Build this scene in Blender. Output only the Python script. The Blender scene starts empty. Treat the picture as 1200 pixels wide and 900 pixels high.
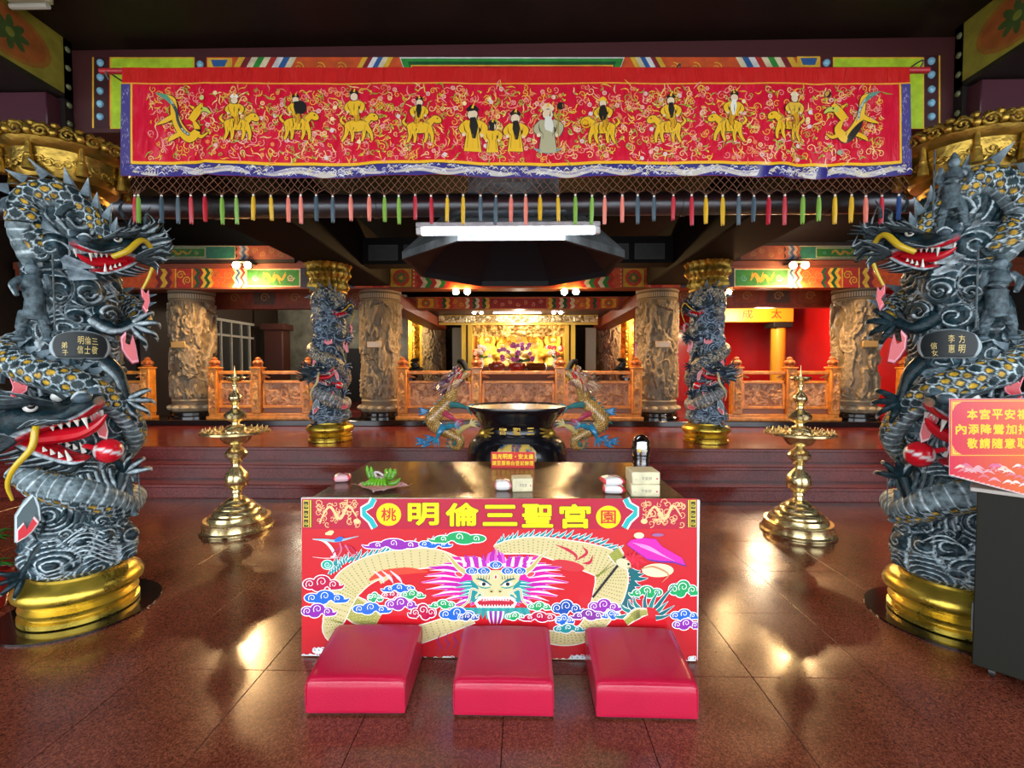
import bpy, bmesh, math, random
import numpy as np
from mathutils import Vector, Matrix, Euler, geometry
rnd = random.Random(7)
PI = math.pi
S = bpy.context.scene
COL = S.collection

# ------------------------------------------------------------------ camera
CAM = Vector((0.08, 0.0, 1.5))
FOC = 545.0
cd = bpy.data.cameras.new('camera'); cam = bpy.data.objects.new('camera', cd); COL.objects.link(cam)
cd.sensor_width = 36; cd.lens = FOC / 1200 * 36; cd.clip_start = 0.02; cd.clip_end = 200
cam.location = CAM
cam.rotation_euler = (math.radians(90 - 1.89), 0, math.radians(1.26))
S.camera = cam
CR = cam.rotation_euler.to_matrix()

# ------------------------------------------------------------------ world, lights, exposure
S.view_settings.view_transform = 'Standard'
S.view_settings.look = 'None'
S.view_settings.exposure = 0.50
S.view_settings.gamma = 1.0
W = bpy.data.worlds.new('world'); S.world = W; W.use_nodes = True
_bg = W.node_tree.nodes['Background']
_bg.inputs[0].default_value = (0.86, 0.93, 1.0, 1); _bg.inputs[1].default_value = 3.6

def lamp(name, kind, loc, energy, color, size=0.1, rot=None, **kw):
    d = bpy.data.lights.new(name, kind); o = bpy.data.objects.new(name, d); COL.objects.link(o)
    o.location = loc; d.energy = energy; d.color = color
    if kind == 'AREA':
        d.size = size
        if 'size_y' in kw: d.shape = 'RECTANGLE'; d.size_y = kw['size_y']
    elif kind in ('POINT', 'SPOT'): d.shadow_soft_size = size
    if kind == 'SPOT': d.spot_size = kw.get('angle', 1.5); d.spot_blend = 0.6
    if rot: o.rotation_euler = rot
    return o

# ------------------------------------------------------------------ helpers
def ray(px, py): return CR @ Vector(((px - 600) / FOC, -(py - 450) / FOC, -1))
def at(px, py, Y):
    d = ray(px, py); return CAM + d * ((Y - CAM.y) / d.y)
def flo(px, py, z=0.0):
    d = ray(px, py); return CAM + d * ((z - CAM.z) / d.z)

_mats = {}
def nmat(name):
    m = bpy.data.materials.new(name); m.use_nodes = True
    nt = m.node_tree; return m, nt, nt.nodes['Principled BSDF']
def mat(name, col=None, rough=0.5, metal=0.0, coat=0.0, vcol=False, noise=0.0, nscale=20, bump=0.0, bscale=40, bdist=0.01, bstretch=None, emit=None, estr=0, point=0.0, pcol=(0.6,0.66,0.7), spec=0.5, rnoise=0.0):
    if name in _mats: return _mats[name]
    m, nt, b = nmat(name); N = nt.nodes; Lk = nt.links
    b.inputs['Roughness'].default_value = rough; b.inputs['Metallic'].default_value = metal
    b.inputs['Coat Weight'].default_value = coat; b.inputs['Specular IOR Level'].default_value = spec
    if coat: b.inputs['Coat Roughness'].default_value = 0.12
    src = None
    if vcol:
        a = N.new('ShaderNodeAttribute'); a.attribute_name = 'Col'; src = a.outputs['Color']
        if col:
            mx = N.new('ShaderNodeMix'); mx.data_type = 'RGBA'; mx.blend_type = 'MULTIPLY'; mx.inputs[0].default_value = 1
            Lk.new(src, mx.inputs[6]); mx.inputs[7].default_value = (*col, 1); src = mx.outputs[2]
    else:
        r = N.new('ShaderNodeRGB'); r.outputs[0].default_value = (*col, 1); src = r.outputs[0]
    if noise or bump or rnoise:
        tc = N.new('ShaderNodeTexCoord')
        nz = N.new('ShaderNodeTexNoise'); nz.inputs['Scale'].default_value = nscale; nz.inputs['Detail'].default_value = 6
        Lk.new(tc.outputs['Object'], nz.inputs['Vector'])
    if noise:
        mr = N.new('ShaderNodeMapRange'); mr.inputs[1].default_value = 0.3; mr.inputs[2].default_value = 0.7
        mr.inputs[3].default_value = 1 - noise; mr.inputs[4].default_value = 1 + noise * 0.6
        Lk.new(nz.outputs['Fac'], mr.inputs[0])
        vm = N.new('ShaderNodeVectorMath'); vm.operation = 'SCALE'; Lk.new(src, vm.inputs[0]); Lk.new(mr.outputs[0], vm.inputs['Scale'])
        src = vm.outputs[0]
    if point:
        g = N.new('ShaderNodeNewGeometry'); mr = N.new('ShaderNodeMapRange')
        mr.inputs[1].default_value = 0.505; mr.inputs[2].default_value = 0.60; mr.inputs[3].default_value = 0; mr.inputs[4].default_value = point
        Lk.new(g.outputs['Pointiness'], mr.inputs[0])
        mx = N.new('ShaderNodeMix'); mx.data_type = 'RGBA'; Lk.new(mr.outputs[0], mx.inputs[0]); Lk.new(src, mx.inputs[6]); mx.inputs[7].default_value = (*pcol, 1)
        src = mx.outputs[2]
    if rnoise:
        mr = N.new('ShaderNodeMapRange'); mr.inputs[1].default_value = 0.3; mr.inputs[2].default_value = 0.7
        mr.inputs[3].default_value = rough - rnoise; mr.inputs[4].default_value = rough + rnoise
        Lk.new(nz.outputs['Fac'], mr.inputs[0]); Lk.new(mr.outputs[0], b.inputs['Roughness'])
    if bump:
        n2 = N.new('ShaderNodeTexNoise'); n2.inputs['Scale'].default_value = bscale; n2.inputs['Detail'].default_value = 4
        Lk.new(tc.outputs['Object'], n2.inputs['Vector'])
        bp = N.new('ShaderNodeBump'); bp.inputs['Strength'].default_value = bump; bp.inputs['Distance'].default_value = bdist
        if bstretch:
            mp = N.new('ShaderNodeMapping'); mp.inputs['Scale'].default_value = bstretch; Lk.new(tc.outputs['Object'], mp.inputs[0]); Lk.new(mp.outputs[0], n2.inputs['Vector'])
        Lk.new(n2.outputs['Fac'], bp.inputs['Height']); Lk.new(bp.outputs[0], b.inputs['Normal'])
    Lk.new(src, b.inputs['Base Color'])
    if emit:
        b.inputs['Emission Color'].default_value = (*emit, 1); b.inputs['Emission Strength'].default_value = estr
    _mats[name] = m; return m

class MB:
    """collects shapes into one mesh"""
    def __init__(s, col=(1, 1, 1)): s.v = []; s.f = []; s.c = []; s.n = 0; s.col = col
    def add(s, v, f, c=None):
        v = np.asarray(v, dtype=float).reshape(-1, 3); k = len(v)
        c = s.col if c is None else c
        c = np.asarray(c, dtype=float)
        if c.ndim == 1: c = np.tile(c[:3], (k, 1))
        s.v.append(v); s.c.append(c); n = s.n
        s.f.extend([tuple(i + n for i in q) for q in f]); s.n += k
        return s
    def box(s, x0, x1, y0, y1, z0, z1, c=None, bev=0.0):
        if bev <= 0 or bev * 2 >= min(abs(x1 - x0), abs(y1 - y0), abs(z1 - z0)):
            v = [(x, y, z) for x in (x0, x1) for y in (y0, y1) for z in (z0, z1)]
            return s.add(v, [(0, 1, 3, 2), (4, 6, 7, 5), (0, 4, 5, 1), (2, 3, 7, 6), (0, 2, 6, 4), (1, 5, 7, 3)], c)
        bm = bmesh.new(); bmesh.ops.create_cube(bm, size=1)
        bmesh.ops.scale(bm, vec=(x1 - x0, y1 - y0, z1 - z0), verts=bm.verts)
        bmesh.ops.translate(bm, vec=((x0 + x1) / 2, (y0 + y1) / 2, (z0 + z1) / 2), verts=bm.verts)
        bmesh.ops.bevel(bm, geom=bm.edges[:], offset=bev, segments=1, profile=0.5, affect='EDGES')
        s.bm(bm, c); return s
    def bm(s, bm, c=None):
        bm.verts.index_update()
        s.add([tuple(v.co) for v in bm.verts], [tuple(v.index for v in f.verts) for f in bm.faces], c); bm.free(); return s
    def grid(s, P, c=None, wrapu=False, wrapv=False, flip=False):
        """P: (nu, nv, 3)"""
        P = np.asarray(P, dtype=float); nu, nv = P.shape[:2]
        iu = np.arange(nu if wrapu else nu - 1); iv = np.arange(nv if wrapv else nv - 1)
        A, B = np.meshgrid(iu, iv, indexing='ij'); A2 = (A + 1) % nu; B2 = (B + 1) % nv
        q = np.stack([A * nv + B, A2 * nv + B, A2 * nv + B2, A * nv + B2], -1).reshape(-1, 4)
        if flip: q = q[:, ::-1]
        if c is not None:
            c = np.asarray(c, dtype=float)
            if c.ndim == 3: c = c.reshape(-1, 3)
        return s.add(P.reshape(-1, 3), q.tolist(), c)
    def lathe(s, prof, seg=32, c=None, loc=(0, 0, 0), capb=True, capt=True, sx=1, sy=1):
        prof = np.array(prof, dtype=float); t = np.arange(seg) * 2 * PI / seg
        P = np.zeros((seg, len(prof), 3))
        P[..., 0] = np.cos(t)[:, None] * prof[None, :, 0] * sx + loc[0]
        P[..., 1] = np.sin(t)[:, None] * prof[None, :, 0] * sy + loc[1]
        P[..., 2] = prof[None, :, 1] + loc[2]
        s.grid(P, c, wrapu=True)
        m = len(prof)
        if capb and prof[0, 0] > 1e-5: s.add(P[:, 0], [tuple(range(seg))[::-1]], c if c is None or np.ndim(c) == 1 else None)
        if capt and prof[-1, 0] > 1e-5: s.add(P[:, m - 1], [tuple(range(seg))], c if c is None or np.ndim(c) == 1 else None)
        return s
    def ball(s, loc, r, c=None, seg=16, rings=10, rot=None):
        rx, ry, rz = (r, r, r) if np.isscalar(r) else r
        a = np.linspace(-PI / 2, PI / 2, rings); t = np.arange(seg) * 2 * PI / seg
        P = np.stack([np.cos(t)[:, None] * np.cos(a)[None] * rx, np.sin(t)[:, None] * np.cos(a)[None] * ry, np.ones(seg)[:, None] * np.sin(a)[None] * rz], -1)
        if rot is not None: P = P @ np.array(rot).T
        return s.grid(P + np.array(loc), c, wrapu=True)
    def tube(s, pts, rad, seg=8, c=None, up=(0, 0, 1), cap=True, colf=None, flat=1.0):
        P, T, Nn, B, L = frames(pts, up)
        n = len(P); r = np.interp(np.linspace(0, 1, n), np.linspace(0, 1, len(rad)), rad) if not np.isscalar(rad) else np.full(n, rad)
        ph = np.arange(seg) * 2 * PI / seg
        V = P[:, None] + (Nn[:, None] * np.cos(ph)[None, :, None] + B[:, None] * np.sin(ph)[None, :, None] * flat) * r[:, None, None]
        if colf is not None: c = colf(n, seg)
        s.grid(V, c, wrapv=True)
        if cap:
            c0 = None if c is None else (c if np.ndim(c) == 1 else None)
            s.add(V[0], [tuple(range(seg))], c0 if c0 is not None else (np.asarray(c)[0] if c is not None else None))
            s.add(V[-1], [tuple(range(seg))[::-1]], c0 if c0 is not None else (np.asarray(c)[-1] if c is not None else None))
        return s
    def cone(s, p, q, r0, r1=0.0, seg=8, c=None): return s.tube([p, q], [r0, max(r1, 1e-4)], seg, c)
    def xf(s, M):
        M = np.array(M); s.v = [v @ M[:3, :3].T + M[:3, 3] for v in s.v]; return s
    def merge(s, o):
        n = s.n; s.v += o.v; s.c += o.c; s.f += [tuple(i + n for i in q) for q in o.f]; s.n += o.n; return s
    def mesh(s, name, mats, smooth=40):
        me = bpy.data.meshes.new(name); V = np.concatenate(s.v)
        me.from_pydata(V.tolist(), [], s.f)
        a = me.color_attributes.new('Col', 'FLOAT_COLOR', 'POINT')
        Cc = np.ones((len(V), 4), dtype=np.float32); Cc[:, :3] = np.concatenate(s.c); a.data.foreach_set('color', Cc.ravel())
        for m in (mats if isinstance(mats, (list, tuple)) else [mats]): me.materials.append(m)
        if smooth:
            me.shade_smooth()
            if smooth < 170: me.set_sharp_from_angle(angle=math.radians(smooth))
        me.update(); return me
    def build(s, name, mats, parent=None, smooth=40, **kw):
        o = bpy.data.objects.new(name, s.mesh(name, mats, smooth)); COL.objects.link(o)
        if parent is not None: o.parent = parent
        for k, v in kw.items(): o[k] = v
        return o

def resample(pts, n):
    pts = np.array(pts, dtype=float)
    if len(pts) < 3:
        t = np.linspace(0, 1, n)[:, None]; return pts[0] * (1 - t) + pts[-1] * t
    P = np.vstack([2 * pts[0] - pts[1], pts, 2 * pts[-1] - pts[-2]]); m = len(pts) - 1
    t = np.linspace(0, m - 1e-9, n); i = t.astype(int); f = (t - i)[:, None]
    a, b, c_, d = P[i], P[i + 1], P[i + 2], P[i + 3]
    return 0.5 * ((2 * b) + (-a + c_) * f + (2 * a - 5 * b + 4 * c_ - d) * f ** 2 + (-a + 3 * b - 3 * c_ + d) * f ** 3)
def frames(pts, up):
    P = np.array(pts, dtype=float); T = np.gradient(P, axis=0); L = np.linalg.norm(T, axis=1, keepdims=True); T = T / np.maximum(L, 1e-9)
    u = np.array(up, dtype=float)
    U = np.tile(u, (len(P), 1)) if u.ndim == 1 else u
    N0 = U - (U * T).sum(1, keepdims=True) * T; nn = np.linalg.norm(N0, axis=1, keepdims=True)
    alt = np.array((0.31, -0.9, 0.2)); A = alt - (alt * T).sum(1, keepdims=True) * T; A /= np.linalg.norm(A, axis=1, keepdims=True)
    Nn = np.where(nn > 0.12, N0 / np.maximum(nn, 1e-9), A)
    B = np.cross(T, Nn); s = np.concatenate([[0], np.cumsum(np.linalg.norm(np.diff(P, axis=0), axis=1))])
    return P, T, Nn, B, s

def empty(name, loc=(0, 0, 0), rz=0.0, parent=None):
    o = bpy.data.objects.new(name, None); COL.objects.link(o); o.location = loc; o.rotation_euler = (0, 0, rz); o.empty_display_size = 0.1
    if parent is not None: o.parent = parent
    return o
def tag(o, label=None, cat=None, group=None, kind=None):
    if label: o['label'] = label
    if cat: o['category'] = cat
    if group: o['group'] = group
    if kind: o['kind'] = kind
    return o
def copy_tree(o, parent=None, loc=None, rz=None, label=None):
    c = o.copy(); COL.objects.link(c); c.parent = parent
    if loc is not None: c.location = loc
    if rz is not None: c.rotation_euler = (0, 0, rz)
    if label: c['label'] = label
    for ch in o.children: copy_tree(ch, c)
    return c
def place(o, mesh_parent=None): return o

# value noise (numpy)
def _h(i, j, k, sd):
    n = (i * 374761393 + j * 668265263 + k * 2147483647 + sd * 974711) & 0x7fffffff
    n = ((n ^ (n >> 13)) * 1274126177) & 0x7fffffff
    return ((n ^ (n >> 16)) & 0xffff) / 65535.0
def vnoise(x, y, z=0.0, sd=0):
    x, y, z = np.broadcast_arrays(np.asarray(x, float), np.asarray(y, float), np.asarray(z, float))
    i, j, k = np.floor(x).astype(np.int64), np.floor(y).astype(np.int64), np.floor(z).astype(np.int64)
    f, g, h = x - i, y - j, z - k
    f, g, h = f * f * (3 - 2 * f), g * g * (3 - 2 * g), h * h * (3 - 2 * h)
    r = 0
    for a in (0, 1):
        for b in (0, 1):
            for c in (0, 1):
                r = r + _h(i + a, j + b, k + c, sd) * (f if a else 1 - f) * (g if b else 1 - g) * (h if c else 1 - h)
    return r
def fbm(x, y, z=0.0, o=4, sd=0):
    r = 0; a = 0.5; t = 0
    for q in range(o):
        r = r + a * vnoise(x * 2 ** q, y * 2 ** q, z * 2 ** q, sd + q); t += a; a *= 0.5
    return r / t
def sstep(a, b, x):
    t = np.clip((x - a) / (b - a), 0, 1); return t * t * (3 - 2 * t)

# flat print / embroidery: painter's order, each shape a hair prouder than the last
class Draw:
    def __init__(s, fmap, step=5e-6): s.m = MB(); s.fmap = fmap; s.k = 1; s.step = step; s.g = 0; s.i = 0
    def group(s, n):
        # the next shapes share n layers until group(0)
        if s.g: s.k += s.g
        s.g = n; s.i = 0
    def _add(s, pts, faces, c):
        if s.g: off = (s.k + s.i % s.g) * s.step; s.i += 1
        else: off = s.k * s.step; s.k += 1
        s.m.add([tuple(s.fmap(x, y, off)) for x, y in pts], faces, c)
    def poly(s, pts, c):
        if len(pts) < 3: return
        v = [Vector((x, y, 0)) for x, y in pts]
        tr = geometry.tessellate_polygon([v])
        s._add(pts, [tuple(t) for t in tr], c)
    def rect(s, x0, y0, x1, y1, c): s._add([(x0, y0), (x1, y0), (x1, y1), (x0, y1)], [(0, 1, 2, 3)], c)
    def disc(s, x, y, rx, c, ry=None, n=18, rot=0):
        ry = rx if ry is None else ry; ca, sa = math.cos(rot), math.sin(rot)
        p = []
        for i in range(n):
            a = 2 * PI * i / n; u, v = rx * math.cos(a), ry * math.sin(a); p.append((x + u * ca - v * sa, y + u * sa + v * ca))
        s._add(p, [tuple(range(n))], c)
    def stroke(s, pts, w, c, n=None, smooth=True):
        P = np.array(pts, float)
        if smooth and len(P) > 2: P = resample(np.c_[P, np.zeros(len(P))], n or len(P) * 5)[:, :2]
        T = np.gradient(P, axis=0); T /= np.maximum(np.linalg.norm(T, axis=1, keepdims=True), 1e-9); Nn = np.c_[-T[:, 1], T[:, 0]]
        ww = np.full(len(P), w) if np.isscalar(w) else np.interp(np.linspace(0, 1, len(P)), np.linspace(0, 1, len(w)), w)
        A = P + Nn * ww[:, None] / 2; B = P - Nn * ww[:, None] / 2; k = len(P)
        s._add(np.vstack([A, B]).tolist(), [(i, i + 1, k + i + 1, k + i) for i in range(k - 1)], c)
    def spiral(s, x, y, r, w, c, turns=1.6, a0=0.0, d=1, n=22, taper=True):
        p = []
        for i in range(n):
            t = i / (n - 1); a = a0 + d * t * turns * 2 * PI; q = r * (1 - t * 0.88); p.append((x + q * math.cos(a), y + q * math.sin(a)))
        s.stroke(p, [w, w * 0.8, w * 0.4] if taper else w, c, smooth=False)
    def btext(s, body, x, y, w, h, c, t, n=8):
        # heavier lettering: the same glyph set down n times round its place
        s.group(n + 1)
        for k in range(n): s.text(body, x + t * math.cos(k * 2 * PI / n), y + t * math.sin(k * 2 * PI / n), w, h, c)
        s.text(body, x, y, w, h, c); s.group(0)
    def text(s, body, x, y, w, h, c, bold=0.0):
        """body centred at x, y filling w by h (y grows downwards)"""
        V, F = text_mesh(body, bold)
        if len(V) == 0: return
        mn, mx = V.min(0), V.max(0); q = (V - (mn + mx) / 2) / (mx - mn)
        s._add([(x + a * w, y - b * h) for a, b in q], F, c)
    def build(s, name, m, parent=None, **kw): return s.m.build(name, m, parent, smooth=0, **kw)
_tc = {}
def text_mesh(body, bold):
    k = (body, bold)
    if k in _tc: return _tc[k]
    cu = bpy.data.curves.new('t', 'FONT'); cu.body = body; cu.size = 1; cu.offset = bold; cu.resolution_u = 2
    o = bpy.data.objects.new('t', cu); COL.objects.link(o); dg = bpy.context.evaluated_depsgraph_get(); dg.update()
    me = bpy.data.meshes.new_from_object(o.evaluated_get(dg))
    V = np.array([(v.co.x, v.co.y) for v in me.vertices]); F = [tuple(p.vertices) for p in me.polygons]
    bpy.data.objects.remove(o); bpy.data.curves.remove(cu); bpy.data.meshes.remove(me)
    _tc[k] = (V, F); return V, F
# ------------------------------------------------------------------ materials
M = {}
M['dark_wood'] = mat('dark_wood', (0.012, 0.006, 0.005), 0.6, noise=0.4, nscale=6)
M['ceiling'] = mat('sooty_ceiling', (0.0035, 0.0022, 0.002), 0.75, noise=0.3, nscale=3, spec=0.2)
M['front_ceiling'] = mat('front_ceiling', (0.02, 0.008, 0.006), 0.6, noise=0.5, nscale=2.2, spec=0.25)
M['maroon'] = mat('maroon_paint', (0.07, 0.018, 0.02), 0.45)
M['paint'] = mat('painted_colours', rough=0.5, vcol=True)
M['paintn'] = mat('painted_worn', rough=0.55, vcol=True, noise=0.25, nscale=14)
M['print'] = mat('gloss_print', rough=0.17, vcol=True, coat=0.3)
M['satin'] = mat('satin_cloth', rough=0.30, vcol=True, bump=1.0, bscale=5, bdist=.05, bstretch=(2.2, 1, .55), coat=.25)
M['thread'] = mat('embroidery_thread', rough=0.3, vcol=True, spec=0.8)
M['gold'] = mat('gold_leaf', (0.64, 0.45, 0.06), 0.3, 0.85, noise=0.35, nscale=7, bump=0.25, bscale=30, rnoise=0.1)
M['gold_dark'] = mat('gold_dark', (0.40, 0.25, 0.045), 0.3, 0.9, noise=0.5, nscale=12, bump=0.3, bscale=40)
M['gold_relief'] = mat('gold_relief', (0.50, 0.31, 0.05), 0.35, 0.8, noise=0.6, nscale=22, bump=0.3, bscale=60)
M['brass'] = mat('polished_brass', (0.88, 0.72, 0.36), 0.22, 0.9, noise=0.12, nscale=9, rnoise=0.06)
M['steel'] = mat('dull_steel', (0.16, 0.17, 0.19), 0.33, 0.9, noise=0.2, nscale=5)
M['black_gloss'] = mat('black_gloss', (0.006, 0.006, 0.007), 0.12, coat=0.5)
M['black_matt'] = mat('black_matt', (0.008, 0.008, 0.008), 0.6)
M['stone'] = mat('carved_stone', rough=0.55, vcol=True, point=0.75, pcol=(0.52, 0.42, 0.27), bump=0.3, bscale=90)
M['dragon'] = mat('painted_stone', rough=0.40, spec=0.3, vcol=True, noise=0.75, nscale=34, bump=0.5, bscale=70, point=0.5, pcol=(0.15, 0.22, 0.27))
M['dragon_gloss'] = mat('painted_stone_gloss', rough=0.25, vcol=True, coat=0.3)
M['wood'] = mat('carved_orange_wood', (0.74, 0.26, 0.035), 0.38, noise=0.35, nscale=12, coat=0.2)
M['wood_relief'] = mat('carved_panel_wood', rough=0.42, vcol=True, coat=0.15)
M['red_vinyl'] = mat('red_vinyl', (0.42, 0.005, 0.035), 0.3, bump=0.12, bscale=120, coat=0.12, noise=0.06, nscale=5)
M['tube_on'] = mat('lit_tube', (1, 1, 1), 0.5, emit=(0.9, 0.95, 1.0), estr=16)
M['bulb_on'] = mat('lit_warm_bulb', (1, 0.8, 0.5), 0.5, emit=(1.0, 0.62, 0.24), estr=260)
M['bulb_white'] = mat('lit_white_bulb', (1, 1, 1), 0.5, emit=(0.95, 0.98, 1.0), estr=60)
M['granite'] = None
def granite(name, base, rough):
    m, nt, b = nmat(name); N = nt.nodes; Lk = nt.links
    tc = N.new('ShaderNodeTexCoord'); geo = N.new('ShaderNodeNewGeometry')
    v = N.new('ShaderNodeTexVoronoi'); v.inputs['Scale'].default_value = 190
    n1 = N.new('ShaderNodeTexNoise'); n1.inputs['Scale'].default_value = 60; n1.inputs['Detail'].default_value = 5
    n2 = N.new('ShaderNodeTexNoise'); n2.inputs['Scale'].default_value = 1.7; n2.inputs['Detail'].default_value = 5
    for n in (v, n1, n2): Lk.new(geo.outputs['Position'], n.inputs['Vector'])
    cr = N.new('ShaderNodeValToRGB'); e = cr.color_ramp.elements
    e[0].position = 0.15; e[0].color = (base[0] * 0.35, base[1] * 0.3, base[2] * 0.3, 1)
    e[1].position = 0.95; e[1].color = (base[0] * 2.6, base[1] * 3.2, base[2] * 3.0, 1)
    k = cr.color_ramp.elements.new(0.5); k.color = (*base, 1)
    bw = N.new('ShaderNodeRGBToBW'); Lk.new(v.outputs['Color'], bw.inputs[0])
    mx = N.new('ShaderNodeMath'); mx.operation = 'MULTIPLY_ADD'; mx.inputs[1].default_value = 0.55; Lk.new(bw.outputs[0], mx.inputs[0])
    m2 = N.new('ShaderNodeMath'); m2.operation = 'MULTIPLY'; m2.inputs[1].default_value = 0.5; Lk.new(n1.outputs['Fac'], m2.inputs[0]); Lk.new(m2.outputs[0], mx.inputs[2])
    Lk.new(mx.outputs[0], cr.inputs[0])
    mr = N.new('ShaderNodeMapRange'); mr.inputs[1].default_value = 0.3; mr.inputs[2].default_value = 0.7; mr.inputs[3].default_value = 0.75; mr.inputs[4].default_value = 1.25
    Lk.new(n2.outputs['Fac'], mr.inputs[0])
    vm = N.new('ShaderNodeVectorMath'); vm.operation = 'SCALE'; Lk.new(cr.outputs[0], vm.inputs[0]); Lk.new(mr.outputs[0], vm.inputs['Scale']); Lk.new(vm.outputs[0], b.inputs['Base Color'])
    m3 = N.new('ShaderNodeMapRange'); m3.inputs[1].default_value = 0.3; m3.inputs[2].default_value = 0.7; m3.inputs[3].default_value = rough - 0.05; m3.inputs[4].default_value = rough + 0.08
    Lk.new(n2.outputs['Fac'], m3.inputs[0]); Lk.new(m3.outputs[0], b.inputs['Roughness'])
    n3 = N.new('ShaderNodeTexNoise'); n3.inputs['Scale'].default_value = 3.0; n3.inputs['Detail'].default_value = 8; Lk.new(geo.outputs['Position'], n3.inputs['Vector'])
    bp = N.new('ShaderNodeBump'); bp.inputs['Strength'].default_value = 0.05; bp.inputs['Distance'].default_value = 0.02; Lk.new(n3.outputs['Fac'], bp.inputs['Height']); Lk.new(bp.outputs[0], b.inputs['Normal'])
    return m
M['granite'] = granite('red_granite', (0.115, 0.027, 0.015), 0.19)
M['step'] = granite('step_granite', (0.12, 0.016, 0.014), 0.18)

def struct(name, mb, m, parent=None, **kw):
    o = mb.build(name, m, parent, **kw)
    if parent is None: o['kind'] = 'structure'
    return o

# ------------------------------------------------------------------ floor and steps
fl = struct('floor', MB().box(-10, 10, -0.8, 5.4, -0.2, -0.012), M['black_matt'])
tile = MB().box(-0.2985, 0.2985, -0.2985, 0.2985, -0.015, 0, bev=0.0015).mesh('floor_tile', M['granite'], 0)
for i in range(26):
    for j in range(10):
        o = bpy.data.objects.new('floor_tile', tile); COL.objects.link(o); o.parent = fl; o.location = (-7.5 + 0.6 * i, -0.46 + 0.6 * j, 0)
struct('floor_border', MB().box(-10, -7.8, -0.8, 5.24, -0.02, 0).box(7.8, 10, -0.8, 5.24, -0.02, 0), M['granite'])
struct('ground', MB().box(-25, 25, -18, -0.76, -0.25, -0.01), mat('pale_paving', (0.42, 0.40, 0.37), 0.8, noise=0.2, nscale=2))
for k, (y0, z0) in enumerate(((5.24, 0.0), (5.54, 0.1667), (5.84, 0.3333))):
    b = MB(); y1 = 6.3 if k == 2 else y0 + 0.5
    b.box(-10, 10, y0 + 0.02, y1, z0 if k else -0.02, z0 + 0.12)
    b.box(-10, 10, y0, y1, z0 + 0.12, z0 + 0.1667, bev=0.008)
    b.box(-10, 10, y0 + 0.012, y0 + 0.2, z0 + 0.095, z0 + 0.121)
    struct('step', b, M['step'])
struct('platform_floor', MB().box(-10, 10, 6.0, 8.2, 0.3, 0.5002), M['step'])
struct('kerb_step', MB().box(-10, 10, 7.98, 8.4, 0.5, 0.6, bev=0.01), M['black_gloss'])
struct('shrine_floor', MB().box(-10, 10, 8.4, 17.5, 0.4, 0.598), M['step'])

# ------------------------------------------------------------------ shell
struct('wall_left', MB().box(-9.2, -9.0, -0.8, 17.6, 0, 4.6), M['dark_wood'])
struct('wall_right', MB().box(9.0, 9.2, -0.8, 17.6, 0, 4.6), M['dark_wood'])
struct('wall_back', MB().box(-9.2, 9.2, 17.5, 17.7, 0, 4.6), M['dark_wood'])
struct('ceiling', MB().box(-9.2, 9.2, 3.4, 17.7, 4.2, 4.4), M['ceiling'])
struct('ceiling', MB().box(-9.2, 9.2, -0.9, 3.4, 3.66, 3.9), M['front_ceiling'])
struct('eaves_beam', MB().box(-9.2, 9.2, -1.1, -0.7, 3.2, 3.9), M['dark_wood'])

# front soffit and its painted cross beam (face at Y 3.1)
YB = 3.1
zt = at(600, 66, YB).z; zb = at(600, 150, YB).z; xl = at(97, 100, YB).x; xr = at(1113, 100, YB).x
bm_ = struct('painted_beam', MB().box(xl - 1.2, xr + 1.2, YB, YB + 0.35, zb, zt + 0.08), M['maroon'])
D = Draw(lambda x, y, o: at(x, y, YB - 0.002 - o), 3e-5)
R_, OR, YE, GR, DG, BL, CR_, WH, MR, LG = (0.55, 0.03, 0.02), (0.72, 0.10, 0.02), (0.85, 0.50, 0.04), (0.03, 0.30, 0.04), (0.01, 0.10, 0.03), (0.03, 0.12, 0.35), (0.8, 0.7, 0.45), (0.8, 0.8, 0.78), (0.25, 0.02, 0.03), (0.50, 0.72, 0.03)
D.rect(128, 67, 1084, 148, OR)
D.rect(108, 67, 110, 150, YE); D.rect(1100, 65, 1102, 150, YE); D.rect(110, 67, 128, 150, (0.05, 0.01, 0.015)); D.rect(1083, 65, 1100, 150, (0.05, 0.01, 0.015))
for a, b in ((129, 228), (976, 1083)):
    D.rect(a, 67, b, 151, YE); D.rect(a + 1.5, 68.5, b - 1.5, 150, LG)
D.rect(228, 67, 242, 148, (0.08, 0.015, 0.02)); D.rect(962, 66, 976, 148, (0.08, 0.015, 0.02))
D.rect(243, 68, 272, 100, YE); D.poly([(247, 70), (267, 70), (263, 78), (250, 78)], BL)
D.rect(934, 66, 961, 100, YE); D.poly([(938, 68), (958, 68), (955, 76), (941, 76)], BL)
def diag(x0, w, cols, s, h=34, y0=67):
    for k, c in enumerate(cols): D.poly([(x0 + k * w, y0), (x0 + (k + 1) * w, y0), (x0 + (k + 1) * w + s * h, y0 + h), (x0 + k * w + s * h, y0 + h)], c)
st = [YE, MR, CR_, GR, CR_, R_, WH, BL, CR_]
diag(280, 7.5, st, -0.55); diag(862, 7.5, st[::-1], 0.55)
diag(425, 6, [YE, MR, WH, BL, CR_, YE], -0.55); diag(738, 6, [YE, CR_, BL, WH, MR, YE], 0.55)
for k, (c, d) in enumerate(((WH, 0), (GR, 1.5), (DG, 5), (YE, 9), (R_, 10.5), (CR_, 12.5), (MR, 15))): D.poly([(468 + d, 67 + d), (732 - d, 67 + d), (720 - d * 0.3, 100), (480 + d * 0.3, 100)] if d < 2 else [(474 + d * .8, 67 + d), (726 - d * .8, 67 + d), (712, 100), (486, 100)], c)
for x in (350, 375, 400, 790, 815, 840): D.spiral(x, 80, 7, 1.3, YE, a0=x)
D.build('painted_pattern', M['paintn'], bm_)
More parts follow.
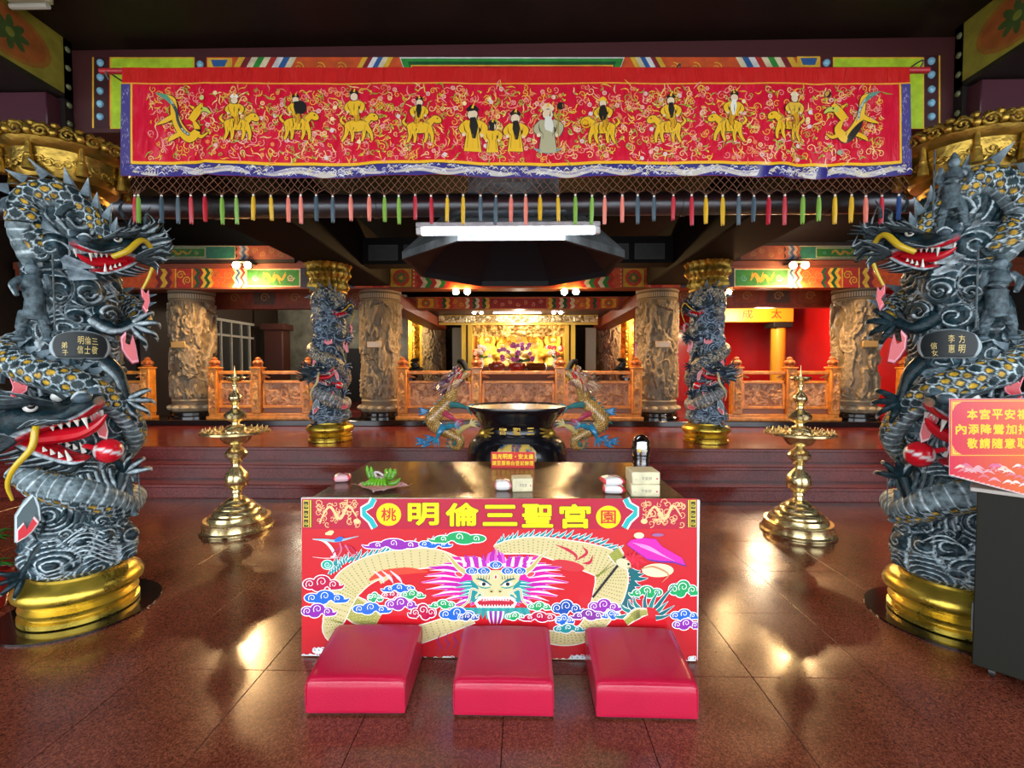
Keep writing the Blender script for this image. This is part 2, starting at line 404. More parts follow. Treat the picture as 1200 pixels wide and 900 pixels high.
for x, ys in ((118, (74, 91, 107, 122, 137)), (235, (76,)), (968, (74,)), (1091, (72, 88, 105, 121, 137))):
    for y in ys:
        p = at(x, y, YB); MB((0.25, 0.55, 0.75)).ball((p.x, YB - 0.002, p.z), (0.024, 0.018, 0.024), seg=12, rings=8).build('stud', M['dragon_gloss'], bm_)
# side beams running to the front, each with a painted flower panel
for s in (-1, 1):
    X = at(78, 83, 3.06).x if s < 0 else at(1125, 83, 3.06).x
    sb = struct('side_beam', MB().box(min(X, X + 0.4 * s), max(X, X + 0.4 * s), -0.8, YB, 3.27, 3.70), M['dark_wood'])
    d = Draw(lambda u, v, o: (X - s * (0.002 + o), u, v), 1e-4)
    d.rect(2.2, 3.30, 3.04, 3.66, (0.30, 0.24, 0.03)); d.disc(2.72, 3.47, 0.24, (0.34, 0.13, 0.02), 0.15); d.disc(2.72, 3.47, 0.21, (0.36, 0.09, 0.02), 0.125)
    for k in range(8):
        a = k * PI / 4; d.disc(2.72 + 0.06 * math.cos(a), 3.47 + 0.05 * math.sin(a), 0.05, (0.05, 0.09, 0.02), 0.022, n=10, rot=a)
    d.disc(2.72, 3.47, 0.025, (0.2, 0.2, 0.03))
    d.build('flower_panel', M['paintn'], sb)
    pm = struct('post_trim', MB().box(min(X, X + 0.1 * s), max(X, X + 0.1 * s), YB - 0.06, YB, 2.98, 3.66), M['dark_wood'])
    for k in range(5): MB((0.16, 0.17, 0.08)).ball((X - s * 0.001, YB - 0.03, 3.6 - 0.12 * k), (0.014, 0.02, 0.02), seg=10, rings=6).build('stud', M['dragon_gloss'], pm)
    struct('side_bracket', MB().box(min(X + .03 * s, X + 0.7 * s), max(X + .03 * s, X + 0.7 * s), 2.95, 3.1, 3.02, 3.262, bev=0.006), mat('plum_paint', (0.06, 0.012, 0.022), 0.4))
    # long dark beams from the front piers to the shrine
    struct('ceiling_beam', MB().box(min(2.2 * s, 2.89 * s), max(2.2 * s, 2.89 * s), 3.46, 8.05, 2.93, 3.6, bev=0.02), M['ceiling'])
    t = empty('lamp_batten', (s * 2.75, 2.68, 3.6)); tag(t, 'pale unlit lamp batten under the %s end of the dark front ceiling' % ('left' if s < 0 else 'right'), 'lamp')
    MB().box(-0.12, 0.12, -0.03, 0.03, 0.0, 0.06, bev=0.01).build('housing', mat('cream_enamel', (0.5, 0.44, 0.3), 0.4), t)
    MB().tube([(-0.11, 0, -0.02), (0.11, 0, -0.02)], 0.016).build('tube', mat('dull_tube', (0.6, 0.58, 0.5), 0.3), t)

# cross beams over the shrine front (Y 8.1) with painted fields
def zig(D, x0, x1, y0, y1, cols, d=1):
    n = len(cols); w = (x1 - x0) / n; m = (y0 + y1) / 2; a = (y1 - y0) * 0.16 * d; q = (y1 - y0) / 4
    for k, c in enumerate(cols):
        l = x0 + k * w; r = l + w + 0.15
        D.poly([(l, y0), (l + a, y0 + q), (l, m), (l + a, y1 - q), (l, y1), (r, y1), (r + a, y1 - q), (r, m), (r + a, y0 + q), (r, y0)], c)
def scroll(D, x0, x1, y0, y1, c, n=5):
    for k in range(n):
        x = x0 + (k + 0.5) * (x1 - x0) / n; D.spiral(x, (y0 + y1) / 2 + ((k % 2) - .5) * (y1 - y0) * .3, (y1 - y0) * 0.26, (y1 - y0) * 0.07, c, a0=k * 2.1, d=1 if k % 2 else -1, n=12)
def flower(D, x0, x1, y0, y1):
    x, y = (x0 + x1) / 2, (y0 + y1) / 2; r = min(x1 - x0, y1 - y0) / 2
    D.rect(x0, y0, x1, y1, (0.06, 0.02, 0.02)); D.rect(x0 + .6, y0 + .6, x1 - .6, y1 - .6, (0.75, 0.42, 0.03)); D.disc(x, y, r * 0.85, (0.7, 0.06, 0.02))
    for k in range(8): a = k * PI / 4; D.disc(x + r * .4 * math.cos(a), y + r * .4 * math.sin(a), r * .25, (0.1, 0.25, 0.06), r * .12, 8, a)
    D.disc(x, y, r * .2, YE)
def dragon_field(D, x0, x1, y0, y1, dim=1.0):
    D.rect(x0, y0, x1, y1, tuple(dim * k for k in CR_)); D.rect(x0 + 1.2, y0 + 1.2, x1 - 1.2, y1 - 1.2, tuple(dim * k for k in GR))
    cx, cy, w, h = (x0 + x1) / 2, (y0 + y1) / 2, (x1 - x0), (y1 - y0); Y = tuple(dim * k for k in (0.85, 0.5, 0.05))
    D.stroke([(cx - w * .2, cy + h * .15), (cx - w * .12, cy - h * .2), (cx - w * .03, cy + h * .15), (cx + w * .06, cy - h * .1), (cx + w * .16, cy + h * .1), (cx + w * .24, cy - h * .2)], [h * .06, h * .2, h * .24, h * .2, h * .12, h * .04], Y)
    for k in range(5): D.stroke([(cx + (k - 2) * w * .09, cy), (cx + (k - 2) * w * .1 + 2, cy + h * .33 * (1 if k % 2 else -1))], [h * .1, h * .02], Y)
    D.spiral(cx + w * .32, cy, h * .22, h * .08, tuple(dim * k for k in (0.7, 0.5, 0.35)), n=10); D.spiral(cx - w * .33, cy, h * .2, h * .07, tuple(dim * k for k in (0.15, 0.5, 0.4)), n=10)
YS = 8.1
zt, zb = at(600, 313, YS).z, at(600, 337.5, YS).z
bb = struct('painted_beam', MB().box(-8.9, 8.9, YS, YS + 0.35, zb, zt).box(-8.9, 8.9, YS - .03, YS + 0.35, zt, zt + .12), mat('red_brown_paint', (0.22, 0.05, 0.02), 0.45))
D = Draw(lambda x, y, o: at(x, y, YS - 0.002 - o), 1e-4)
SQ = 1
for s in (1, -1):
    X = (lambda x: x) if s > 0 else (lambda x: 1212.5 - x)
    def XR(f, a, b, *r, **k): a, b = sorted((X(a), X(b))); f(D, a, b, *r, **k)
    XR(lambda D, a, b: D.rect(a, 314, b, 337, OR), 80, 606)
    XR(zig, 182, 204, 314, 337, [MR, YE, MR, OR], d=s)
    XR(lambda D, a, b: (D.rect(a, 314, b, 337, YE), D.rect(a + 1.5, 314, b - 1.5, 337, R_), scroll(D, a + 3, b - 3, 315, 336, YE, 2)), 205, 226)
    XR(zig, 227, 247, 314, 337, [DG, MR, YE, DG, YE], d=s)
    XR(lambda D, a, b: scroll(D, a, b, 315, 336, (0.6, 0.2, 0.05), 3), 248, 272)
    XR(zig, 272, 287, 314, 337, [CR_, BL, (0.6, .5, .5), R_, CR_], d=s)
    XR(dragon_field, 288, 352, 315, 336)
    XR(lambda D, a, b: D.rect(a, 314, b, 337, (0.02, 0.02, 0.05)), 352, 415)
    XR(lambda D, a, b: (D.rect(a, 314, b, 337, R_), scroll(D, a, b, 315, 336, YE, 2)), 437, 449)
    XR(flower, 457, 483, 314, 337)
    XR(zig, 487, 530, 314, 337, [R_, CR_, GR, R_, CR_, GR, R_, OR], d=s)
    XR(lambda D, a, b: scroll(D, a, b, 315, 336, YE, 5), 532, 600)
D.build('painted_pattern', M['paintn'], bb)
for x in (451.5, 485, 761, 727.5):
    for k in range(5):
        p = at(x, 316.5 + 4.6 * k, YS); MB((0.7, 0.7, 0.6)).ball((p.x, YS - 0.006, p.z), 0.013, seg=8, rings=5).build('stud', M['dragon_gloss'], bb)
# upper green fields over the outer bays
YU = 8.0
for s in (1, -1):
    x0, x1 = (at(150, 296, YU).x, at(345, 296, YU).x) if s > 0 else (at(862, 296, YU).x, at(1062, 296, YU).x)
    u = struct('upper_beam', MB().box(x0, x1, YU, YU + .3, at(600, 306, YU).z, at(600, 286, YU).z), M['dark_wood'])
    D = Draw(lambda x, y, o: at(x, y, YU - .002 - o), 1e-4); X = (lambda x: x) if s > 0 else (lambda x: 1212 - x)
    a, b = sorted((X(160), X(276))); D.rect(a, 288, b, 304, (0.3, 0.24, 0.15)); D.rect(a + 1, 289, b - 1, 303, (0.01, 0.09, 0.07)); dragon_field(D, a + 20, b - 35, 290, 302, 0.35)
    a, b = sorted((X(276), X(293))); zig(D, a, b, 288, 304, [(0.25, .06, .03), (0.2, .2, .25), (0.03, .06, .15), (0.3, .2, .15), (.2, .04, .02)])
    a, b = sorted((X(293), X(344))); D.rect(a, 288, b, 304, (0.2, 0.045, 0.02)); scroll(D, a, b, 289, 303, (0.25, 0.14, 0.05), 5)
    D.build('painted_pattern', M['paintn'], u)
# dim cross beam above the step with grey fields
cb = struct('ceiling_beam', MB().box(-2.19, 2.19, 6.6, 6.9, 2.98, 3.35), M['ceiling'])
D = Draw(lambda x, y, o: (x, 6.598 - o, y), 1e-4)
for x in (-2.1, -1.6, 1.15, 1.65): D.rect(x, 3.03, x + .42, 3.25, (0.03, 0.03, 0.028)); D.rect(x + .02, 3.05, x + .40, 3.23, (0.02, 0.021, 0.02))
D.build('field_panel', M['paintn'], cb)
# inner hall beams
rb = mat('inner_red_paint', (0.30, 0.05, 0.02), 0.45, noise=0.4, nscale=9)
for s in (-1, 1): struct('inner_beam', MB().box(min(2.3 * s, 2.75 * s), max(2.3 * s, 2.75 * s), 8.46, 14.6, 2.70, 2.96, bev=0.01), rb)
YI = 10.5
ib = struct('inner_cross_beam', MB().box(-2.9, 2.9, YI, YI + .3, at(600, 362, YI).z, at(600, 348, YI).z), rb)
D = Draw(lambda x, y, o: at(x, y, YI - .002 - o), 1e-4)
D.rect(488, 348, 724, 362, (0.6, .12, .03)); flower(D, 489, 509, 349, 361.5); flower(D, 704, 723, 349, 361.5)
zig(D, 513, 530, 349, 361.5, [R_, DG, YE, R_]); zig(D, 686, 702, 349, 361.5, [YE, R_, DG, R_])
zig(D, 545, 572, 349, 361.5, [CR_, R_, DG, CR_, R_, DG, YE]); zig(D, 642, 672, 349, 361.5, [YE, DG, R_, CR_, DG, R_, CR_])
D.rect(574, 350, 640, 361, (0.35, .01, .015)); scroll(D, 576, 638, 350.5, 360.5, (.75, .35, .15), 7); scroll(D, 530, 545, 350, 361, YE, 2); scroll(D, 672, 686, 350, 361, YE, 2)
D.build('painted_pattern', M['paintn'], ib)
struct('ceiling', MB().box(-2.9, 2.9, 10.9, 17.4, 3.02, 3.12), M['maroon'])

# side bays at the back: left a window wall and a pale wall, right a red room
wl = struct('wall_side_left', MB().box(-7.1, -6.9, 8.6, 9.9, .6, 3.6).box(-7.1, -6.9, 9.9, 12, .6, 0.8).box(-7.1, -6.9, 9.9, 12, 2.66, 3.6).box(-7.1, -6.9, 11.95, 13.2, .6, 3.6), mat('brown_wall', (0.05, 0.03, 0.02), 0.6))
w1 = struct('window_1', MB().box(-6.94, -6.86, 9.9, 11.95, 2.60, 2.66).box(-6.94, -6.86, 9.9, 11.95, .8, .86), mat('white_frame', (0.62, 0.60, 0.52), 0.4))
for y in (9.93, 10.25, 10.62, 11.0, 11.4, 11.75): MB().box(-6.94, -6.86, y - .02, y + .02, .86, 2.6).build('mullion', mat('white_frame'), w1)
MB().box(-6.95, -6.87, 9.95, 11.93, 2.26, 2.31).build('transom', mat('white_frame'), w1)
gl = mat('dim_glass', (0.05, 0.055, 0.05), 0.08, spec=0.8)
for a, b in ((9.95, 10.23), (10.27, 10.6), (10.64, 10.98), (11.02, 11.38), (11.42, 11.73)):
    MB().box(-6.91, -6.90, a, b, .86, 2.26).build('pane', gl, w1); MB().box(-6.91, -6.90, a, b, 2.31, 2.6).build('pane', gl, w1)
struct('wall_back_left', MB().box(-6.9, -3.2, 13.2, 13.35, .6, 3.6), mat('pale_plaster', (0.36, 0.36, 0.28), 0.7, noise=0.5, nscale=3))
MBx = MB().box(-6.6, -6.1, 11.9, 12.3, .6, 2.62, bev=.02).box(-6.66, -6.04, 11.84, 12.36, 2.5, 2.66, bev=.01)
tag(MBx.build('square_pillar', mat('brown_red', (0.09, 0.025, 0.015), 0.5)), 'square dark red-brown pillar beside the white framed window at far left', 'pillar')
cbn = empty('cabinet', (-4.95, 12.6, .6)); tag(cbn, 'black cabinet with a divided glass front against the pale back wall', 'cabinet')
MB().box(-.75, .75, 0, .5, 0, 1.45, bev=.01).build('body', M['black_matt'], cbn)
for k in range(2): MB().box(-.55 + k * .42, -.17 + k * .42, -.02, .0, .7, 1.33).build('glass_door', mat('smoky_glass', (0.16, 0.17, 0.13), 0.15), cbn)
# lintels over side bays
for s in (-1, 1):
    l = struct('bay_lintel', MB().box(min(2.95 * s, 7 * s), max(2.95 * s, 7 * s), 9.4, 9.6, 2.72, 3.2), rb)
    D = Draw(lambda x, y, o: (x, 9.398 - o, y), 1e-4)
    for k in range(6):
        x = s * (3.3 + k * .62) - .25; D.rect(x, 2.78, x + .5, 3.1, (0.24, 0.05, 0.02)); D.rect(x + .03, 2.81, x + .47, 3.07, (0.10, 0.05, 0.03) if k % 2 else (.3, .06, .02)); D.spiral(x + .25, 2.94, .1, .03, (0.45, .2, .06), n=12)
    D.build('painted_pattern', M['paintn'], l)
red = mat('red_lacquer_wall', (0.62, 0.012, 0.012), 0.22, coat=0.5, noise=0.25, nscale=1.2)
struct('wall_red_back', MB().box(3.2, 7.2, 13.0, 13.15, .6, 3.4), red)
struct('wall_red_side', MB().box(6.9, 7.05, 8.6, 13, .6, 3.4), red)
yc = empty('column', (6.15, 11.2, .6)); tag(yc, 'plain yellow column standing in front of the red walls at right', 'column')
ym = mat('yellow_paint', (0.75, 0.36, 0.02), 0.4)
MB().lathe([(.16, 0), (.16, 1.86)], 24).build('shaft', ym, yc)
MB().box(-.22, .22, -.22, .22, 1.86, 1.98, bev=.01).build('capital', M['black_matt'], yc)
yl = empty('lintel_board', (0, 11.15, 0)); tag(yl, 'yellow lintel board with dark red characters above the yellow column', 'sign')
MB().box(4.6, 6.42, -.1, .12, 2.59, 2.95, bev=.01).build('board', ym, yl)
D = Draw(lambda x, y, o: (x, -.102 - o, y), 1e-4)
for c, x in (('成', 5.35), ('太', 6.02)):
    V, F = text_mesh(c, .01); mn, mx = V.min(0), V.max(0); q = (V - (mn + mx) / 2) / (mx - mn); D._add([(x + a * .24, 2.78 + b * .22) for a, b in q], F, (.45, .03, .01))
D.build('lettering', M['paint'], yl)
# dark partitions to the outside behind the stone pillars
for s in (-1, 1): struct('partition', MB().box(min(7.1 * s, 9 * s), max(7.1 * s, 9 * s), 8.5, 8.6, .6, 4.2), M['dark_wood'])
# ------------------------------------------------------------------ dragon pillars
SL, SLD, PALE, WHT = (0.005, 0.021, 0.028), (0.004, 0.007, 0.009), (0.055, 0.11, 0.135), (0.52, 0.62, 0.66)
REDP, PINK, YEL, YELW = (0.62, 0.008, 0.02), (0.80, 0.25, 0.32), (0.62, 0.42, 0.02), (0.60, 0.36, 0.03)
def crest(c, w=WHT, k=1, off=0):
    """colour function for tubes: a painted light line along the crest"""
    def f(n, seg):
        A = np.tile(np.array(c), (n, seg, 1)); 
        for i in range(k): A[:, (off + i) % seg] = w
        return A
    return f
def loft(mb, st, c=None, seg=20, colf=None, e=0.75):
    """st: (x, y_centre, z_bottom, z_top, half_width); superellipse sections along x"""
    st = np.array(st, float); P = resample(np.c_[st[:, 0], st[:, 2], st[:, 3]], 26); W_ = resample(np.c_[st[:, 4], st[:, 1], st[:, 0]], 26)
    a = np.arange(seg) * 2 * PI / seg; ca, sa = np.cos(a), np.sin(a); ca = np.sign(ca) * abs(ca) ** e; sa = np.sign(sa) * abs(sa) ** e
    V = np.zeros((26, seg, 3)); V[..., 0] = P[:, :1]; V[..., 1] = W_[:, 1:2] + ca[None] * W_[:, :1]
    V[..., 2] = (P[:, 1:2] + P[:, 2:3]) / 2 + sa[None] * (P[:, 2:3] - P[:, 1:2]) / 2
    if colf is not None: c = colf(V)
    mb.grid(V, c, wrapv=True); mb.add(V[0], [tuple(range(seg))[::-1]], np.asarray(c)[0] if np.ndim(c) == 3 else c); mb.add(V[-1], [tuple(range(seg))], np.asarray(c)[-1] if np.ndim(c) == 3 else c)

def dragon_head(parent, T, c1, c2, line, mane_c, horn_c, mouth_c, matl, gloss, rich=1.0, gape=26, seed=1, whisk=YEL, name='dragon_head', wl=1.0, ml=1.0):
    """T: 4x4 placing the head (x = snout, z = up, 1 unit = head of about 0.42 m)"""
    r = random.Random(seed); T = np.array(T); h = MB(c1)
    def upc(V):
        A = np.tile(np.array(c1), V.shape[:2] + (1,)); zr = V[..., 2]; lo = zr.min(1, keepdims=True); hi = zr.max(1, keepdims=True); q = (zr - lo) / np.maximum(hi - lo, 1e-6)
        A[q < 0.16] = mouth_c; A[(q > 0.16) & (q < 0.26)] = line
        return A
    loft(h, [(-.16, 0, -.03, .07, .06), (-.10, 0, -.05, .12, .10), (-.02, 0, -.02, .135, .115), (.05, 0, .0, .10, .095), (.11, 0, .005, .075, .075), (.17, 0, .01, .095, .085), (.215, 0, .03, .10, .07), (.235, 0, .05, .085, .04)], colf=upc, seg=28)
    for s in (-1, 1):
        h.ball((.205, .045 * s, .10), (.034, .030, .028), c1, 12, 8); h.spiral = None
        h.tube(resample([(.235, .03 * s, .10), (.215, .062 * s, .128), (.18, .066 * s, .105), (.19, .04 * s, .09)], 12), [.006, .006, .003], 6, line)
        h.tube(resample([(.10, .05 * s, .10), (.05, .09 * s, .135), (-.01, .12 * s, .15), (-.07, .13 * s, .19)], 14), [.012, .022, .022, .006], 8, colf=crest(c2, line, 1, 0))
        for k in range(4):
            x = .07 - .04 * k; h.tube(resample([(x, .085 * s, .13), (x - .015, .11 * s, .165), (x - .05, .12 * s, .19)], 8), [.010, .008, .002], 6, colf=crest(c2, line))
        for k in range(3): h.tube(resample([(.14 - .03 * k, .075 * s, .02), (.10 - .03 * k, .10 * s, .035 + .01 * k), (.05 - .03 * k, .115 * s, .04)], 8), [.006, .009, .004], 6, colf=crest(c2, line))
        # cheek fan
        for k in range(5):
            a = math.radians(-50 + 28 * k); h.tube(resample([(-.05, .10 * s, .0), (-.12 + .02 * math.sin(a), .15 * s, .06 * math.sin(a)), (-.12 - .08 * ml, (.17 + .02 * k % 3) * s, .13 * math.sin(a))], 9), [.018, .016, .002], 6, colf=crest(c2, line, 1, 0), flat=.6)
    # lower jaw
    ga = math.radians(gape); J = MB(c1)
    def jc(V):
        A = np.tile(np.array(c1), V.shape[:2] + (1,)); zr = V[..., 2]; lo = zr.min(1, keepdims=True); hi = zr.max(1, keepdims=True); q = (zr - lo) / np.maximum(hi - lo, 1e-6)
        A[q > 0.80] = mouth_c; A[(q > 0.66) & (q <= 0.80)] = line; return A
    loft(J, [(-.04, 0, -.03, .0, .07), (.04, 0, -.045, -.005, .075), (.12, 0, -.045, -.01, .06), (.18, 0, -.035, .005, .055), (.205, 0, -.01, .012, .03)], colf=jc, seg=24)
    for k in range(6): J.tube(resample([(.19 - .035 * k, 0, -.03), (.17 - .035 * k, .01, -.075), (.13 - .035 * k, .0, -.10 - .01 * (k % 2))], 8), [.016, .013, .002], 6, colf=crest(c2, line))
    for s in (-1, 1):
        for k in range(4): J.tube(resample([(.0 + .04 * k, .06 * s, -.03), (-.03 + .035 * k, .085 * s, -.06), (-.07 + .03 * k, .10 * s, -.085)], 7), [.012, .010, .002], 6, colf=crest(c2, line))
    c, s_ = math.cos(ga), math.sin(ga); JM = np.array([[c, 0, s_, -.05], [0, 1, 0, 0], [-s_, 0, c, -.035], [0, 0, 0, 1.0]])
    J.xf(JM); 
    hd = h.xf(T).build(name, matl, parent); J.xf(T).build('lower_jaw', matl, hd)
    MB(mouth_c).tube(resample([(-.04, 0, -.03), (.06, 0, -.045), (.13, 0, -.05), (.19, .01, -.03), (.23, .015, .0)], 14), [.03, .034, .028, .018, .004], 10, flat=1.3).xf(T).build('tongue', gloss, hd)
    te = MB((.75, .75, .68))
    for s in (-1, 1):
        for x, L in ((.19, .05), (.16, .03), (.13, .026), (.10, .026), (.07, .024)): te.tube([(x, .062 * s, .018), (x - .004, .06 * s, .018 - L)], [.010, .002], 6)
        for x, L in ((.165, .05), (.13, .026), (.10, .024), (.07, .02)):
            p = JM @ np.array([x, .05 * s, -.002, 1]); te.tube([p[:3], p[:3] + np.array([0, 0, L])], [.010, .002], 6)
    te.xf(T).build('teeth', gloss, hd)
    for s in (-1, 1):
        e = MB((.8, .8, .75)).ball((.045, .085 * s, .115), (.026, .022, .024), None, 14, 9).ball((.058, .099 * s, .117), (.014, .012, .013), (.01, .01, .01), 10, 7); e.xf(T).build('eye', gloss, hd)
        MB(horn_c).tube(resample([(-.05, .06 * s, .12), (-.10, .085 * s, .12 + .09 * ml), (-.10 - .10 * ml, .10 * s, .12 + .13 * ml), (-.10 - .17 * ml, .09 * s, .12 + .21 * ml)], 18), [.026, .022, .016, .004], 8, colf=crest(horn_c, line)).tube(resample([(-.13, .09 * s, .22), (-.12, .11 * s, .28), (-.15, .11 * s, .33)], 8), [.014, .01, .002], 6).xf(T).build('horn', matl, hd)
        if whisk is not None:
            w = MB(whisk).tube(resample([(.19, .06 * s, .07), (.15, .12 * s, .12), (.06, .17 * s, .16 * wl), (-.03, .19 * s, .12 * wl), (-.07, .20 * s, .0), (-.05, .205 * s, -.14 * wl)], 26), [.012, .014, .013, .010, .004], 8); w.xf(T).build('whisker', gloss, hd)
    m = MB(mane_c)
    for k in range(int(34 * rich)):
        a = PI * (k + .5) / int(34 * rich) * 1.5 - PI * .25; y0, z0 = .09 * math.cos(a), .04 + .08 * math.sin(a); L = r.uniform(.16, .30) * ml; w_ = r.uniform(-.05, .05)
        m.tube(resample([(-.10, y0, z0), (-.17, y0 * 1.7 + w_ * .3, z0 * 1.3 + .02), (-.17 - L * .5, y0 * 2.1 + w_, z0 * 1.7 + w_ * .6), (-.16 - L, y0 * 2.2 - w_, z0 * 2.1 + .03)], 11), [.014, .016, .012, .002], 6, colf=crest(mane_c, line, 1, k % 3))
    m.xf(T).build('mane', matl, hd)
    return hd

def head_T(p, snout, up, sc):
    x = Vector(snout).normalized(); z = Vector(up); z = (z - x * z.dot(x)).normalized(); y = z.cross(x)
    M_ = Matrix(((x.x, y.x, z.x, 0), (x.y, y.y, z.y, 0), (x.z, y.z, z.z, 0), (0, 0, 0, 1))); M_ = Matrix.Translation(Vector(p)) @ M_ @ Matrix.Scale(sc, 4); return M_

def scaly_tube(path, rads, pitch, up, n, seg, cols, fin=None, belly=None):
    """dragon body: raised overlapping scales, painted white rims, some yellow spots"""
    P, T, Nn, B, s = frames(resample(path, n), up); r = np.interp(np.linspace(0, 1, n), np.linspace(0, 1, len(rads)), rads)
    ph = np.arange(seg) * 2 * PI / seg; S_, PH = np.meshgrid(s, ph, indexing='ij'); Rr = r[:, None]
    nc = max(6, int(round(2 * PI * np.mean(r) / pitch))); rowh = pitch * .62
    row = np.floor(S_ / rowh); H = np.zeros_like(S_); edge = np.zeros_like(S_, bool); dot = np.zeros_like(S_, bool); done = np.zeros_like(S_, bool)
    for k in (1, 0):
        rr = row - k; a = PH / (2 * PI) * nc + .5 * (rr % 2); ci = np.floor(a); fx = (a - ci - .5); fy = (S_ - rr * rowh) / pitch
        d = np.sqrt((fx * 1.05) ** 2 + (fy * .72) ** 2); ins = (d < .60) & ~done
        H[ins] = .35 + .8 * np.minimum(1, fy[ins] / .83) - .25 * fx[ins] ** 2; edge |= ins & (d > .535)
        hv = _h(ci.astype(np.int64) % nc, rr.astype(np.int64), np.zeros_like(ci, dtype=np.int64), 5)
        dot |= ins & (np.sqrt(fx ** 2 + ((fy - .42) * .9) ** 2) < .15 + .10 * hv) & (hv > .40); done |= ins
    C = np.tile(np.array(cols[0]), S_.shape + (1,)); C[dot] = cols[2]; C[edge] = cols[1]; H[edge] += .12
    if belly is not None:
        bl = np.abs(((PH - belly + PI) % (2 * PI)) - PI) < .75; q = (S_ / (pitch * .9)) % 1
        H = np.where(bl, .5 + .6 * np.sin(q * PI), H); C[bl] = cols[3]; C[bl & (q < .17)] = cols[1]
    C[~done & ~(bl if belly is not None else False)] = cols[1]
    V = P[:, None] + (Nn[:, None] * np.cos(ph)[None, :, None] + B[:, None] * np.sin(ph)[None, :, None]) * (Rr + (H - .6) * pitch * .13)[..., None]
    mb = MB(); mb.grid(V, C, wrapv=True)
    f = MB(cols[0])
    if fin is not None:
        L = s[-1]; m = int(L / (pitch * 1.5))
        for k in range(m):
            i = int((k + .3) / m * (n - 2)); a = fin; o = Nn[i] * math.cos(a) + B[i] * math.sin(a); q = P[i] + o * r[i] * .92; w = pitch * 1.25; hgt = pitch * (1.5 + .4 * (k % 2))
            pts = [q - T[i] * w * .7, q + T[i] * w * .5, q + T[i] * w * .9 + o * hgt]; side = np.cross(T[i], o) * pitch * .22
            V = [pts[0], pts[1] , (pts[0] + pts[1]) / 2 + side + o * hgt * .3, pts[2], (pts[0] + pts[1]) / 2 - side + o * hgt * .3]
            f.add(V, [(0, 2, 3), (2, 1, 3), (1, 4, 3), (4, 0, 3)], [cols[0], cols[0], cols[0], cols[1], cols[0]])
    return mb, f

def swirl_field(U, Z, cells, per, lw):
    """assign each point to the strongest swirl; returns height 0..1 and a white-line mask"""
    best = np.full(U.shape, 1e9); H = np.zeros_like(U); Ln = np.zeros_like(U, bool); second = np.full(U.shape, 1e9)
    for (cu, cz, rad, d, a0, kind) in cells:
        dx, dz = U - cu, Z - cz; rr = np.sqrt(dx * dx + dz * dz); key = rr / rad
        an = np.arctan2(dz, dx) * d + a0
        if kind == 0: ph = (rr / per - an / (2 * PI)) % 1     # spiral
        else: ph = (rr / (per * .55)) % 1                      # concentric arcs
        h = np.clip(1 - .45 * key, .0, 1) + .16 * np.sin(ph * PI); ln = (ph * per * (1 if kind == 0 else .55) < lw) & (rr > per * .25) & (key < (1.15 if kind == 0 else 1.4))
        bt = key < best; second = np.where(bt, best, np.minimum(second, key)); best = np.where(bt, key, best); H = np.where(bt, h, H); Ln = np.where(bt, ln, Ln)
    gap = second - best
    H = H * sstep(0, .16, gap) ; Ln = Ln | ((gap > .05) & (gap < .05 + lw * 14))
    return H, Ln, gap

def flame(pts, sc, out, c_in=REDP, c_out=PINK, thick=.014):
    """a forked painted flame: pts base polyline in local space; returns mesh"""
    m = MB(c_out)
    return m

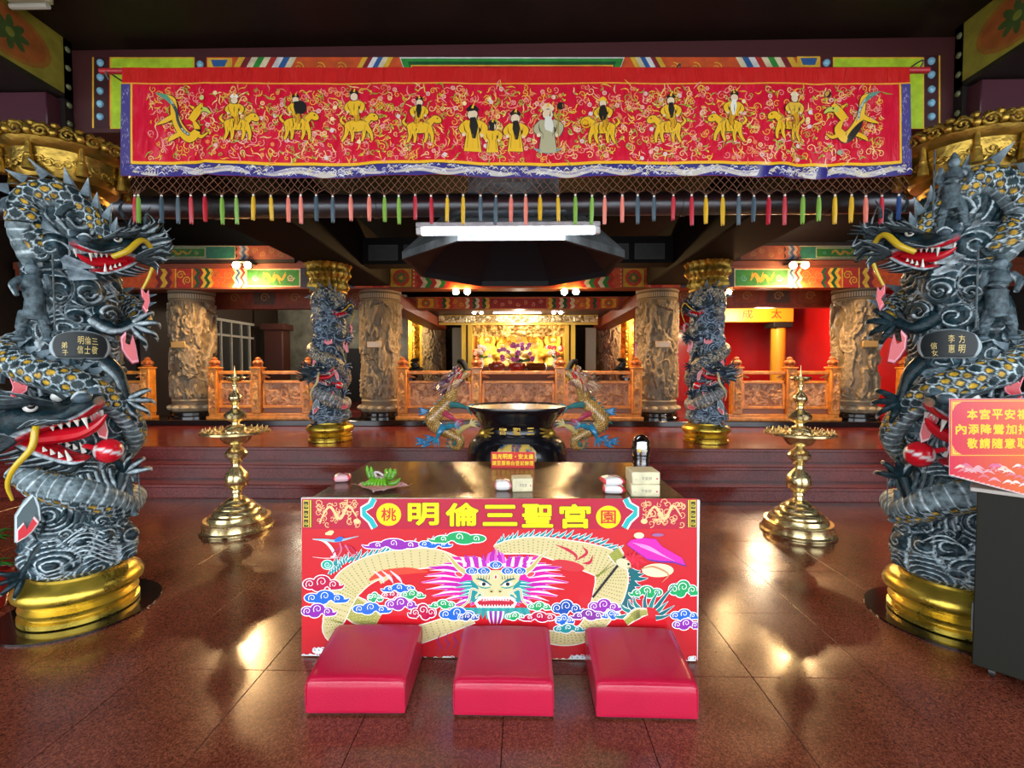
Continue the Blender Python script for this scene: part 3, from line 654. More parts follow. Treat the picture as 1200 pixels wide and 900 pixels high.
def dragon_pillar(name, X, Y, s, z0, z1, res, label, rich=1.0, cols=None, plaque=None, big=True, rot=None, cap_kind='basin', group=None):
    sl, sld, wl_ = cols or (SL, SLD, WHT)
    root = empty(name, (X, Y, z0)); tag(root, label, 'pillar', group)
    d = Vector((CAM.x - X, CAM.y - Y, 0)); rz = math.atan2(d.y, d.x) + PI / 2 if rot is None else rot; root.rotation_euler = (0, 0, rz)
    HT = z1 - z0                      # shaft starts .33 above the floor in the big pillars
    k = 1.0 if big else (z1 - z0) / 2.63
    # picture coordinates of the left front pillar -> local frame (viewer's right is +x, viewer is -y)
    zn = lambda py: (1.5 - (py - 432) / 194.6 - 4.3e-7 * (py - 350) ** 2) * k
    def L(px, py, dep=None, R=.235):
        cx = 77 + (py - 145) * .038; u = (px - cx) / 263.0 * s; z = zn(py)
        if not big: u *= .80
        if dep is None: dep = math.sqrt(max(R * R - u * u, .0004))
        q = 1 - .68 * dep / 2.8 if big else 1
        return (u * q, -dep * (1 if big else .9), 1.5 + (z - 1.5) * q if big else z)
    KS = k if big else k * .85
    # base: black disc and gold mouldings
    if big: MB((0.004, 0.004, 0.005)).lathe([(.40, 0.0005), (.40, .010)], 48, None).build('floor_disc', M['black_gloss'], root)
    g = MB((1, 1, 1)); z = .010 if big else 0
    base = [(.27, 0), (.285, .01), (.285, .045), (.262, .055), (.262, .065), (.278, .085), (.282, .11), (.262, .13), (.255, .14), (.275, .16), (.306, .20), (.312, .235), (.298, .275), (.262, .305), (.235, .312), (.225, .325), (.225, .345)]
    base = [(r * (1.0 if big else 1.02), q * .76) for r, q in base]
    g.lathe([(r, z + q) for r, q in base], 64); g.build('gold_base', M['gold'], root)
    zc0 = .26
    # carved core
    nu, nz = res; th = np.arange(nu) * 2 * PI / nu - PI; zz = np.linspace(zc0, HT + .02, nz); TH, ZZ = np.meshgrid(th, zz, indexing='ij'); R0 = .19 if big else .185
    rn = random.Random(11 + int(s) + (0 if big else 5)); cells = []
    def cell(px, py, rad, dd, a0, kd=0):
        u = L(px, py)[0]; cells.append((math.asin(max(-.98, min(.98, u / .235))) * R0 if big else u * .9, zn(py), rad, dd * s, a0, kd))
    cell(90, 255, .13, 1, 0); cell(62, 300, .08, -1, 1); cell(105, 343, .10, 1, 2); cell(131, 366, .10, -1, 0.5); cell(72, 342, .07, 1, 1); cell(150, 320, .09, 1, 3); cell(40, 365, .07, -1, 2); cell(90, 375, .06, -1, 2); cell(60, 590, .09, 1, 0, 1); cell(100, 560, .13, 1, 1, 1); cell(140, 590, .11, -1, 2, 1)
    cell(95, 620, .055, 1, 0); cell(122, 622, .05, -1, 0); cell(150, 628, .06, 1, 2); cell(70, 640, .10, -1, 2, 1); cell(115, 658, .12, 1, 1, 1); cell(150, 655, .09, -1, 1, 1); cell(45, 650, .09, 1, 1, 1); cell(85, 645, .05, 1, 1)
    q = 0
    while q < (70 if big else 90):
        th_ = rn.uniform(-PI, PI); zc = rn.uniform(zc0, HT)
        if big and abs(th_) < 1.35 and (zn(385) < zc or zc < zn(560)) : q += .4; continue
        cells.append((th_ * R0, zc, rn.uniform(.06, .11), rn.choice((-1, 1)), rn.uniform(0, 6), 0 if rn.random() < .6 else 1)); q += 1
    cells2 = cells + [(c[0] + 2 * PI * R0, *c[1:]) for c in cells if c[0] < -PI * R0 * .6] + [(c[0] - 2 * PI * R0, *c[1:]) for c in cells if c[0] > PI * R0 * .6]
    H, Ln, gap = swirl_field(TH * R0, ZZ, cells2, .045 if big else .05, .0066 if big else .010)
    wave = sstep(zn(600), zn(640), ZZ) * (1 - sstep(zn(655), zn(690), ZZ) * .5) if False else np.exp(-((ZZ - zn(638)) / (.16 * k)) ** 2)
    lump = fbm(np.cos(TH) * 2.2 + 3, np.sin(TH) * 2.2 + 5, ZZ * 5, 3, 3 + int(s)) - .5
    R = R0 + .045 * H + .10 * lump * (1 if big else .6) + .055 * wave
    topf = np.clip((HT - ZZ) / .08, 0, 1); R = R * (.92 + .08 * topf); R = np.where(ZZ < zc0 + .05, np.minimum(R, .20 + (ZZ - zc0) * 1.2), R)
    fine = fbm(np.cos(TH) * 9, np.sin(TH) * 9, ZZ * 26, 3, 9) - .5; R = R + .014 * fine
    V = np.stack([np.sin(TH) * R, -np.cos(TH) * R, ZZ], -1)
    C = np.tile(np.array(sl), TH.shape + (1,)) * (0.7 + 1.0 * fbm(np.cos(TH) * 3, np.sin(TH) * 3, ZZ * 4, 4, 21))[..., None]
    C[gap < .05] = sld; 
    dab = fbm(TH * 6, ZZ * 24, 0, 3, 31); C = C * (1 - sstep(.52, .7, dab)[..., None] * .55) + np.array(PALE) * (sstep(.52, .7, dab)[..., None] * .55)
    C[Ln] = wl_
    m = MB(); m.grid(V, C, wrapu=True); m.build('carved_core', M['dragon'], root, smooth=175)
    # ---- upper dragon: long scaled body winding round the pillar
    f = 1 if big else .5
    path = [L(128, 275, .26), L(100, 246, .24), L(68, 228, .22), L(38, 240, .17), L(33, 272, .16), L(52, 312, .10), L(95, 335, -.18), L(150, 350, -.20), L(168, 372, -.05), L(140, 388, -.19), L(80, 395, -.24), L(30, 402, -.14), L(14, 416, .02), L(34, 432, .17), L(72, 443, .26), L(112, 458, .27), L(146, 482, .19), L(164, 515, .03), L(135, 548, -.2), L(70, 566, -.22)]
    if s < 0 and big: path[3] = L(22, 246, .16); path[4] = L(16, 275, .14); path[2] = L(58, 222, .2)
    dc = [(.022, .045, .052), wl_, YELW, (.16, .22, .24)] if big else [(.05, .07, .10), (.6, .55, .42), (.55, .42, .2), (.2, .22, .25)]
    bd, fn = scaly_tube(path, [.05, .075, .08, .075, .07, .07, .07, .08, .075, .06, .04], .058 if big else .06, (0, 0, 1), int(640 * f), 84 if big else 36, dc, fin=-.5 if s > 0 else .5, belly=PI)
    db = bd.build('dragon_body', M['dragon'], root, smooth=60); fn.build('dorsal_fin', M['dragon'], db, smooth=0)
    # big spiny fin left of the upper head, and the saw fin on the lower coil
    sp = MB(sl)
    for j, (px, py, ln_) in enumerate(((72, 262, 26), (78, 282, 34), (76, 300, 38), (92, 312, 30), (96, 250, 20))):
        a = Vector(L(px - 16, py - 8, .2)); b = Vector(L(px + ln_, py + 10, .25)); c_ = Vector(L(px - 12, py + 16, .19)); n_ = Vector((0, -.03, 0))
        sp.add([a, c_, b, (a + c_) / 2 + n_ , (a + c_) / 2 - n_], [(0, 3, 2), (3, 1, 2), (1, 4, 2), (4, 0, 2)], [wl_, wl_, wl_, sl, sl])
    sp.build('spiny_fin', M['dragon'], root, smooth=0)
    sf = MB(sl)
    for j in range(9):
        px = 8 + 15 * j; py = 418 + j * 5.2 + (2 if j % 2 else 0); a, b, c_ = Vector(L(px, py + 4, None, .27)), Vector(L(px + 17, py + 9, None, .27)), Vector(L(px + 1, py - 14, None, .30)); n_ = Vector((0, -.02, 0))
        sf.add([a, b, c_, (a + b) / 2 + n_, (a + b) / 2 - n_], [(0, 3, 2), (3, 1, 2), (1, 4, 2), (4, 0, 2)], [sl, wl_, wl_, (.09, .13, .15), sl])
    sf.build('saw_fin', M['dragon'], root, smooth=0)
    # heads
    hk = KS * (1.0 if big else 1.0)
    up_sn = (-.9 * s, -.55, -.22); p = L(137, 290, .27)
    dragon_head(root, head_T(p, up_sn, (0.1 * s, -.25, 1), .92 * hk), sl, (.016, .028, .034), wl_, (.014, .027, .033), (.04, .06, .07), REDP, M['dragon'], M['dragon_gloss'], rich, 22, 3, whisk=None, ml=.22)
    # yellow whisker arching over to the outer side
    wp = [L(133, 294, .40), L(152, 284, .42), L(170, 268, .38), L(183, 275, .33), L(187, 295, .30), L(182, 312, .28), L(173, 330, .27)]
    MB(YEL).tube(resample(wp, 40), [.016, .018, .014, .011, .008] if big else [.008, .008, .004], 10).build('whisker', M['dragon_gloss'], root)
    lo_sn = (.84 * s, -.50, .24); p = L(54, 500, .30)
    dragon_head(root, head_T(p, lo_sn, (-.2 * s, -.1, 1), 1.28 * hk), sl, (.016, .028, .034), wl_, (.014, .027, .033), (.04, .06, .07), REDP, M['dragon'], M['dragon_gloss'], rich, 44, 8, whisk=None, name='dragon_head', ml=.4)
    wp = [L(48, 490, .42), L(44, 500, .45), L(40, 520, .46), L(22, 540, .44), L(15, 558, .40), L(20, 575, .38)]
    MB(YEL if big else (.6, .5, .25)).tube(resample(wp, 30), [.014, .017, .013, .007], 10).build('whisker', M['dragon_gloss'], root)
    # lower dragon's trunk with ribbed belly
    path = [L(26, 540, .14), L(52, 562, .20), L(88, 575, .25), L(122, 588, .22), L(150, 600, .10), L(160, 590, -.08), L(120, 600, -.2), L(60, 610, -.18)]
    bd, fn = scaly_tube(path, [.07, .09, .095, .08, .07, .05], .05, (0, 0, 1), int(220 * f), 40 if big else 26, dc, fin=None, belly=1.2 if s > 0 else -1.2)
    bd.build('dragon_body', M['dragon'], root, smooth=60)
    # claws: each a forearm with four hooked talons
    def claw(px, py, dep, ang, sc, arm):
        m_ = MB(sl); o = Vector(L(px, py, dep)); A = [L(*q) for q in arm] + [tuple(o)]
        m_.tube(resample(A, 16), [.05 * KS, .042 * KS, .03 * KS, .034 * KS], 10, colf=crest(sl, wl_, 1, 3))
        ca = m_.build('dragon_leg', M['dragon'], root); 
        for t in range(4):
            a = math.radians(ang + (t - 1.5) * 34); dx, dz = math.cos(a) * s, math.sin(a)
            q1 = o + Vector((dx * .05, -.03, dz * .05)) * sc; q2 = o + Vector((dx * .095, -.045, dz * .095)) * sc; q3 = o + Vector((dx * .12, -.015, dz * .12 - .01)) * sc; q4 = o + Vector((dx * .13, .02, dz * .125 - .03)) * sc
            MB(sl).tube(resample([o, q1, q2, q3, q4], 12), [.016 * sc, .02 * sc, .014 * sc, .010 * sc, .002], 8, colf=lambda n, g_: np.where((np.arange(n)[:, None, None] > n * .66), np.array(wl_), np.where((np.arange(g_)[None, :, None] == 2), np.array(wl_), np.array(sl))) * np.ones((n, g_, 3))).build('talon', M['dragon'], ca)
    kk = KS
    claw(158, 376, .19, -10, 1.15 * kk, [(110, 372, .18), (135, 384, .22)])
    claw(152, 470, .24, -20, 1.1 * kk, [(120, 420, .16), (142, 440, .22)])
    claw(150, 560, .20, 60, 1.1 * kk, [(118, 590, .18), (140, 585, .22)])
    claw(32, 660, .15, 200, .9 * kk, [(60, 630, .18), (45, 645, .18)])
    # flames and fans: red painted, pink rim
    def blade(outline, dep, thick=.03, inner=.78, ci=REDP, co=PINK, nm='flame', stripes=0):
        pts = [Vector(L(px, py, dep)) for px, py in outline]; c_ = sum(pts, Vector()) / len(pts); m_ = MB(); n = len(pts); o = Vector((0, -thick, 0))
        P0 = pts; P1 = [c_ + (q - c_) * .93 + o for q in pts]; P2 = [c_ + (q - c_) * inner + o * 1.05 for q in pts]
        def ringf(A, B_, c1, c2):
            m_.add(A + B_, [(i, (i + 1) % n, n + (i + 1) % n, n + i) for i in range(n)], [c1] * n + [c2] * n)
        ringf(P0, P1, co, co); ringf(P1, P2, co, co)
        tr = geometry.tessellate_polygon([[Vector((q.x, q.z, 0)) for q in P2]]); m_.add(P2, [tuple(t) for t in tr], ci)
        tr = geometry.tessellate_polygon([[Vector((q.x, q.z, 0)) for q in P0]]); m_.add([q + Vector((0, .01, 0)) for q in P0], [tuple(t) for t in tr], ci)
        m_.build(nm, M['dragon_gloss'], root, smooth=0)
    blade([(143, 392), (150, 384), (148, 398), (156, 402), (160, 388), (164, 400), (167, 414), (169, 424), (160, 426), (152, 418), (145, 408)], .20)
    blade([(170, 328), (177, 336), (181, 330), (183, 346), (178, 362), (172, 354), (176, 346), (171, 340)], .25, ci=(.7, .01, .02))
    blade([(14, 434), (20, 446), (26, 440), (30, 450), (38, 442), (36, 456), (28, 462), (24, 470), (17, 462), (20, 452)], .16)
    blade([(104, 478), (116, 482), (126, 492), (130, 508), (128, 518), (118, 514), (112, 500), (106, 490)], .30, ci=REDP, co=(.75, .5, .5), nm='red_fin')
    blade([(22, 592), (30, 580), (44, 566), (50, 584), (52, 600), (44, 612), (36, 618), (22, 622)], .24, ci=(.06, .10, .11), co=wl_, nm='fan_fin')
    blade([(24, 608), (32, 600), (36, 608), (44, 594), (50, 602), (42, 612), (34, 618), (24, 622)], .262, co=(.8, .6, .6), nm='fan_rim')
    if not big: 
        for (a, b, t) in ((60, 392, 0), (70, 560, 0), (110, 470, 0), (130, 600, 1)):
            blade([(a, b), (a + 8, b - 9), (a + 14, b), (a + 22, b - 10), (a + 28, b - 1), (a + 38, b - 12), (a + 40, b + 4), (a + 20, b + 10)], .25)
    # striped ball
    bc = Vector(L(130, 531, .30)); rb_ = .072 * KS; t_ = np.arange(28) * 2 * PI / 28; a_ = np.linspace(-PI / 2, PI / 2, 18)
    Pb = np.stack([np.cos(t_)[:, None] * np.cos(a_)[None], np.sin(t_)[:, None] * np.cos(a_)[None], np.ones(28)[:, None] * np.sin(a_)[None]], -1)
    Cb = np.where((np.abs(Pb[..., 2:3] * .8 + Pb[..., 0:1] * .3 - .05) < .09) | (np.abs(Pb[..., 0:1]) > .86), np.array((.7, .72, .72)), np.array(REDP)) * np.ones(Pb.shape)
    mb_ = MB(); mb_.grid(Pb * rb_ + np.array(bc), Cb, wrapu=True); mb_.build('striped_ball', M['dragon_gloss'], root)
    MB(REDP).tube([L(120, 528, .28), L(98, 522, .3)], [.02 * KS, .012 * KS], 8).build('ribbon', M['dragon_gloss'], root)
    # painted cloud scrolls standing proud
    cl = MB(sl)
    def scr(px, py, r_, turns, w, R=.262, d_=1, a0=0):
        n = 40; pts = []
        for i in range(n):
            t = i / (n - 1); a = a0 + d_ * t * turns * 2 * PI; q = r_ * (1 - .9 * t); pts.append(L(px + q * math.cos(a), py + q * .85 * math.sin(a), None, R))
        cl.tube(pts, [w, w, w * .5], 8, colf=crest((.03, .055, .065), wl_, 2, 7) )
    for a in ((90, 255, 24, 1.9, .020, .285, 1, 2), (105, 343, 15, 1.8, .014), (130, 366, 14, 1.7, .013, .262, -1), (70, 348, 11, 1.4, .012, .262, 1, 2), (150, 622, 10, 1.5, .011), (96, 618, 9, 1.4, .010, .26), (78, 624, 8, 1.4, .010, .26, -1), (122, 616, 9, 1.4, .010, .26, -1), (56, 634, 9, 1.3, .010, .27), (140, 612, 8, 1.3, .010, .27, -1), (48, 300, 10, 1.4, .012, .25)): scr(*a)
    # long wave lines low down, cloth folds and hair higher up
    for j in range(int(7 * rich)):
        yy = 632 + j * 5; cl.tube([L(34 + 3 * j + i * 3.0, yy + 9 * math.sin(i / 36 * PI * 2.4 + j * .25) - 3, None, .272) for i in range(int(38 - j))], .0045 if big else .006, 5, c=wl_)
    for j in range(9):
        cl.tube(resample([L(60 + 9 * j, 560 - j, None, .27), L(74 + 8 * j, 575, None, .28), L(84 + 8 * j, 596, None, .26), L(80 + 9 * j, 612, None, .25)], 16), [.012, .018, .008], 6, colf=crest((.05, .08, .09), wl_, 1, 2))
    for j in range(14 if big else 26):
        x0 = rn.uniform(30, 150); y0 = rn.uniform(400, 620) if not big else rn.choice((rn.uniform(385, 400), rn.uniform(540, 600))); 
        cl.tube(resample([L(x0, y0, None, .25), L(x0 + rn.uniform(-8, 8), y0 + 14, None, .275), L(x0 + rn.uniform(-10, 10), y0 + 30, None, .25)], 10), [.008, .013, .003], 6, colf=crest((.02, .045, .055), wl_, 1, 1))
    cl.build('cloud_scrolls', M['dragon'], root)
    # small robed warriors in the relief
    def figure(px, py, sc, dep):
        f_ = MB((.09, .13, .15)); o = Vector(L(px, py, dep)); q = lambda x, z, y=0: (o.x + x * sc * s, o.y + y * sc, o.z + z * sc)
        f_.tube(resample([q(0, -.16), q(.01, -.05), q(0, .05), q(0, .10)], 14), [.055 * sc, .045 * sc, .055 * sc, .03 * sc], 12, colf=crest((.09, .13, .15), wl_, 1, 4)); f_.ball(q(0, .135), .032 * sc, (.2, .27, .3), 12, 8); f_.tube([q(0, .155), q(0, .20)], [.03 * sc, .006 * sc], 8)
        for t in (-1, 1): f_.tube(resample([q(.045 * t, .07), q(.075 * t, .03, -.03), q(.06 * t, .10 if t > 0 else -.03, -.07)], 10), [.024 * sc, .02 * sc, .012 * sc], 8, colf=crest((.09, .13, .15), wl_, 1, 2)); f_.tube(resample([q(.03 * t, -.12), q(.05 * t, -.2, -.02), q(.055 * t, -.27)], 8), [.032 * sc, .026 * sc, .016 * sc], 8); f_.ball(q(.06 * t, -.275, -.02), (.03 * sc, .04 * sc, .016 * sc))
        f_.tube(resample([q(.09, -.22, -.09), q(.09, .22, -.07)], 4), .005 * sc, 6, c=(.09, .12, .13))
        f_.build('carved_figure', M['dragon'], root)
    if big:
        figure(40, 345, .95, .22)
        if s < 0: figure(88, 222, .85, .30)
        figure(152, 575, .7, .16)
    # plaque with gilt characters
    if plaque:
        pm = MB((.01, .016, .018)); n, mm = 30, 12; 
        us = np.linspace(-1, 1, n); vs = np.linspace(-1, 1, mm); 
        def pq(a, b, off): 
            px = 95 + 37 * a * math.sqrt(max(0, 1 - .35 * b * b)); py = 403 + 17 * b * (1 - .25 * abs(a) ** 3) + 3 * a * a
            u, y_, z_ = L(px, py, None, .285); return (u, y_ - off, z_)
        Pp = [[pq(a, b, .02 if abs(a) < .99 and abs(b) < .99 else -.02) for b in vs] for a in us]; Cp = [[(.006, .011, .013) if abs(a) < .93 and abs(b) < .85 else wl_ for b in vs] for a in us]
        pm.grid(Pp, Cp); po = pm.build('plaque', M['paint'], root)
        D = Draw(lambda x, y, o: (lambda q: (q[0], q[1], q[2]))(pq(x, y, .0225 + o)), 1e-4)
        for (tx, a, b, w, h_) in plaque: D.text(tx, a * s if s > 0 else a, b, w * 1.15, h_ * 1.1, (.80, .62, .22))
        if s < 0: 
            D = Draw(lambda x, y, o: pq(-x, y, .0225 + o), 1e-4)
            for (tx, a, b, w, h_) in plaque: D.text(tx, a, b, w * 1.15, h_ * 1.1, (.80, .62, .22))
        D.build('gilt_lettering', M['paint'], po)
    # gold capital
    if cap_kind == 'basin':
        c0 = 0.0
        cp = MB().lathe([(.15, -.06), (.165, -.02), (.20, 0), (.205, .03), (.17, .045), (.175, .06), (.235, .09), (.265, .16), (.272, .22), (.275, .25), (.30, .27), (.315, .30), (.31, .32), (.29, .33), (.28, .345), (.20, .35), (.0, .35)], 64, None, (0, 0, c0), capt=False)
        cap_ = cp.build('basin_capital', M['gold_dark'], root); cap_.location = (0, 0, HT); cap_.scale = (.97, .97, .90)
        rm = MB()
        for j in range(18):
            a = j * 2 * PI / 18; o = Vector((.315 * math.sin(a), -.315 * math.cos(a), c0 + .325)); e1 = Vector((math.cos(a), math.sin(a), 0)); e2 = Vector((0, 0, 1)); dn = Vector((math.sin(a), -math.cos(a), 0))
            pts = [o + (e1 * math.cos(t / 20 * 3.4 * PI) + e2 * math.sin(t / 20 * 3.4 * PI)) * (.040 * (1 - t / 23)) + dn * (.006 + .0006 * t) for t in range(21)]
            rm.tube(pts, [.011, .010, .006], 6); o2 = o + e1 * .055; rm.ball(o2 + dn * .004, (.022, .022, .026), None, 8, 6)
        for j in range(36):
            a = j * 2 * PI / 36; rr = .30; o = Vector((.288 * math.sin(a), -.288 * math.cos(a), c0 + .375 + .006 * (j % 2))); rm.ball(o, (.024, .024, .02), None, 8, 5)
        rm.build('scrolled_rim', M['gold_relief'], cap_)
        rl = MB()
        for j in range(40):
            a = j * 2 * PI / 40; z_ = c0 + .165 + .022 * math.sin(j * 2.4); rr = .268; o = Vector((rr * math.sin(a), -rr * math.cos(a), z_)); e1 = Vector((math.cos(a), math.sin(a), 0))
            pts = [o + (e1 * math.cos(j + t / 12 * 3 * PI) + Vector((0, 0, 1)) * math.sin(j + t / 12 * 3 * PI)) * (.026 * (1 - t / 15)) for t in range(13)]; rl.tube(pts, [.008, .007, .004], 5)
        rl.build('relief_band', M['gold_relief'], cap_)
        for j in range(8):
            a = j * PI / 4 + .2; o = Vector((.295 * math.sin(a), -.295 * math.cos(a), c0)); MB().tube([o + Vector((0, 0, .28)), o + Vector((0, 0, .18))], [.012, .018], 8).tube([o + Vector((0, 0, .18)), o + Vector((0, 0, .10))], [.022, .03], 10).ball(o + Vector((0, 0, .185)), .022, None, 8, 6).build('tassel_ornament', M['gold_relief'], cap_)
    else:
        c0 = HT; cp = MB()
        a_ = np.arange(80) * 2 * PI / 80; zc = np.linspace(-.04, .335, 12); A, B_ = np.meshgrid(a_, zc, indexing='ij')
        rr = .235 + .05 * sstep(0, .36, B_) + .022 * np.sin(A * 20 + B_ * 6) + .02 * np.sin(B_ * 40); cp.grid(np.stack([rr * np.cos(A), rr * np.sin(A), B_ + c0], -1), wrapu=True)
        cp.lathe([(.24, -.05), (.245, -.03)], 40, None, (0, 0, c0)); cp.build('gilt_capital', M['gold_relief'], root)
    return root

YP = 2.80
RES = (300, 620)
dragon_pillar('dragon_pillar', -2.67, YP, 1, 0.0, 2.50, RES, 'large slate-grey carved dragon pillar with gold basin top at the far left front', plaque=[('弟', -.52, .02, .16, .42), ('子', -.52, .55, .16, .35), ('明', .0, -.3, .17, .5), ('倫', .23, -.3, .17, .5), ('三', .46, -.28, .17, .4), ('信', -.02, .35, .17, .5), ('士', .22, .35, .17, .5), ('敬', .46, .35, .17, .5)])
dragon_pillar('dragon_pillar', 2.63, YP, -1, 0.0, 2.50, RES, 'large slate-grey carved dragon pillar half hidden behind the red notice at right', plaque=[('信', -.45, .1, .18, .42), ('女', -.45, .6, .18, .4), ('方', .42, -.3, .17, .5), ('明', .42, .35, .17, .5), ('李', .1, -.3, .17, .5), ('惠', .1, .35, .17, .5)])
BL2 = ((.010, .024, .050), (.004, .007, .013), (.34, .43, .54))
for X, s, w in ((-2.60, 1, 'left'), (2.60, -1, 'right')):
    dragon_pillar('small_dragon_pillar', X, 6.42, s, 0.5, 2.59, (150, 300), 'slimmer blue-grey dragon pillar with gold foot on the %s of the stepped platform' % w, rich=.6, cols=BL2, big=False, cap_kind='gilt', rot=math.atan2(-6.42, .08 - X) + PI / 2)

# ------------------------------------------------------------------ carved stone pillars
def stone_mesh():
    nu, nz = 180, 300; th = np.arange(nu) * 2 * PI / nu; zz = np.linspace(.34, 2.13, nz); T_, Z_ = np.meshgrid(th, zz, indexing='ij'); cx, cy = np.cos(T_) * 1.5, np.sin(T_) * 1.5
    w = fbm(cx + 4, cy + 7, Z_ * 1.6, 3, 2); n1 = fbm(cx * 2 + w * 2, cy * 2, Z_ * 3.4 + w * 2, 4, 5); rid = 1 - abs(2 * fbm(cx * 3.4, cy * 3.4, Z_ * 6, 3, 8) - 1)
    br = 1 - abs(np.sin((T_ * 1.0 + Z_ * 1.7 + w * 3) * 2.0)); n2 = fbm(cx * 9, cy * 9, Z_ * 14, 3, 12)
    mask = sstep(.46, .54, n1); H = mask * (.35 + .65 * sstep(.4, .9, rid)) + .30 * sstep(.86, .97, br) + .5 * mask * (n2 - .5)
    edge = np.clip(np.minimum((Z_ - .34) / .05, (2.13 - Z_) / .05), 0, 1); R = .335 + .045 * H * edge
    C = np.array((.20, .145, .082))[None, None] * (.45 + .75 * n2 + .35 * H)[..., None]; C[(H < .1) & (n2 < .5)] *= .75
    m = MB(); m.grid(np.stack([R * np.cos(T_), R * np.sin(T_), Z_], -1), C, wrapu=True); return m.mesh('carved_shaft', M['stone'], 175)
sh_me = stone_mesh(); SB = (.14, .10, .06)
ped_me = MB((.012, .012, .013)).lathe([(.40, 0), (.40, .03), (.375, .05), (.375, .10), (.35, .125)], 48).mesh('black_plinth', M['black_gloss'])
bas_me = MB(SB).lathe([(.34, .12), (.37, .15), (.385, .19), (.375, .235), (.35, .25), (.345, .30), (.355, .32), (.335, .345)], 48).mesh('moulded_base', M['stone'])
cap_me = MB((.10, .07, .04)).lathe([(.335, 2.12), (.36, 2.135), (.355, 2.15), (.355, 2.25), (.375, 2.27), (.38, 2.31), (.36, 2.345)], 48).mesh('capital_band', M['stone'])
lob = MB(SB); 
for j in range(14):
    a = j * 2 * PI / 14; lob.ball((.36 * math.cos(a), .36 * math.sin(a), .195), (.075, .075, .045), None, 10, 7)
lob_me = lob.mesh('lotus_lobes', M['stone'])
flt = MB((.09, .065, .04))
for j in range(60):
    a = j * 2 * PI / 60; flt.box(-.006, .006, -.012, .012, 2.16, 2.24); v = flt.v[-1]; c_, s_ = math.cos(a), math.sin(a); v = v + np.array([.357, 0, 0]); flt.v[-1] = np.c_[v[:, 0] * c_ - v[:, 1] * s_, v[:, 0] * s_ + v[:, 1] * c_, v[:, 2]]
flt_me = flt.mesh('fluting', M['stone'])
plq = MB((.45, .28, .10)).box(-.13, .13, -.39, -.36, 1.27, 1.38, bev=.008).mesh('name_tablet', M['dragon_gloss'])
def stone_pillar(X, Y, label, rz=0, sc=1.0, z=.6, tab=True):
    t = empty('stone_pillar', (X, Y, z), rz); tag(t, label, 'pillar'); t.scale = (1, 1, sc)
    for nm, me in (('black_plinth', ped_me), ('moulded_base', bas_me), ('lotus_lobes', lob_me), ('carved_shaft', sh_me), ('capital_band', cap_me), ('fluting', flt_me)) + ((('name_tablet', plq),) if tab else ()):
        o = bpy.data.objects.new(nm, me); COL.objects.link(o); o.parent = t
        if nm == 'name_tablet': o.rotation_euler = (0, 0, -rz)
    return t
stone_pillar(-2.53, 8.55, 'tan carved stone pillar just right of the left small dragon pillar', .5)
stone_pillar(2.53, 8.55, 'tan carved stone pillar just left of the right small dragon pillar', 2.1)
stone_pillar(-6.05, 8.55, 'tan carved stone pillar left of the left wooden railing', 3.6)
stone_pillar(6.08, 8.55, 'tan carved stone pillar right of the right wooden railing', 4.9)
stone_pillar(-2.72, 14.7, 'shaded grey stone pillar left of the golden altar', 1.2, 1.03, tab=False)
stone_pillar(2.78, 14.7, 'shaded grey stone pillar right of the golden altar', 2.9, 1.03, tab=False)

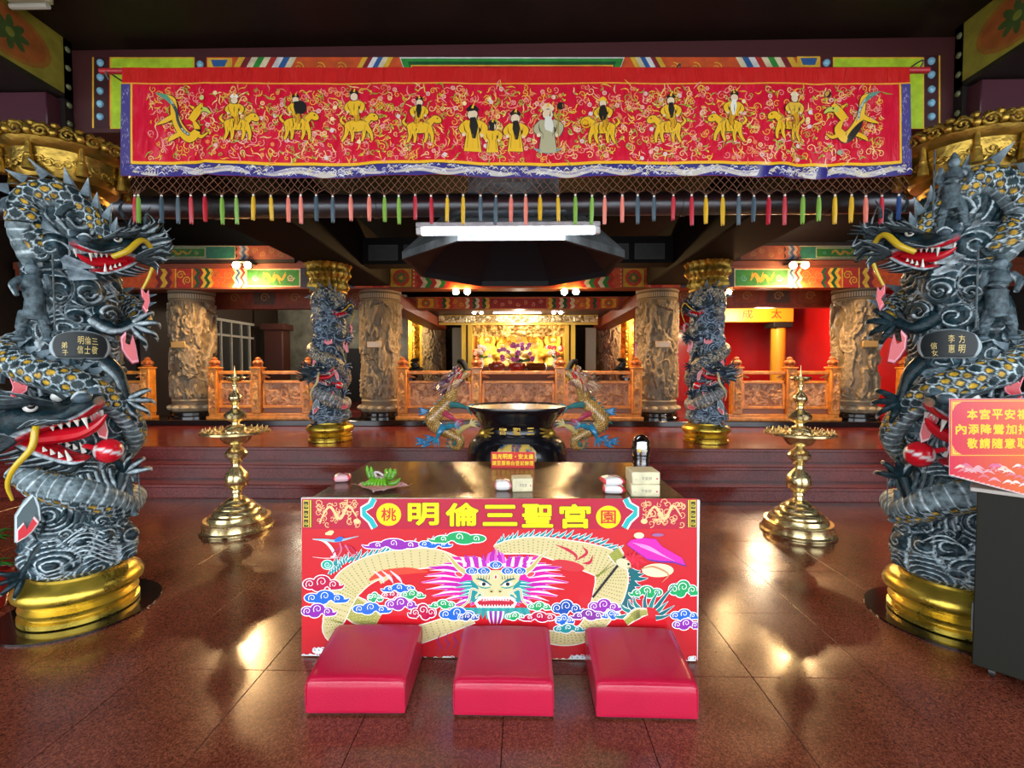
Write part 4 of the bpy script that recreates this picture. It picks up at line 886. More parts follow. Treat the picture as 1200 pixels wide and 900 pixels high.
# ------------------------------------------------------------------ carved wooden railings
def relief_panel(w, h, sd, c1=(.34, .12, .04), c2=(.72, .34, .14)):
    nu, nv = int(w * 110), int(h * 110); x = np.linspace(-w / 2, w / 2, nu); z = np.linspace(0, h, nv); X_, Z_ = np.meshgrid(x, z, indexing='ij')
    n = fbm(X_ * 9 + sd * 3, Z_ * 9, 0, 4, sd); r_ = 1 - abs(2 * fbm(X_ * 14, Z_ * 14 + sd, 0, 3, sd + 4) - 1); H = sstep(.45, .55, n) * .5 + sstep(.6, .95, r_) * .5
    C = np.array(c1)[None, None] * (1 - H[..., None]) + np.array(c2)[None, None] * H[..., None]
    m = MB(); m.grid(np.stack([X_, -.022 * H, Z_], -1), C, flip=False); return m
def railing(label, posts, Yr=8.18, stub=(0, 0)):
    x0, x1 = posts[0], posts[-1]; t = empty('wooden_railing', ((x0 + x1) / 2, Yr, .6)); tag(t, label, 'railing'); ox = (x0 + x1) / 2
    MB().box(x0 - .12 - stub[0] - ox, x1 + .12 + stub[1] - ox, -.09, .09, 0, .055, bev=.008).box(x0 - .08 - stub[0] - ox, x1 + .08 + stub[1] - ox, -.07, .07, .055, .11, bev=.006).build('base_rail', M['wood'], t)
    for i, x in enumerate(posts):
        p = MB().box(x - .085 - ox, x + .085 - ox, -.085, .085, .111, .90, bev=.01).box(x - .10 - ox, x + .10 - ox, -.10, .10, .90, .93, bev=.006).build('post', M['wood'], t)
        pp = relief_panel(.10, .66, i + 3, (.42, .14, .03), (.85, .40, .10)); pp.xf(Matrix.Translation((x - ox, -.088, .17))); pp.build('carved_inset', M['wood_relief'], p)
        f = MB((.42, .12, .03)); f.lathe([(.07, 0), (.085, .015), (.06, .03), (.05, .045), (.08, .06), (.09, .085), (.07, .11), (.04, .13), (.05, .145), (.03, .165), (.0, .18)], 14, None, (x - ox, 0, .93)); 
        for j in range(6): a = j * PI / 3; f.ball((x - ox + .07 * math.cos(a), .07 * math.sin(a), 1.0), (.03, .03, .035), None, 8, 6)
        f.build('finial', M['wood_relief'], p)
    for i in range(len(posts) - 1):
        a, b = posts[i] + .086 - ox, posts[i + 1] - .086 - ox
        MB().box(a, b, -.045, .045, .80, .86, bev=.01).build('top_rail', M['wood'], t); MB().box(a + .02, b - .02, -.035, .035, .64, .69, bev=.008).build('middle_rail', M['wood'], t)
        MB().box(a, b, -.04, .04, .20, .25, bev=.008).build('bottom_rail', M['wood'], t)
        for e in (a, b - .05): MB().box(e, e + .05, -.035, .035, .25, .64, bev=.006).build('stile', M['wood'], t)
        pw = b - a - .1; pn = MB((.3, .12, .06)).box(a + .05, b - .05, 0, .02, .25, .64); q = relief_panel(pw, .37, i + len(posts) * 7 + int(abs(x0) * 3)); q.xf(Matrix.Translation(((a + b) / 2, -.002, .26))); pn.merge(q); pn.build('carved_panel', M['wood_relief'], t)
        for e, sg in ((a, 1), (b, -1)):
            br = MB((.5, .17, .04))
            for k in range(4): br.ball((e + sg * (.02 + .03 * k), 0, .778 - .010 * k), (.028, .02, .03 - .005 * k), None, 8, 6)
            br.build('corner_bracket', M['wood_relief'], t)
        MB((.25, .09, .04)).box(a, b, -.015, .015, .115, .195).build('foot_board', M['wood_relief'], t)
railing('long carved orange wooden railing in front of the golden altar, behind the black censer', [-2.03, -.72, .74, 2.07])
railing('carved orange wooden railing left of the left small dragon pillar', [-5.40, -4.62, -3.72], stub=(0, .5))
railing('carved orange wooden railing right of the right small dragon pillar', [3.80, 4.72, 5.46], stub=(.5, 0))
railing('short end of wooden railing left of the far left stone pillar', [-7.7, -6.62])
railing('short end of wooden railing right of the far right stone pillar', [6.68, 7.7])

# ------------------------------------------------------------------ brass candlesticks
def candlestick(X, Y, label, rz):
    t = empty('brass_candlestick', (X, Y, 0), rz); tag(t, label, 'candlestick')
    MB().lathe([(.325, 0.0), (.335, .004), (.335, .02), (.315, .035), (.300, .10), (.305, .115), (.30, .125), (.27, .125), (.265, .135), (.255, .165), (.225, .18), (.22, .20), (.20, .225), (.175, .235), (.17, .25), (.145, .28), (.12, .29), (.115, .30), (.075, .335), (.05, .345), (.045, .36)], 56).build('foot', M['brass'], t)
    MB().lathe([(.045, .355), (.04, .38), (.055, .395), (.055, .40), (.05, .42), (.10, .47), (.115, .53), (.10, .60), (.05, .66), (.04, .68), (.04, .71), (.055, .72), (.04, .735), (.06, .75), (.10, .785), (.105, .82), (.08, .86), (.045, .885), (.038, .90), (.045, .915)], 40).build('lower_stem', M['brass'], t)
    MB().lathe([(.045, .91), (.10, .925), (.135, .97), (.15, 1.02), (.16, 1.03)], 40).build('cup', M['brass'], t)
    pl = MB().lathe([(.16, 1.028), (.30, 1.03), (.315, 1.035), (.315, 1.055), (.305, 1.06), (.30, 1.045), (.10, 1.04), (.0, 1.04)], 48, capt=False).build('drip_plate', M['brass'], t)
    sp = MB().lathe([(.012, 0), (.016, .004), (.016, .012), (.008, .018), (.006, .022), (.0008, .05)], 10).mesh('candle_spike', M['brass'])
    for ring, n in ((.285, 26), (.235, 20), (.185, 14)):
        for k in range(n):
            a = k * 2 * PI / n + ring * 9; o = bpy.data.objects.new('candle_spike', sp); COL.objects.link(o); o.parent = pl; o.location = (ring * math.cos(a), ring * math.sin(a), 1.044)
    MB().lathe([(.13, 1.035), (.125, 1.06), (.10, 1.075), (.095, 1.09), (.07, 1.11), (.04, 1.125), (.035, 1.15), (.06, 1.165), (.10, 1.195), (.105, 1.23), (.08, 1.265), (.04, 1.285), (.03, 1.30), (.03, 1.33), (.042, 1.34), (.03, 1.35), (.045, 1.37), (.062, 1.40), (.06, 1.43), (.035, 1.46), (.02, 1.49), (.018, 1.53), (.03, 1.54), (.03, 1.55), (.018, 1.56), (.02, 1.58), (.075, 1.60), (.095, 1.625), (.092, 1.64), (.075, 1.63), (.0, 1.625)], 40, capt=False).build('upper_stem', M['brass'], t).scale = (1, 1, 1)
    MB().lathe([(.016, 1.625), (.012, 1.65), (.0008, 1.76)], 12).build('pricket', M['brass'], t)
    t.scale = (.93, .93, .87)
candlestick(-2.60, 4.28, 'tall brass candlestick with spiked drip plate, left of the offering table', 0)
candlestick(2.62, 4.30, 'tall brass candlestick with spiked drip plate, right of the offering table', .4)

# ------------------------------------------------------------------ exhaust hood, duct, pipe, lamps
hd = empty('exhaust_hood', (0, 4.30, 2.42)); tag(hd, 'black octagonal smoke hood hanging over the incense censer', 'hood')
def octo(r, z): return [(r / math.cos(PI / 8) * math.cos(PI / 8 + k * PI / 4), r / math.cos(PI / 8) * math.sin(PI / 8 + k * PI / 4), z) for k in range(8)]
m_ = MB(); o1, o2, o3, o4 = octo(.93, 0), octo(.93, .06), octo(.40, .62), octo(.40, 1.8)
V = o1 + o2 + o3 + o4; m_.add(V, [(r * 8 + k, r * 8 + (k + 1) % 8, (r + 1) * 8 + (k + 1) % 8, (r + 1) * 8 + k) for r in range(3) for k in range(8)])
m_.build('outer_shell', mat('hood_steel', (0.22, 0.25, 0.26), 0.42, 0.5, noise=0.6, nscale=6), hd, smooth=0)
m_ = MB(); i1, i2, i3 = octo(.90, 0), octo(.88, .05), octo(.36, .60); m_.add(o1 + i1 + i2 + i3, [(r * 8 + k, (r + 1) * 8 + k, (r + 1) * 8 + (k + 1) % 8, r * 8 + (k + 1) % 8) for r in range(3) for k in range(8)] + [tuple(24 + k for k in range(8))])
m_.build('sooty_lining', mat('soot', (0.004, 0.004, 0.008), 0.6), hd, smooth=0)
fx = empty('fluorescent_lamp', (0, 3.25, 2.47)); tag(fx, 'long lit fluorescent batten mounted in front of the black smoke hood', 'lamp')
pa, pb = at(488, 272, 3.25), at(703, 272, 3.25)
for o in (fx,): o.location = ((pa.x + pb.x) / 2, 3.25, pa.z)
hw = (pb.x - pa.x) / 2
MB().box(-hw, hw, -.03, .05, .025, .06, bev=.006).build('housing', mat('grey_enamel', (0.4, 0.38, 0.4), 0.5, noise=0.3), fx)
MB().tube([(-hw + .04, 0, 0), (hw - .04, 0, 0)], .022, 16).build('tube', M['tube_on'], fx)
for s in (-1, 1): MB((.6, .6, .6)).box(s * hw - .02 - s * .02, s * hw + .02 - s * .02, -.02, .02, -.02, .026, bev=.004).build('end_cap', M['paint'], fx)
MB((.02, .02, .02)).tube(resample([(.2, .03, .06), (.35, .05, .09), (.55, .06, .10), (.62, .1, .3)], 20), .005, 6).build('cable', M['paint'], fx)
for s in (-1, 1): MB((.03, .03, .03)).tube([(s * .45, .03, .058), (s * .36, .62, .40)], .006, 6).build('bracket', M['paint'], fx)
pp = empty('steel_pipe', (0, 3.46, at(600, 240, 3.46).z)); tag(pp, 'long dull steel pipe running across behind the coloured tassels', 'pipe')
MB().tube([(-8.9, 0, 0), (8.9, 0, 0)], .082, 32).build('pipe', M['steel'], pp)
for x in (-2.2, -1.0, 1.25, 2.3): MB().tube([(x - .02, 0, 0), (x + .02, 0, 0)], .09, 32).build('joint_collar', M['steel'], pp)
def spot_pair(px, py, Y, label, white=False, e=40, col=(1.0, .62, .28), n=2, ds=1.0, back=.3, up=0):
    p = at(px, py, Y); t = empty('spot_lamp', p); tag(t, label, 'lamp')
    MB((.02, .02, .02)).box(-.12 * ds, .12 * ds, .0, back, .05, .075, bev=.004).build('bracket', M['paint'], t)
    if up: MB((.02, .02, .02)).tube([(0, .02, .07), (0, .02, .07 + up)], .008, 8).build('hanger', M['paint'], t)
    for k in range(n):
        x = (k - (n - 1) / 2) * .2 * ds
        MB((.05, .05, .05)).lathe([(.03, 0), (.055, .02), (.055, .07), (.03, .09)], 16, None, (x, .03, -.045)).build('lamp_head', M['paint'], t)
        MB().ball((x, -.015, 0), .055 * ds, None, 14, 9).build('bulb', M['bulb_white'] if white else M['bulb_on'], t)
    l = lamp('spot_light', 'SPOT', (p.x, p.y - .09, p.z), e, col, .04, (math.radians(-14), 0, 0), angle=2.9); return t
spot_pair(284, 311, 7.85, 'pair of glowing warm spot lamps on the beam above the left railing', e=230)
spot_pair(936, 311, 7.85, 'pair of glowing warm spot lamps on the beam above the right railing', e=230)
spot_pair(541, 342, 8.12, 'left pair of warm spot lamps hung under the beam before the golden altar', e=110, back=.06, up=.07)
spot_pair(668, 342, 8.12, 'right pair of warm spot lamps hung under the beam before the golden altar', e=110, back=.06, up=.07)
spot_pair(853, 343, 8.16, 'single warm lamp beside the right small dragon pillar capital', e=50, n=1, back=.04, up=.14)
spot_pair(560, 366, 12.7, 'left pair of bright lamps over the golden altar lintel', white=True, e=60, col=(1, .8, .5))
spot_pair(653, 366, 12.7, 'right pair of bright white lamps over the golden altar lintel', white=True, e=60, col=(1, .9, .75))
ft = empty('fluorescent_lamp', at(606, 366, 12.65)); tag(ft, 'short lit fluorescent lamp centred over the golden altar', 'lamp')
MB().box(-.68, .68, -.03, .03, .03, .07, bev=.006).build('housing', mat('cream_enamel'), ft); MB().tube([(-.64, 0, 0), (.64, 0, 0)], .028, 12).build('tube', M['tube_on'], ft)
# ------------------------------------------------------------------ red embroidered valance
YV = 2.78
x0v, x1v = 143, 1066
def fold(px, py):
    t = max(0, min(1, (py - 84) / 120)); a = .006 * math.sin(px * .068 + 1.3 * math.sin(px * .013)) + .009 * math.sin(px * .031 + 2) + .0015 * math.sin(px * .17 + py * .03)
    seam = -.012 * math.exp(-((px - 241 - (py - 84) * .02) / 7) ** 2) + .014 * math.exp(-((px - 962 + (py - 84) * .25) / 12) ** 2) + .012 * math.exp(-((px - 1005 + (py - 150) * .8) / 10) ** 2) + .01 * math.exp(-((px - 940 + (py - 150) * .9) / 9) ** 2)
    return (a + seam) * (.25 + t)
def vmap(px, py, off):
    sag = 1.5 * math.sin(px * .021 + .5) * (py - 84) / 120
    p = at(px, py + sag, YV); return (p.x, YV + fold(px, py) - off - (.0022 if off else 0), p.z)
vl = empty('embroidered_valance', (0, YV, at(600, 84, YV).z)); tag(vl, 'long red satin valance embroidered with gold riders and figures, hung under the painted beam', 'banner')
def dparent(o, p):     # meshes below were made in world space
    o.parent = p; o.matrix_parent_inverse = p.matrix_basis.inverted(); return o
nu, nv = 560, 34
PX, PY = np.linspace(x0v, x1v, nu), np.concatenate([np.linspace(79, 97, 6), np.linspace(98.5, 207, nv - 6)])
V = np.array([[vmap(a, b, 0) for b in PY] for a in PX]); Vb = V.copy(); Vb[..., 1] += .004
C = np.zeros(V.shape); A, B = np.meshgrid(PX, PY, indexing='ij'); nz_ = fbm(A * .02, B * .05, 0, 3, 3)
C[:] = (.66, .006, .035); C[B < 98] = (.58, .016, .014)
hem = MB(); hem.grid(V, C); hem.grid(Vb, C * .6); dparent(hem.build('red_satin_cloth', M['satin'], smooth=175), vl)
D = Draw(vmap, 1.5e-5); GO, CRM, BLU, LV = (.90, .50, .01), (.80, .72, .52), (.03, .022, .20), (.45, .42, .62)
def hline(y, w, c, a=x0v, b=x1v): D.stroke([(x, y) for x in np.linspace(a, b, 260)], w, c, smooth=False)
hline(98, 1.6, (.85, .40, .04))
# blue border with a gold line inside
D.stroke([(x, 200) for x in np.linspace(x0v, x1v, 300)], 14, BLU, smooth=False)
for x in (148, 1060.5): D.stroke([(x, y) for y in np.linspace(99, 200, 24)], 11, (.07, .055, .24), smooth=False)
hline(191.3, 3.4, GO, 154, 1055); D.stroke([(154.5, y) for y in np.linspace(99, 192, 24)], 2.2, GO, smooth=False); D.stroke([(1054.5, y) for y in np.linspace(99, 192, 24)], 2.2, GO, smooth=False)
hline(193.6, 1.2, (.02, .02, .10))
rr = random.Random(4)
for k in range(6):      # pale dragons along the border
    a = 150 + k * 153; 
    D.stroke([(a + 6 + i * 11.5, 201 + 2.6 * math.sin(i * 1.1 + k)) for i in range(13)], [2, 6.5, 7.5, 7, 6, 6.5, 3], (.60, .55, .48))
    D.stroke([(a + 6 + i * 11.5, 200 + 2.6 * math.sin(i * 1.1 + k)) for i in range(13)], [.8, 2.2, 2.6, 2, .8], (.30, .26, .42))
D.group(40)
for k in range(620):
    x = rr.uniform(150, 1062); y = rr.uniform(196, 205.5); c = rr.choice([CRM, (.75, .74, .76), (.55, .55, .62), (.70, .60, .25), (.35, .34, .5), (.8, .8, .8)]); h = rr.uniform(2, 5)
    D.stroke([(x, y), (x + h * .7, y - h * .6), (x + h * 1.4, y + rr.uniform(-1.5, 1.5))], [.4, 1.3, .3], c, n=5)
for k in range(120):
    x = rr.choice((148, 1060)) + rr.uniform(-4, 4); y = rr.uniform(101, 198); D.stroke([(x, y), (x + rr.uniform(-2, 2), y + 3)], [.4, 1.6, .4], rr.choice([LV, (.5, .5, .6), (.3, .28, .5)]), n=4)
# gold filigree between the figures
D.group(60)
for k in range(2000):
    x, y = rr.uniform(175, 1035), rr.uniform(103, 187)
    c = rr.choice([(.80, .22, .10), (.85, .30, .22), (.85, .45, .05), (.80, .50, .05), (.85, .30, .30), (.30, .42, .04), (.85, .60, .25)])
    if rr.random() < .45: D.spiral(x, y, rr.uniform(2.5, 5.5), 1.1, c, a0=rr.uniform(0, 6), d=rr.choice((1, -1)), n=10, turns=1.2)
    else:
        a = rr.uniform(0, 6.3); L = rr.uniform(5, 14); p = [(x, y)]
        for i in range(3): a += rr.uniform(-1, 1); p.append((p[-1][0] + L / 3 * math.cos(a), p[-1][1] + L / 3 * math.sin(a)))
        D.stroke(p, [.5, 1.6, .5], c, n=7)
D.group(60)
for k in range(300):
    x, y = rr.uniform(240, 985), rr.uniform(104, 186)
    if rr.random() < .5: D.disc(x, y, 2.0, rr.choice([(.35, .45, .03), (.25, .35, .04)]), 1.0, 7, rr.uniform(0, 3)); D.disc(x + 2, y + 1.2, 1.6, (.8, .6, .05), .9, 7, rr.uniform(0, 3))
    else:
        c = rr.choice([(.85, .45, .45), (.9, .7, .35), (.8, .25, .08), (.75, .6, .6)]); D.disc(x, y, 2.6, c, n=8); D.disc(x, y, 1.6, (.7, .03, .05), n=7); D.disc(x, y, .8, (.9, .6, .1), n=6)
D.group(0)
BK, GD, GD2, SKN = (.015, .012, .01), (.86, .50, .02), (.70, .34, .01), (.80, .62, .42)
def outl(sh):
    """sh: list of ('s', pts, w, c) strokes / ('d', x, y, rx, ry, rot, c) discs; dark outline first"""
    D.group(4)
    for q in sh:
        if q[0] == 's': D.stroke(q[1], (np.array(q[2]) + 1.6).tolist() if not np.isscalar(q[2]) else q[2] + 1.6, BK)
        else: D.disc(q[1], q[2], q[3] + .8, BK, q[4] + .8, 12, q[5])
    D.group(0); D.k += 30
    for q in sh:
        if q[0] == 's': D.stroke(q[1], q[2], q[3])
        else: D.disc(q[1], q[2], q[3], q[6], q[4], 12, q[5])
    D.k += 30
def beast(cx, cy, f, c=GD, run=0):
    X = lambda x: cx + f * x
    sh = [('s', [(X(-15), cy - 3), (X(-19), cy - 8), (X(-16), cy - 13)], [3, 3, 1], c)]
    for lx, kx in ((-11, -14 - run), (-7, -6), (8, 6), (12, 15 + run)): sh.append(('s', [(X(lx), cy + 1), (X((lx + kx) / 2 + 1.5), cy + 9), (X(kx), cy + 17)], [6, 4, 2.6], c))
    sh += [('d', cx, cy - 1, 15, 7, .05 * f, c), ('s', [(X(9), cy - 3), (X(15), cy - 9), (X(19), cy - 11)], [8, 7, 6], c), ('d', X(20), cy - 10, 6.5, 4.2, .5 * f, c)]
    outl(sh)
    for k in range(5): D.stroke([(X(-9 + 4.5 * k), cy - 6), (X(-8 + 4.5 * k), cy), (X(-9 + 4.5 * k), cy + 4)], [.5, 1.3, .4], BK if k % 2 else GD2); D.stroke([(X(-11 + 5 * k), cy + 2), (X(-10 + 5 * k), cy + 9)], [.3, 1.0, .3], BK, n=4)
    D.disc(X(21), cy - 11, 1, BK, n=6); D.stroke([(X(11), cy - 12), (X(8), cy - 8), (X(12), cy - 4)], [1, 3, 1], (.5, .28, .05))
    for k in range(3): D.stroke([(X(-12 + 10 * k), cy + 18), (X(-6 + 10 * k), cy + 20)], [.5, 1.2, .5], (.85, .8, .8))
def man(cx, cy, h, c=GD, beard=BK, hat=BK, f=1, seated=False):
    s = h / 40.0; X = lambda x: cx + f * x * s; Y = lambda y: cy + y * s
    sh = [('s', [(X(0), Y(-8)), (X(0), Y(4)), (X(0), Y(20 if not seated else 9))], [10 * s, 11 * s, 16 * s if not seated else 12 * s], c), ('s', [(X(-4), Y(-7)), (X(-9), Y(0)), (X(-3), Y(5))], [5 * s, 7 * s, 5 * s], c), ('s', [(X(4), Y(-7)), (X(10), Y(-2)), (X(8), Y(5))], [5 * s, 7 * s, 5 * s], c)]
    if seated: sh.append(('s', [(X(0), Y(6)), (X(4), Y(13)), (X(2), Y(20))], [7 * s, 6 * s, 4 * s], GD2))
    outl(sh); D.disc(cx, Y(-13), 4.6 * s + .7, BK); D.disc(cx, Y(-13), 4.6 * s, SKN)
    D.stroke([(X(-5), Y(-17)), (X(0), Y(-20)), (X(5), Y(-17))], [3 * s, 5 * s, 3 * s], hat); D.stroke([(X(0), Y(-19)), (X(1), Y(-23))], [3 * s, 1], GD)
    if beard: D.stroke([(X(0), Y(-11)), (X(1), Y(-3)), (X(1), Y(8))], [5 * s, 8 * s, 3 * s], beard)
    for k in range(3): D.stroke([(X(-4 + 4 * k), Y(4)), (X(-5 + 5 * k), Y(17))], [.4, 1.2 * s, .4], BK if k != 1 else GD2, n=5); D.stroke([(X(-8 + 8 * k), Y(-5)), (X(-7 + 7 * k), Y(1)), (X(-4 + 4 * k), Y(4))], [.3, .9 * s, .3], BK, n=5)
    D.disc(X(-8), Y(5), 1.8 * s, SKN, n=7); D.disc(X(8), Y(5), 1.8 * s, SKN, n=7)
def vdragon(cx, cy, f):
    X = lambda x: cx + f * x
    outl([('s', [(X(-14), cy - 30), (X(-6), cy - 24), (X(-4), cy - 8), (X(2), cy + 8), (X(14), cy + 20), (X(24), cy + 12), (X(20), cy + 2)], [3, 7, 9, 11, 12, 9, 4], GD), ('s', [(X(-5), cy - 6), (X(-16), cy + 0), (X(-24), cy + 4)], [6, 5, 1.5], GD), ('s', [(X(4), cy + 14), (X(-8), cy + 20), (X(-12), cy + 24)], [6, 5, 1.5], GD), ('s', [(X(18), cy + 14), (X(30), cy + 20), (X(38), cy + 16)], [5, 4, 1.5], GD),
          ('s', [(X(16), cy + 0), (X(24), cy - 10), (X(30), cy - 18)], [9, 10, 5], GD), ('s', [(X(24), cy - 12), (X(34), cy - 12), (X(40), cy - 8)], [7, 5, 2], (.55, .6, .1)), ('s', [(X(20), cy - 14), (X(14), cy - 18)], [4, 1], GD)])
    P = [(X(-20), cy - 30), (X(-9), cy - 24), (X(-2), cy - 12), (X(0), cy), (X(6), cy + 11), (X(14), cy + 17)]
    D.stroke(P, 3.6, (.04, .06, .07)); D.stroke(P, [2.6, 2.8, 1.6], (.45, .52, .50))
    for k in range(12):
        t = k / 11 * (len(P) - 1); i = min(int(t), len(P) - 2); u = t - i; D.disc(P[i][0] * (1 - u) + P[i + 1][0] * u, P[i][1] * (1 - u) + P[i + 1][1] * u, .9, (.04, .07, .09), n=6)
    D.stroke([(X(-26), cy - 33), (X(-14), cy - 28), (X(-8), cy - 20)], [1, 6, 2], (.10, .30, .20)); D.disc(X(30), cy - 13, 1.2, BK, n=6)
    for k in range(4): D.spiral(X(-22 + 4 * k), cy - 12 + 9 * k, 3.5, .9, (.85, .45, .35), n=9)
K0 = D.k
vdragon(208, 142, 1); D.k = K0; vdragon(1006, 140, -1)
D.k = K0; beast(279, 148, 1); man(276, 130, 34, beard=None, hat=(.85, .80, .75), seated=True)
D.k = K0; beast(348, 146, 1); man(347, 128, 32, beard=BK, hat=BK, seated=True); D.disc(353, 126, 7, BK, 8, 12)
D.k = K0; beast(418, 148, 1, run=4); man(415, 126, 38, beard=None, seated=True)
D.k = K0; beast(492, 152, 1); man(492, 133, 34, beard=BK, f=-1, seated=True)
D.k = K0; man(554, 152, 52); D.k = K0; man(577, 160, 36, beard=None); D.k = K0; man(604, 154, 46); D.k = K0; man(642, 151, 54, beard=(.72, .70, .62), c=(.45, .42, .25), hat=SKN); D.stroke([(656, 122), (654, 150), (655, 178)], [2, 1.4, 1.2], (.4, .25, .02)); D.disc(657, 124, 4.5, BK); D.disc(657, 124, 3.3, (.6, .2, .02)); D.stroke([(626, 174), (642, 177), (658, 174)], [1.5, 4, 1.5], (.20, .35, .38))
D.k = K0; beast(706, 152, -1); man(706, 134, 34, beard=BK, hat=GD, seated=True); D.spiral(686, 145, 6, 2, GD2); D.disc(706, 134, 5, BK, 9)
D.k = K0; beast(784, 150, -1); man(786, 131, 38, beard=BK, seated=True)
D.k = K0; beast(855, 149, -1, run=3); man(860, 128, 38, beard=(.8, .78, .7), f=-1, seated=True)
D.k = K0; beast(924, 146, -1); man(930, 128, 36, beard=None, hat=(.8, .7, .5), c=(.80, .5, .05), seated=True)
D.disc(970, 110, 4, BK); D.disc(970, 110, 3.2, (.6, .30, .05)); D.disc(985, 177, 3, (.3, .4, .25)); D.disc(238, 116, 3, (.6, .6, .2))
dparent(D.build('embroidery', M['thread']), vl)
# pole
po = empty('banner_pole', (0, YV + .035, at(600, 84, YV).z)); tag(po, 'thin red pole carrying the embroidered valance, its tips showing at both ends', 'pole')
a, b = at(118, 83.5, YV + .035), at(1088, 82.5, YV + .035); MB().tube([(a.x, 0, a.z - po.location.z), (b.x, 0, b.z - po.location.z)], .017, 16).build('rod', mat('red_rod', (.45, .02, .03), .35), po)
for x in (a.x + .05, b.x - .05, -1, 1): MB((.1, .1, .1)).tube(resample([(x, 0, (a.z + b.z) / 2 - po.location.z - .02), (x, -.022, (a.z + b.z) / 2 - po.location.z), (x, 0, (a.z + b.z) / 2 - po.location.z + .022), (x, .15, .06), (x, .275, .08)], 14), .005, 6).build('hook', M['paint'], po)
# knotted net
nt = MB((.20, .085, .045)); step = 11.0
def npt(px, py): p = at(px, py, YV + .01); return (p.x, YV + .01 + .01 * math.sin(px * .1), p.z)
tx = [(158, 'r'), (163, 'g'), (189, 's'), (207, 's'), (224, 'r'), (241, 'r'), (259, 'g'), (276, 'g'), (298, 'y'), (317, 'y'), (337, 'p'), (353, 'p'), (371, 's'), (389, 's'), (411, 'p'), (433, 'p'), (450, 'g'), (467, 'g'), (487, 'r'), (505, 'r'), (524, 'y'), (543, 'y'), (563, 's'), (581, 's'), (599, 'p'), (616, 'p'), (633, 'y'), (654, 'y'), (674, 'g'), (694, 'g'), (709, 'p'), (729, 'p'), (747, 's'), (767, 's'), (789, 'r'), (810, 'r'), (828, 'y'), (847, 'y'), (865, 's'), (884, 's'), (902, 'r'), (919, 'r'), (941, 'g'), (961, 'g'), (978, 'y'), (997, 'y'), (1016, 'p'), (1034, 'r'), (1052, 'b')]
xs = np.arange(156, 1058, 9.0)
for r in range(3):
    y0, y1 = 206 + r * 5.2, 206 + (r + 1) * 5.2
    for i, x in enumerate(xs):
        c = x + (4.5 if r % 2 else 0)
        nt.tube([npt(c, y0), npt(c - 4.5, y1)], .0016, 4, cap=False); nt.tube([npt(c, y0), npt(c + 4.5, y1)], .0016, 4, cap=False)
for x, k in tx:
    for d in (-9, -3, 3, 9): nt.tube([npt(x + d, 221.5), npt(x + d * .25, 226), npt(x, 229)], .0016, 4, cap=False)
dparent(nt.build('knotted_net', M['paint'], kind='stuff'), vl)
tc = {'r': (.50, .01, .03), 'g': (.22, .42, .06), 's': (.06, .10, .13), 'y': (.70, .42, .01), 'p': (.80, .22, .16), 'b': (.03, .08, .25)}
tm = {}
for k, c in tc.items():
    m_ = MB(c); 
    for j in range(12):
        a = j * PI / 6; m_.tube([(.006 * math.cos(a), .006 * math.sin(a), -.02), (.009 * math.cos(a), .009 * math.sin(a), -.08), (.008 * math.cos(a + .3), .008 * math.sin(a + .3), -.152 - .006 * (j % 3))], [.0045, .0042, .003], 5)
    m_.ball((0, 0, -.016), (.009, .009, .010), c, 8, 6).tube([(0, 0, -.026), (0, 0, -.032)], .0085, 8, (.7, .65, .5)).ball((0, 0, -.002), .007, (.85, .82, .75), 8, 6)
    tm[k] = m_.mesh('tassel', M['thread'])
for x, k in tx:
    o = bpy.data.objects.new('tassel', tm[k]); COL.objects.link(o); p = npt(x, 229); o.location = Vector(p) - vl.location; o.parent = vl; o['label'] = {'r': 'red tassel', 'g': 'green tassel', 's': 'slate blue tassel', 'y': 'yellow tassel', 'p': 'pink tassel', 'b': 'deep blue tassel'}[k]; o.scale = (1, 1, rr.uniform(.88, 1.08)); o.rotation_euler = (0, rr.uniform(-.03, .03), rr.uniform(0, 3))

# ------------------------------------------------------------------ offering table and its poster
YT = 2.40
ZT = at(585, 583, YT).z - .004
XA, XB = at(364, 583, YT).x, at(806, 583, YT).x; YTB = flo(600, 541, ZT).y
tb = empty('offering_table', ((XA + XB) / 2, (YT + YTB) / 2, 0)); tag(tb, 'low dark polished wooden offering table behind the dragon poster', 'table')
hx, hy = (XB - XA) / 2, (YTB - YT) / 2
def woodgrain():
    m, nt_, b = nmat('polished_dark_wood'); N = nt_.nodes; Lk = nt_.links; tc_ = N.new('ShaderNodeTexCoord'); mp = N.new('ShaderNodeMapping'); mp.inputs['Scale'].default_value = (1.2, 16, 16); Lk.new(tc_.outputs['Object'], mp.inputs[0])
    n = N.new('ShaderNodeTexNoise'); n.inputs['Scale'].default_value = 3.2; n.inputs['Detail'].default_value = 8; n.inputs['Roughness'].default_value = .7; Lk.new(mp.outputs[0], n.inputs[0]); cr = N.new('ShaderNodeValToRGB'); e = cr.color_ramp.elements; e[0].position = .38; e[0].color = (.012, .006, .003, 1); e[1].position = .72; e[1].color = (.28, .13, .055, 1)
    Lk.new(n.outputs['Fac'], cr.inputs[0]); Lk.new(cr.outputs[0], b.inputs['Base Color']); b.inputs['Roughness'].default_value = .22; b.inputs['Coat Weight'].default_value = .15
    bp = N.new('ShaderNodeBump'); bp.inputs['Strength'].default_value = .08; bp.inputs['Distance'].default_value = .01; Lk.new(n.outputs['Fac'], bp.inputs['Height']); Lk.new(bp.outputs[0], b.inputs['Normal']); return m
M['darkwood'] = woodgrain()
MB().box(-hx, hx, -hy, hy, ZT - .05, ZT, bev=.008).build('tabletop', M['darkwood'], tb)
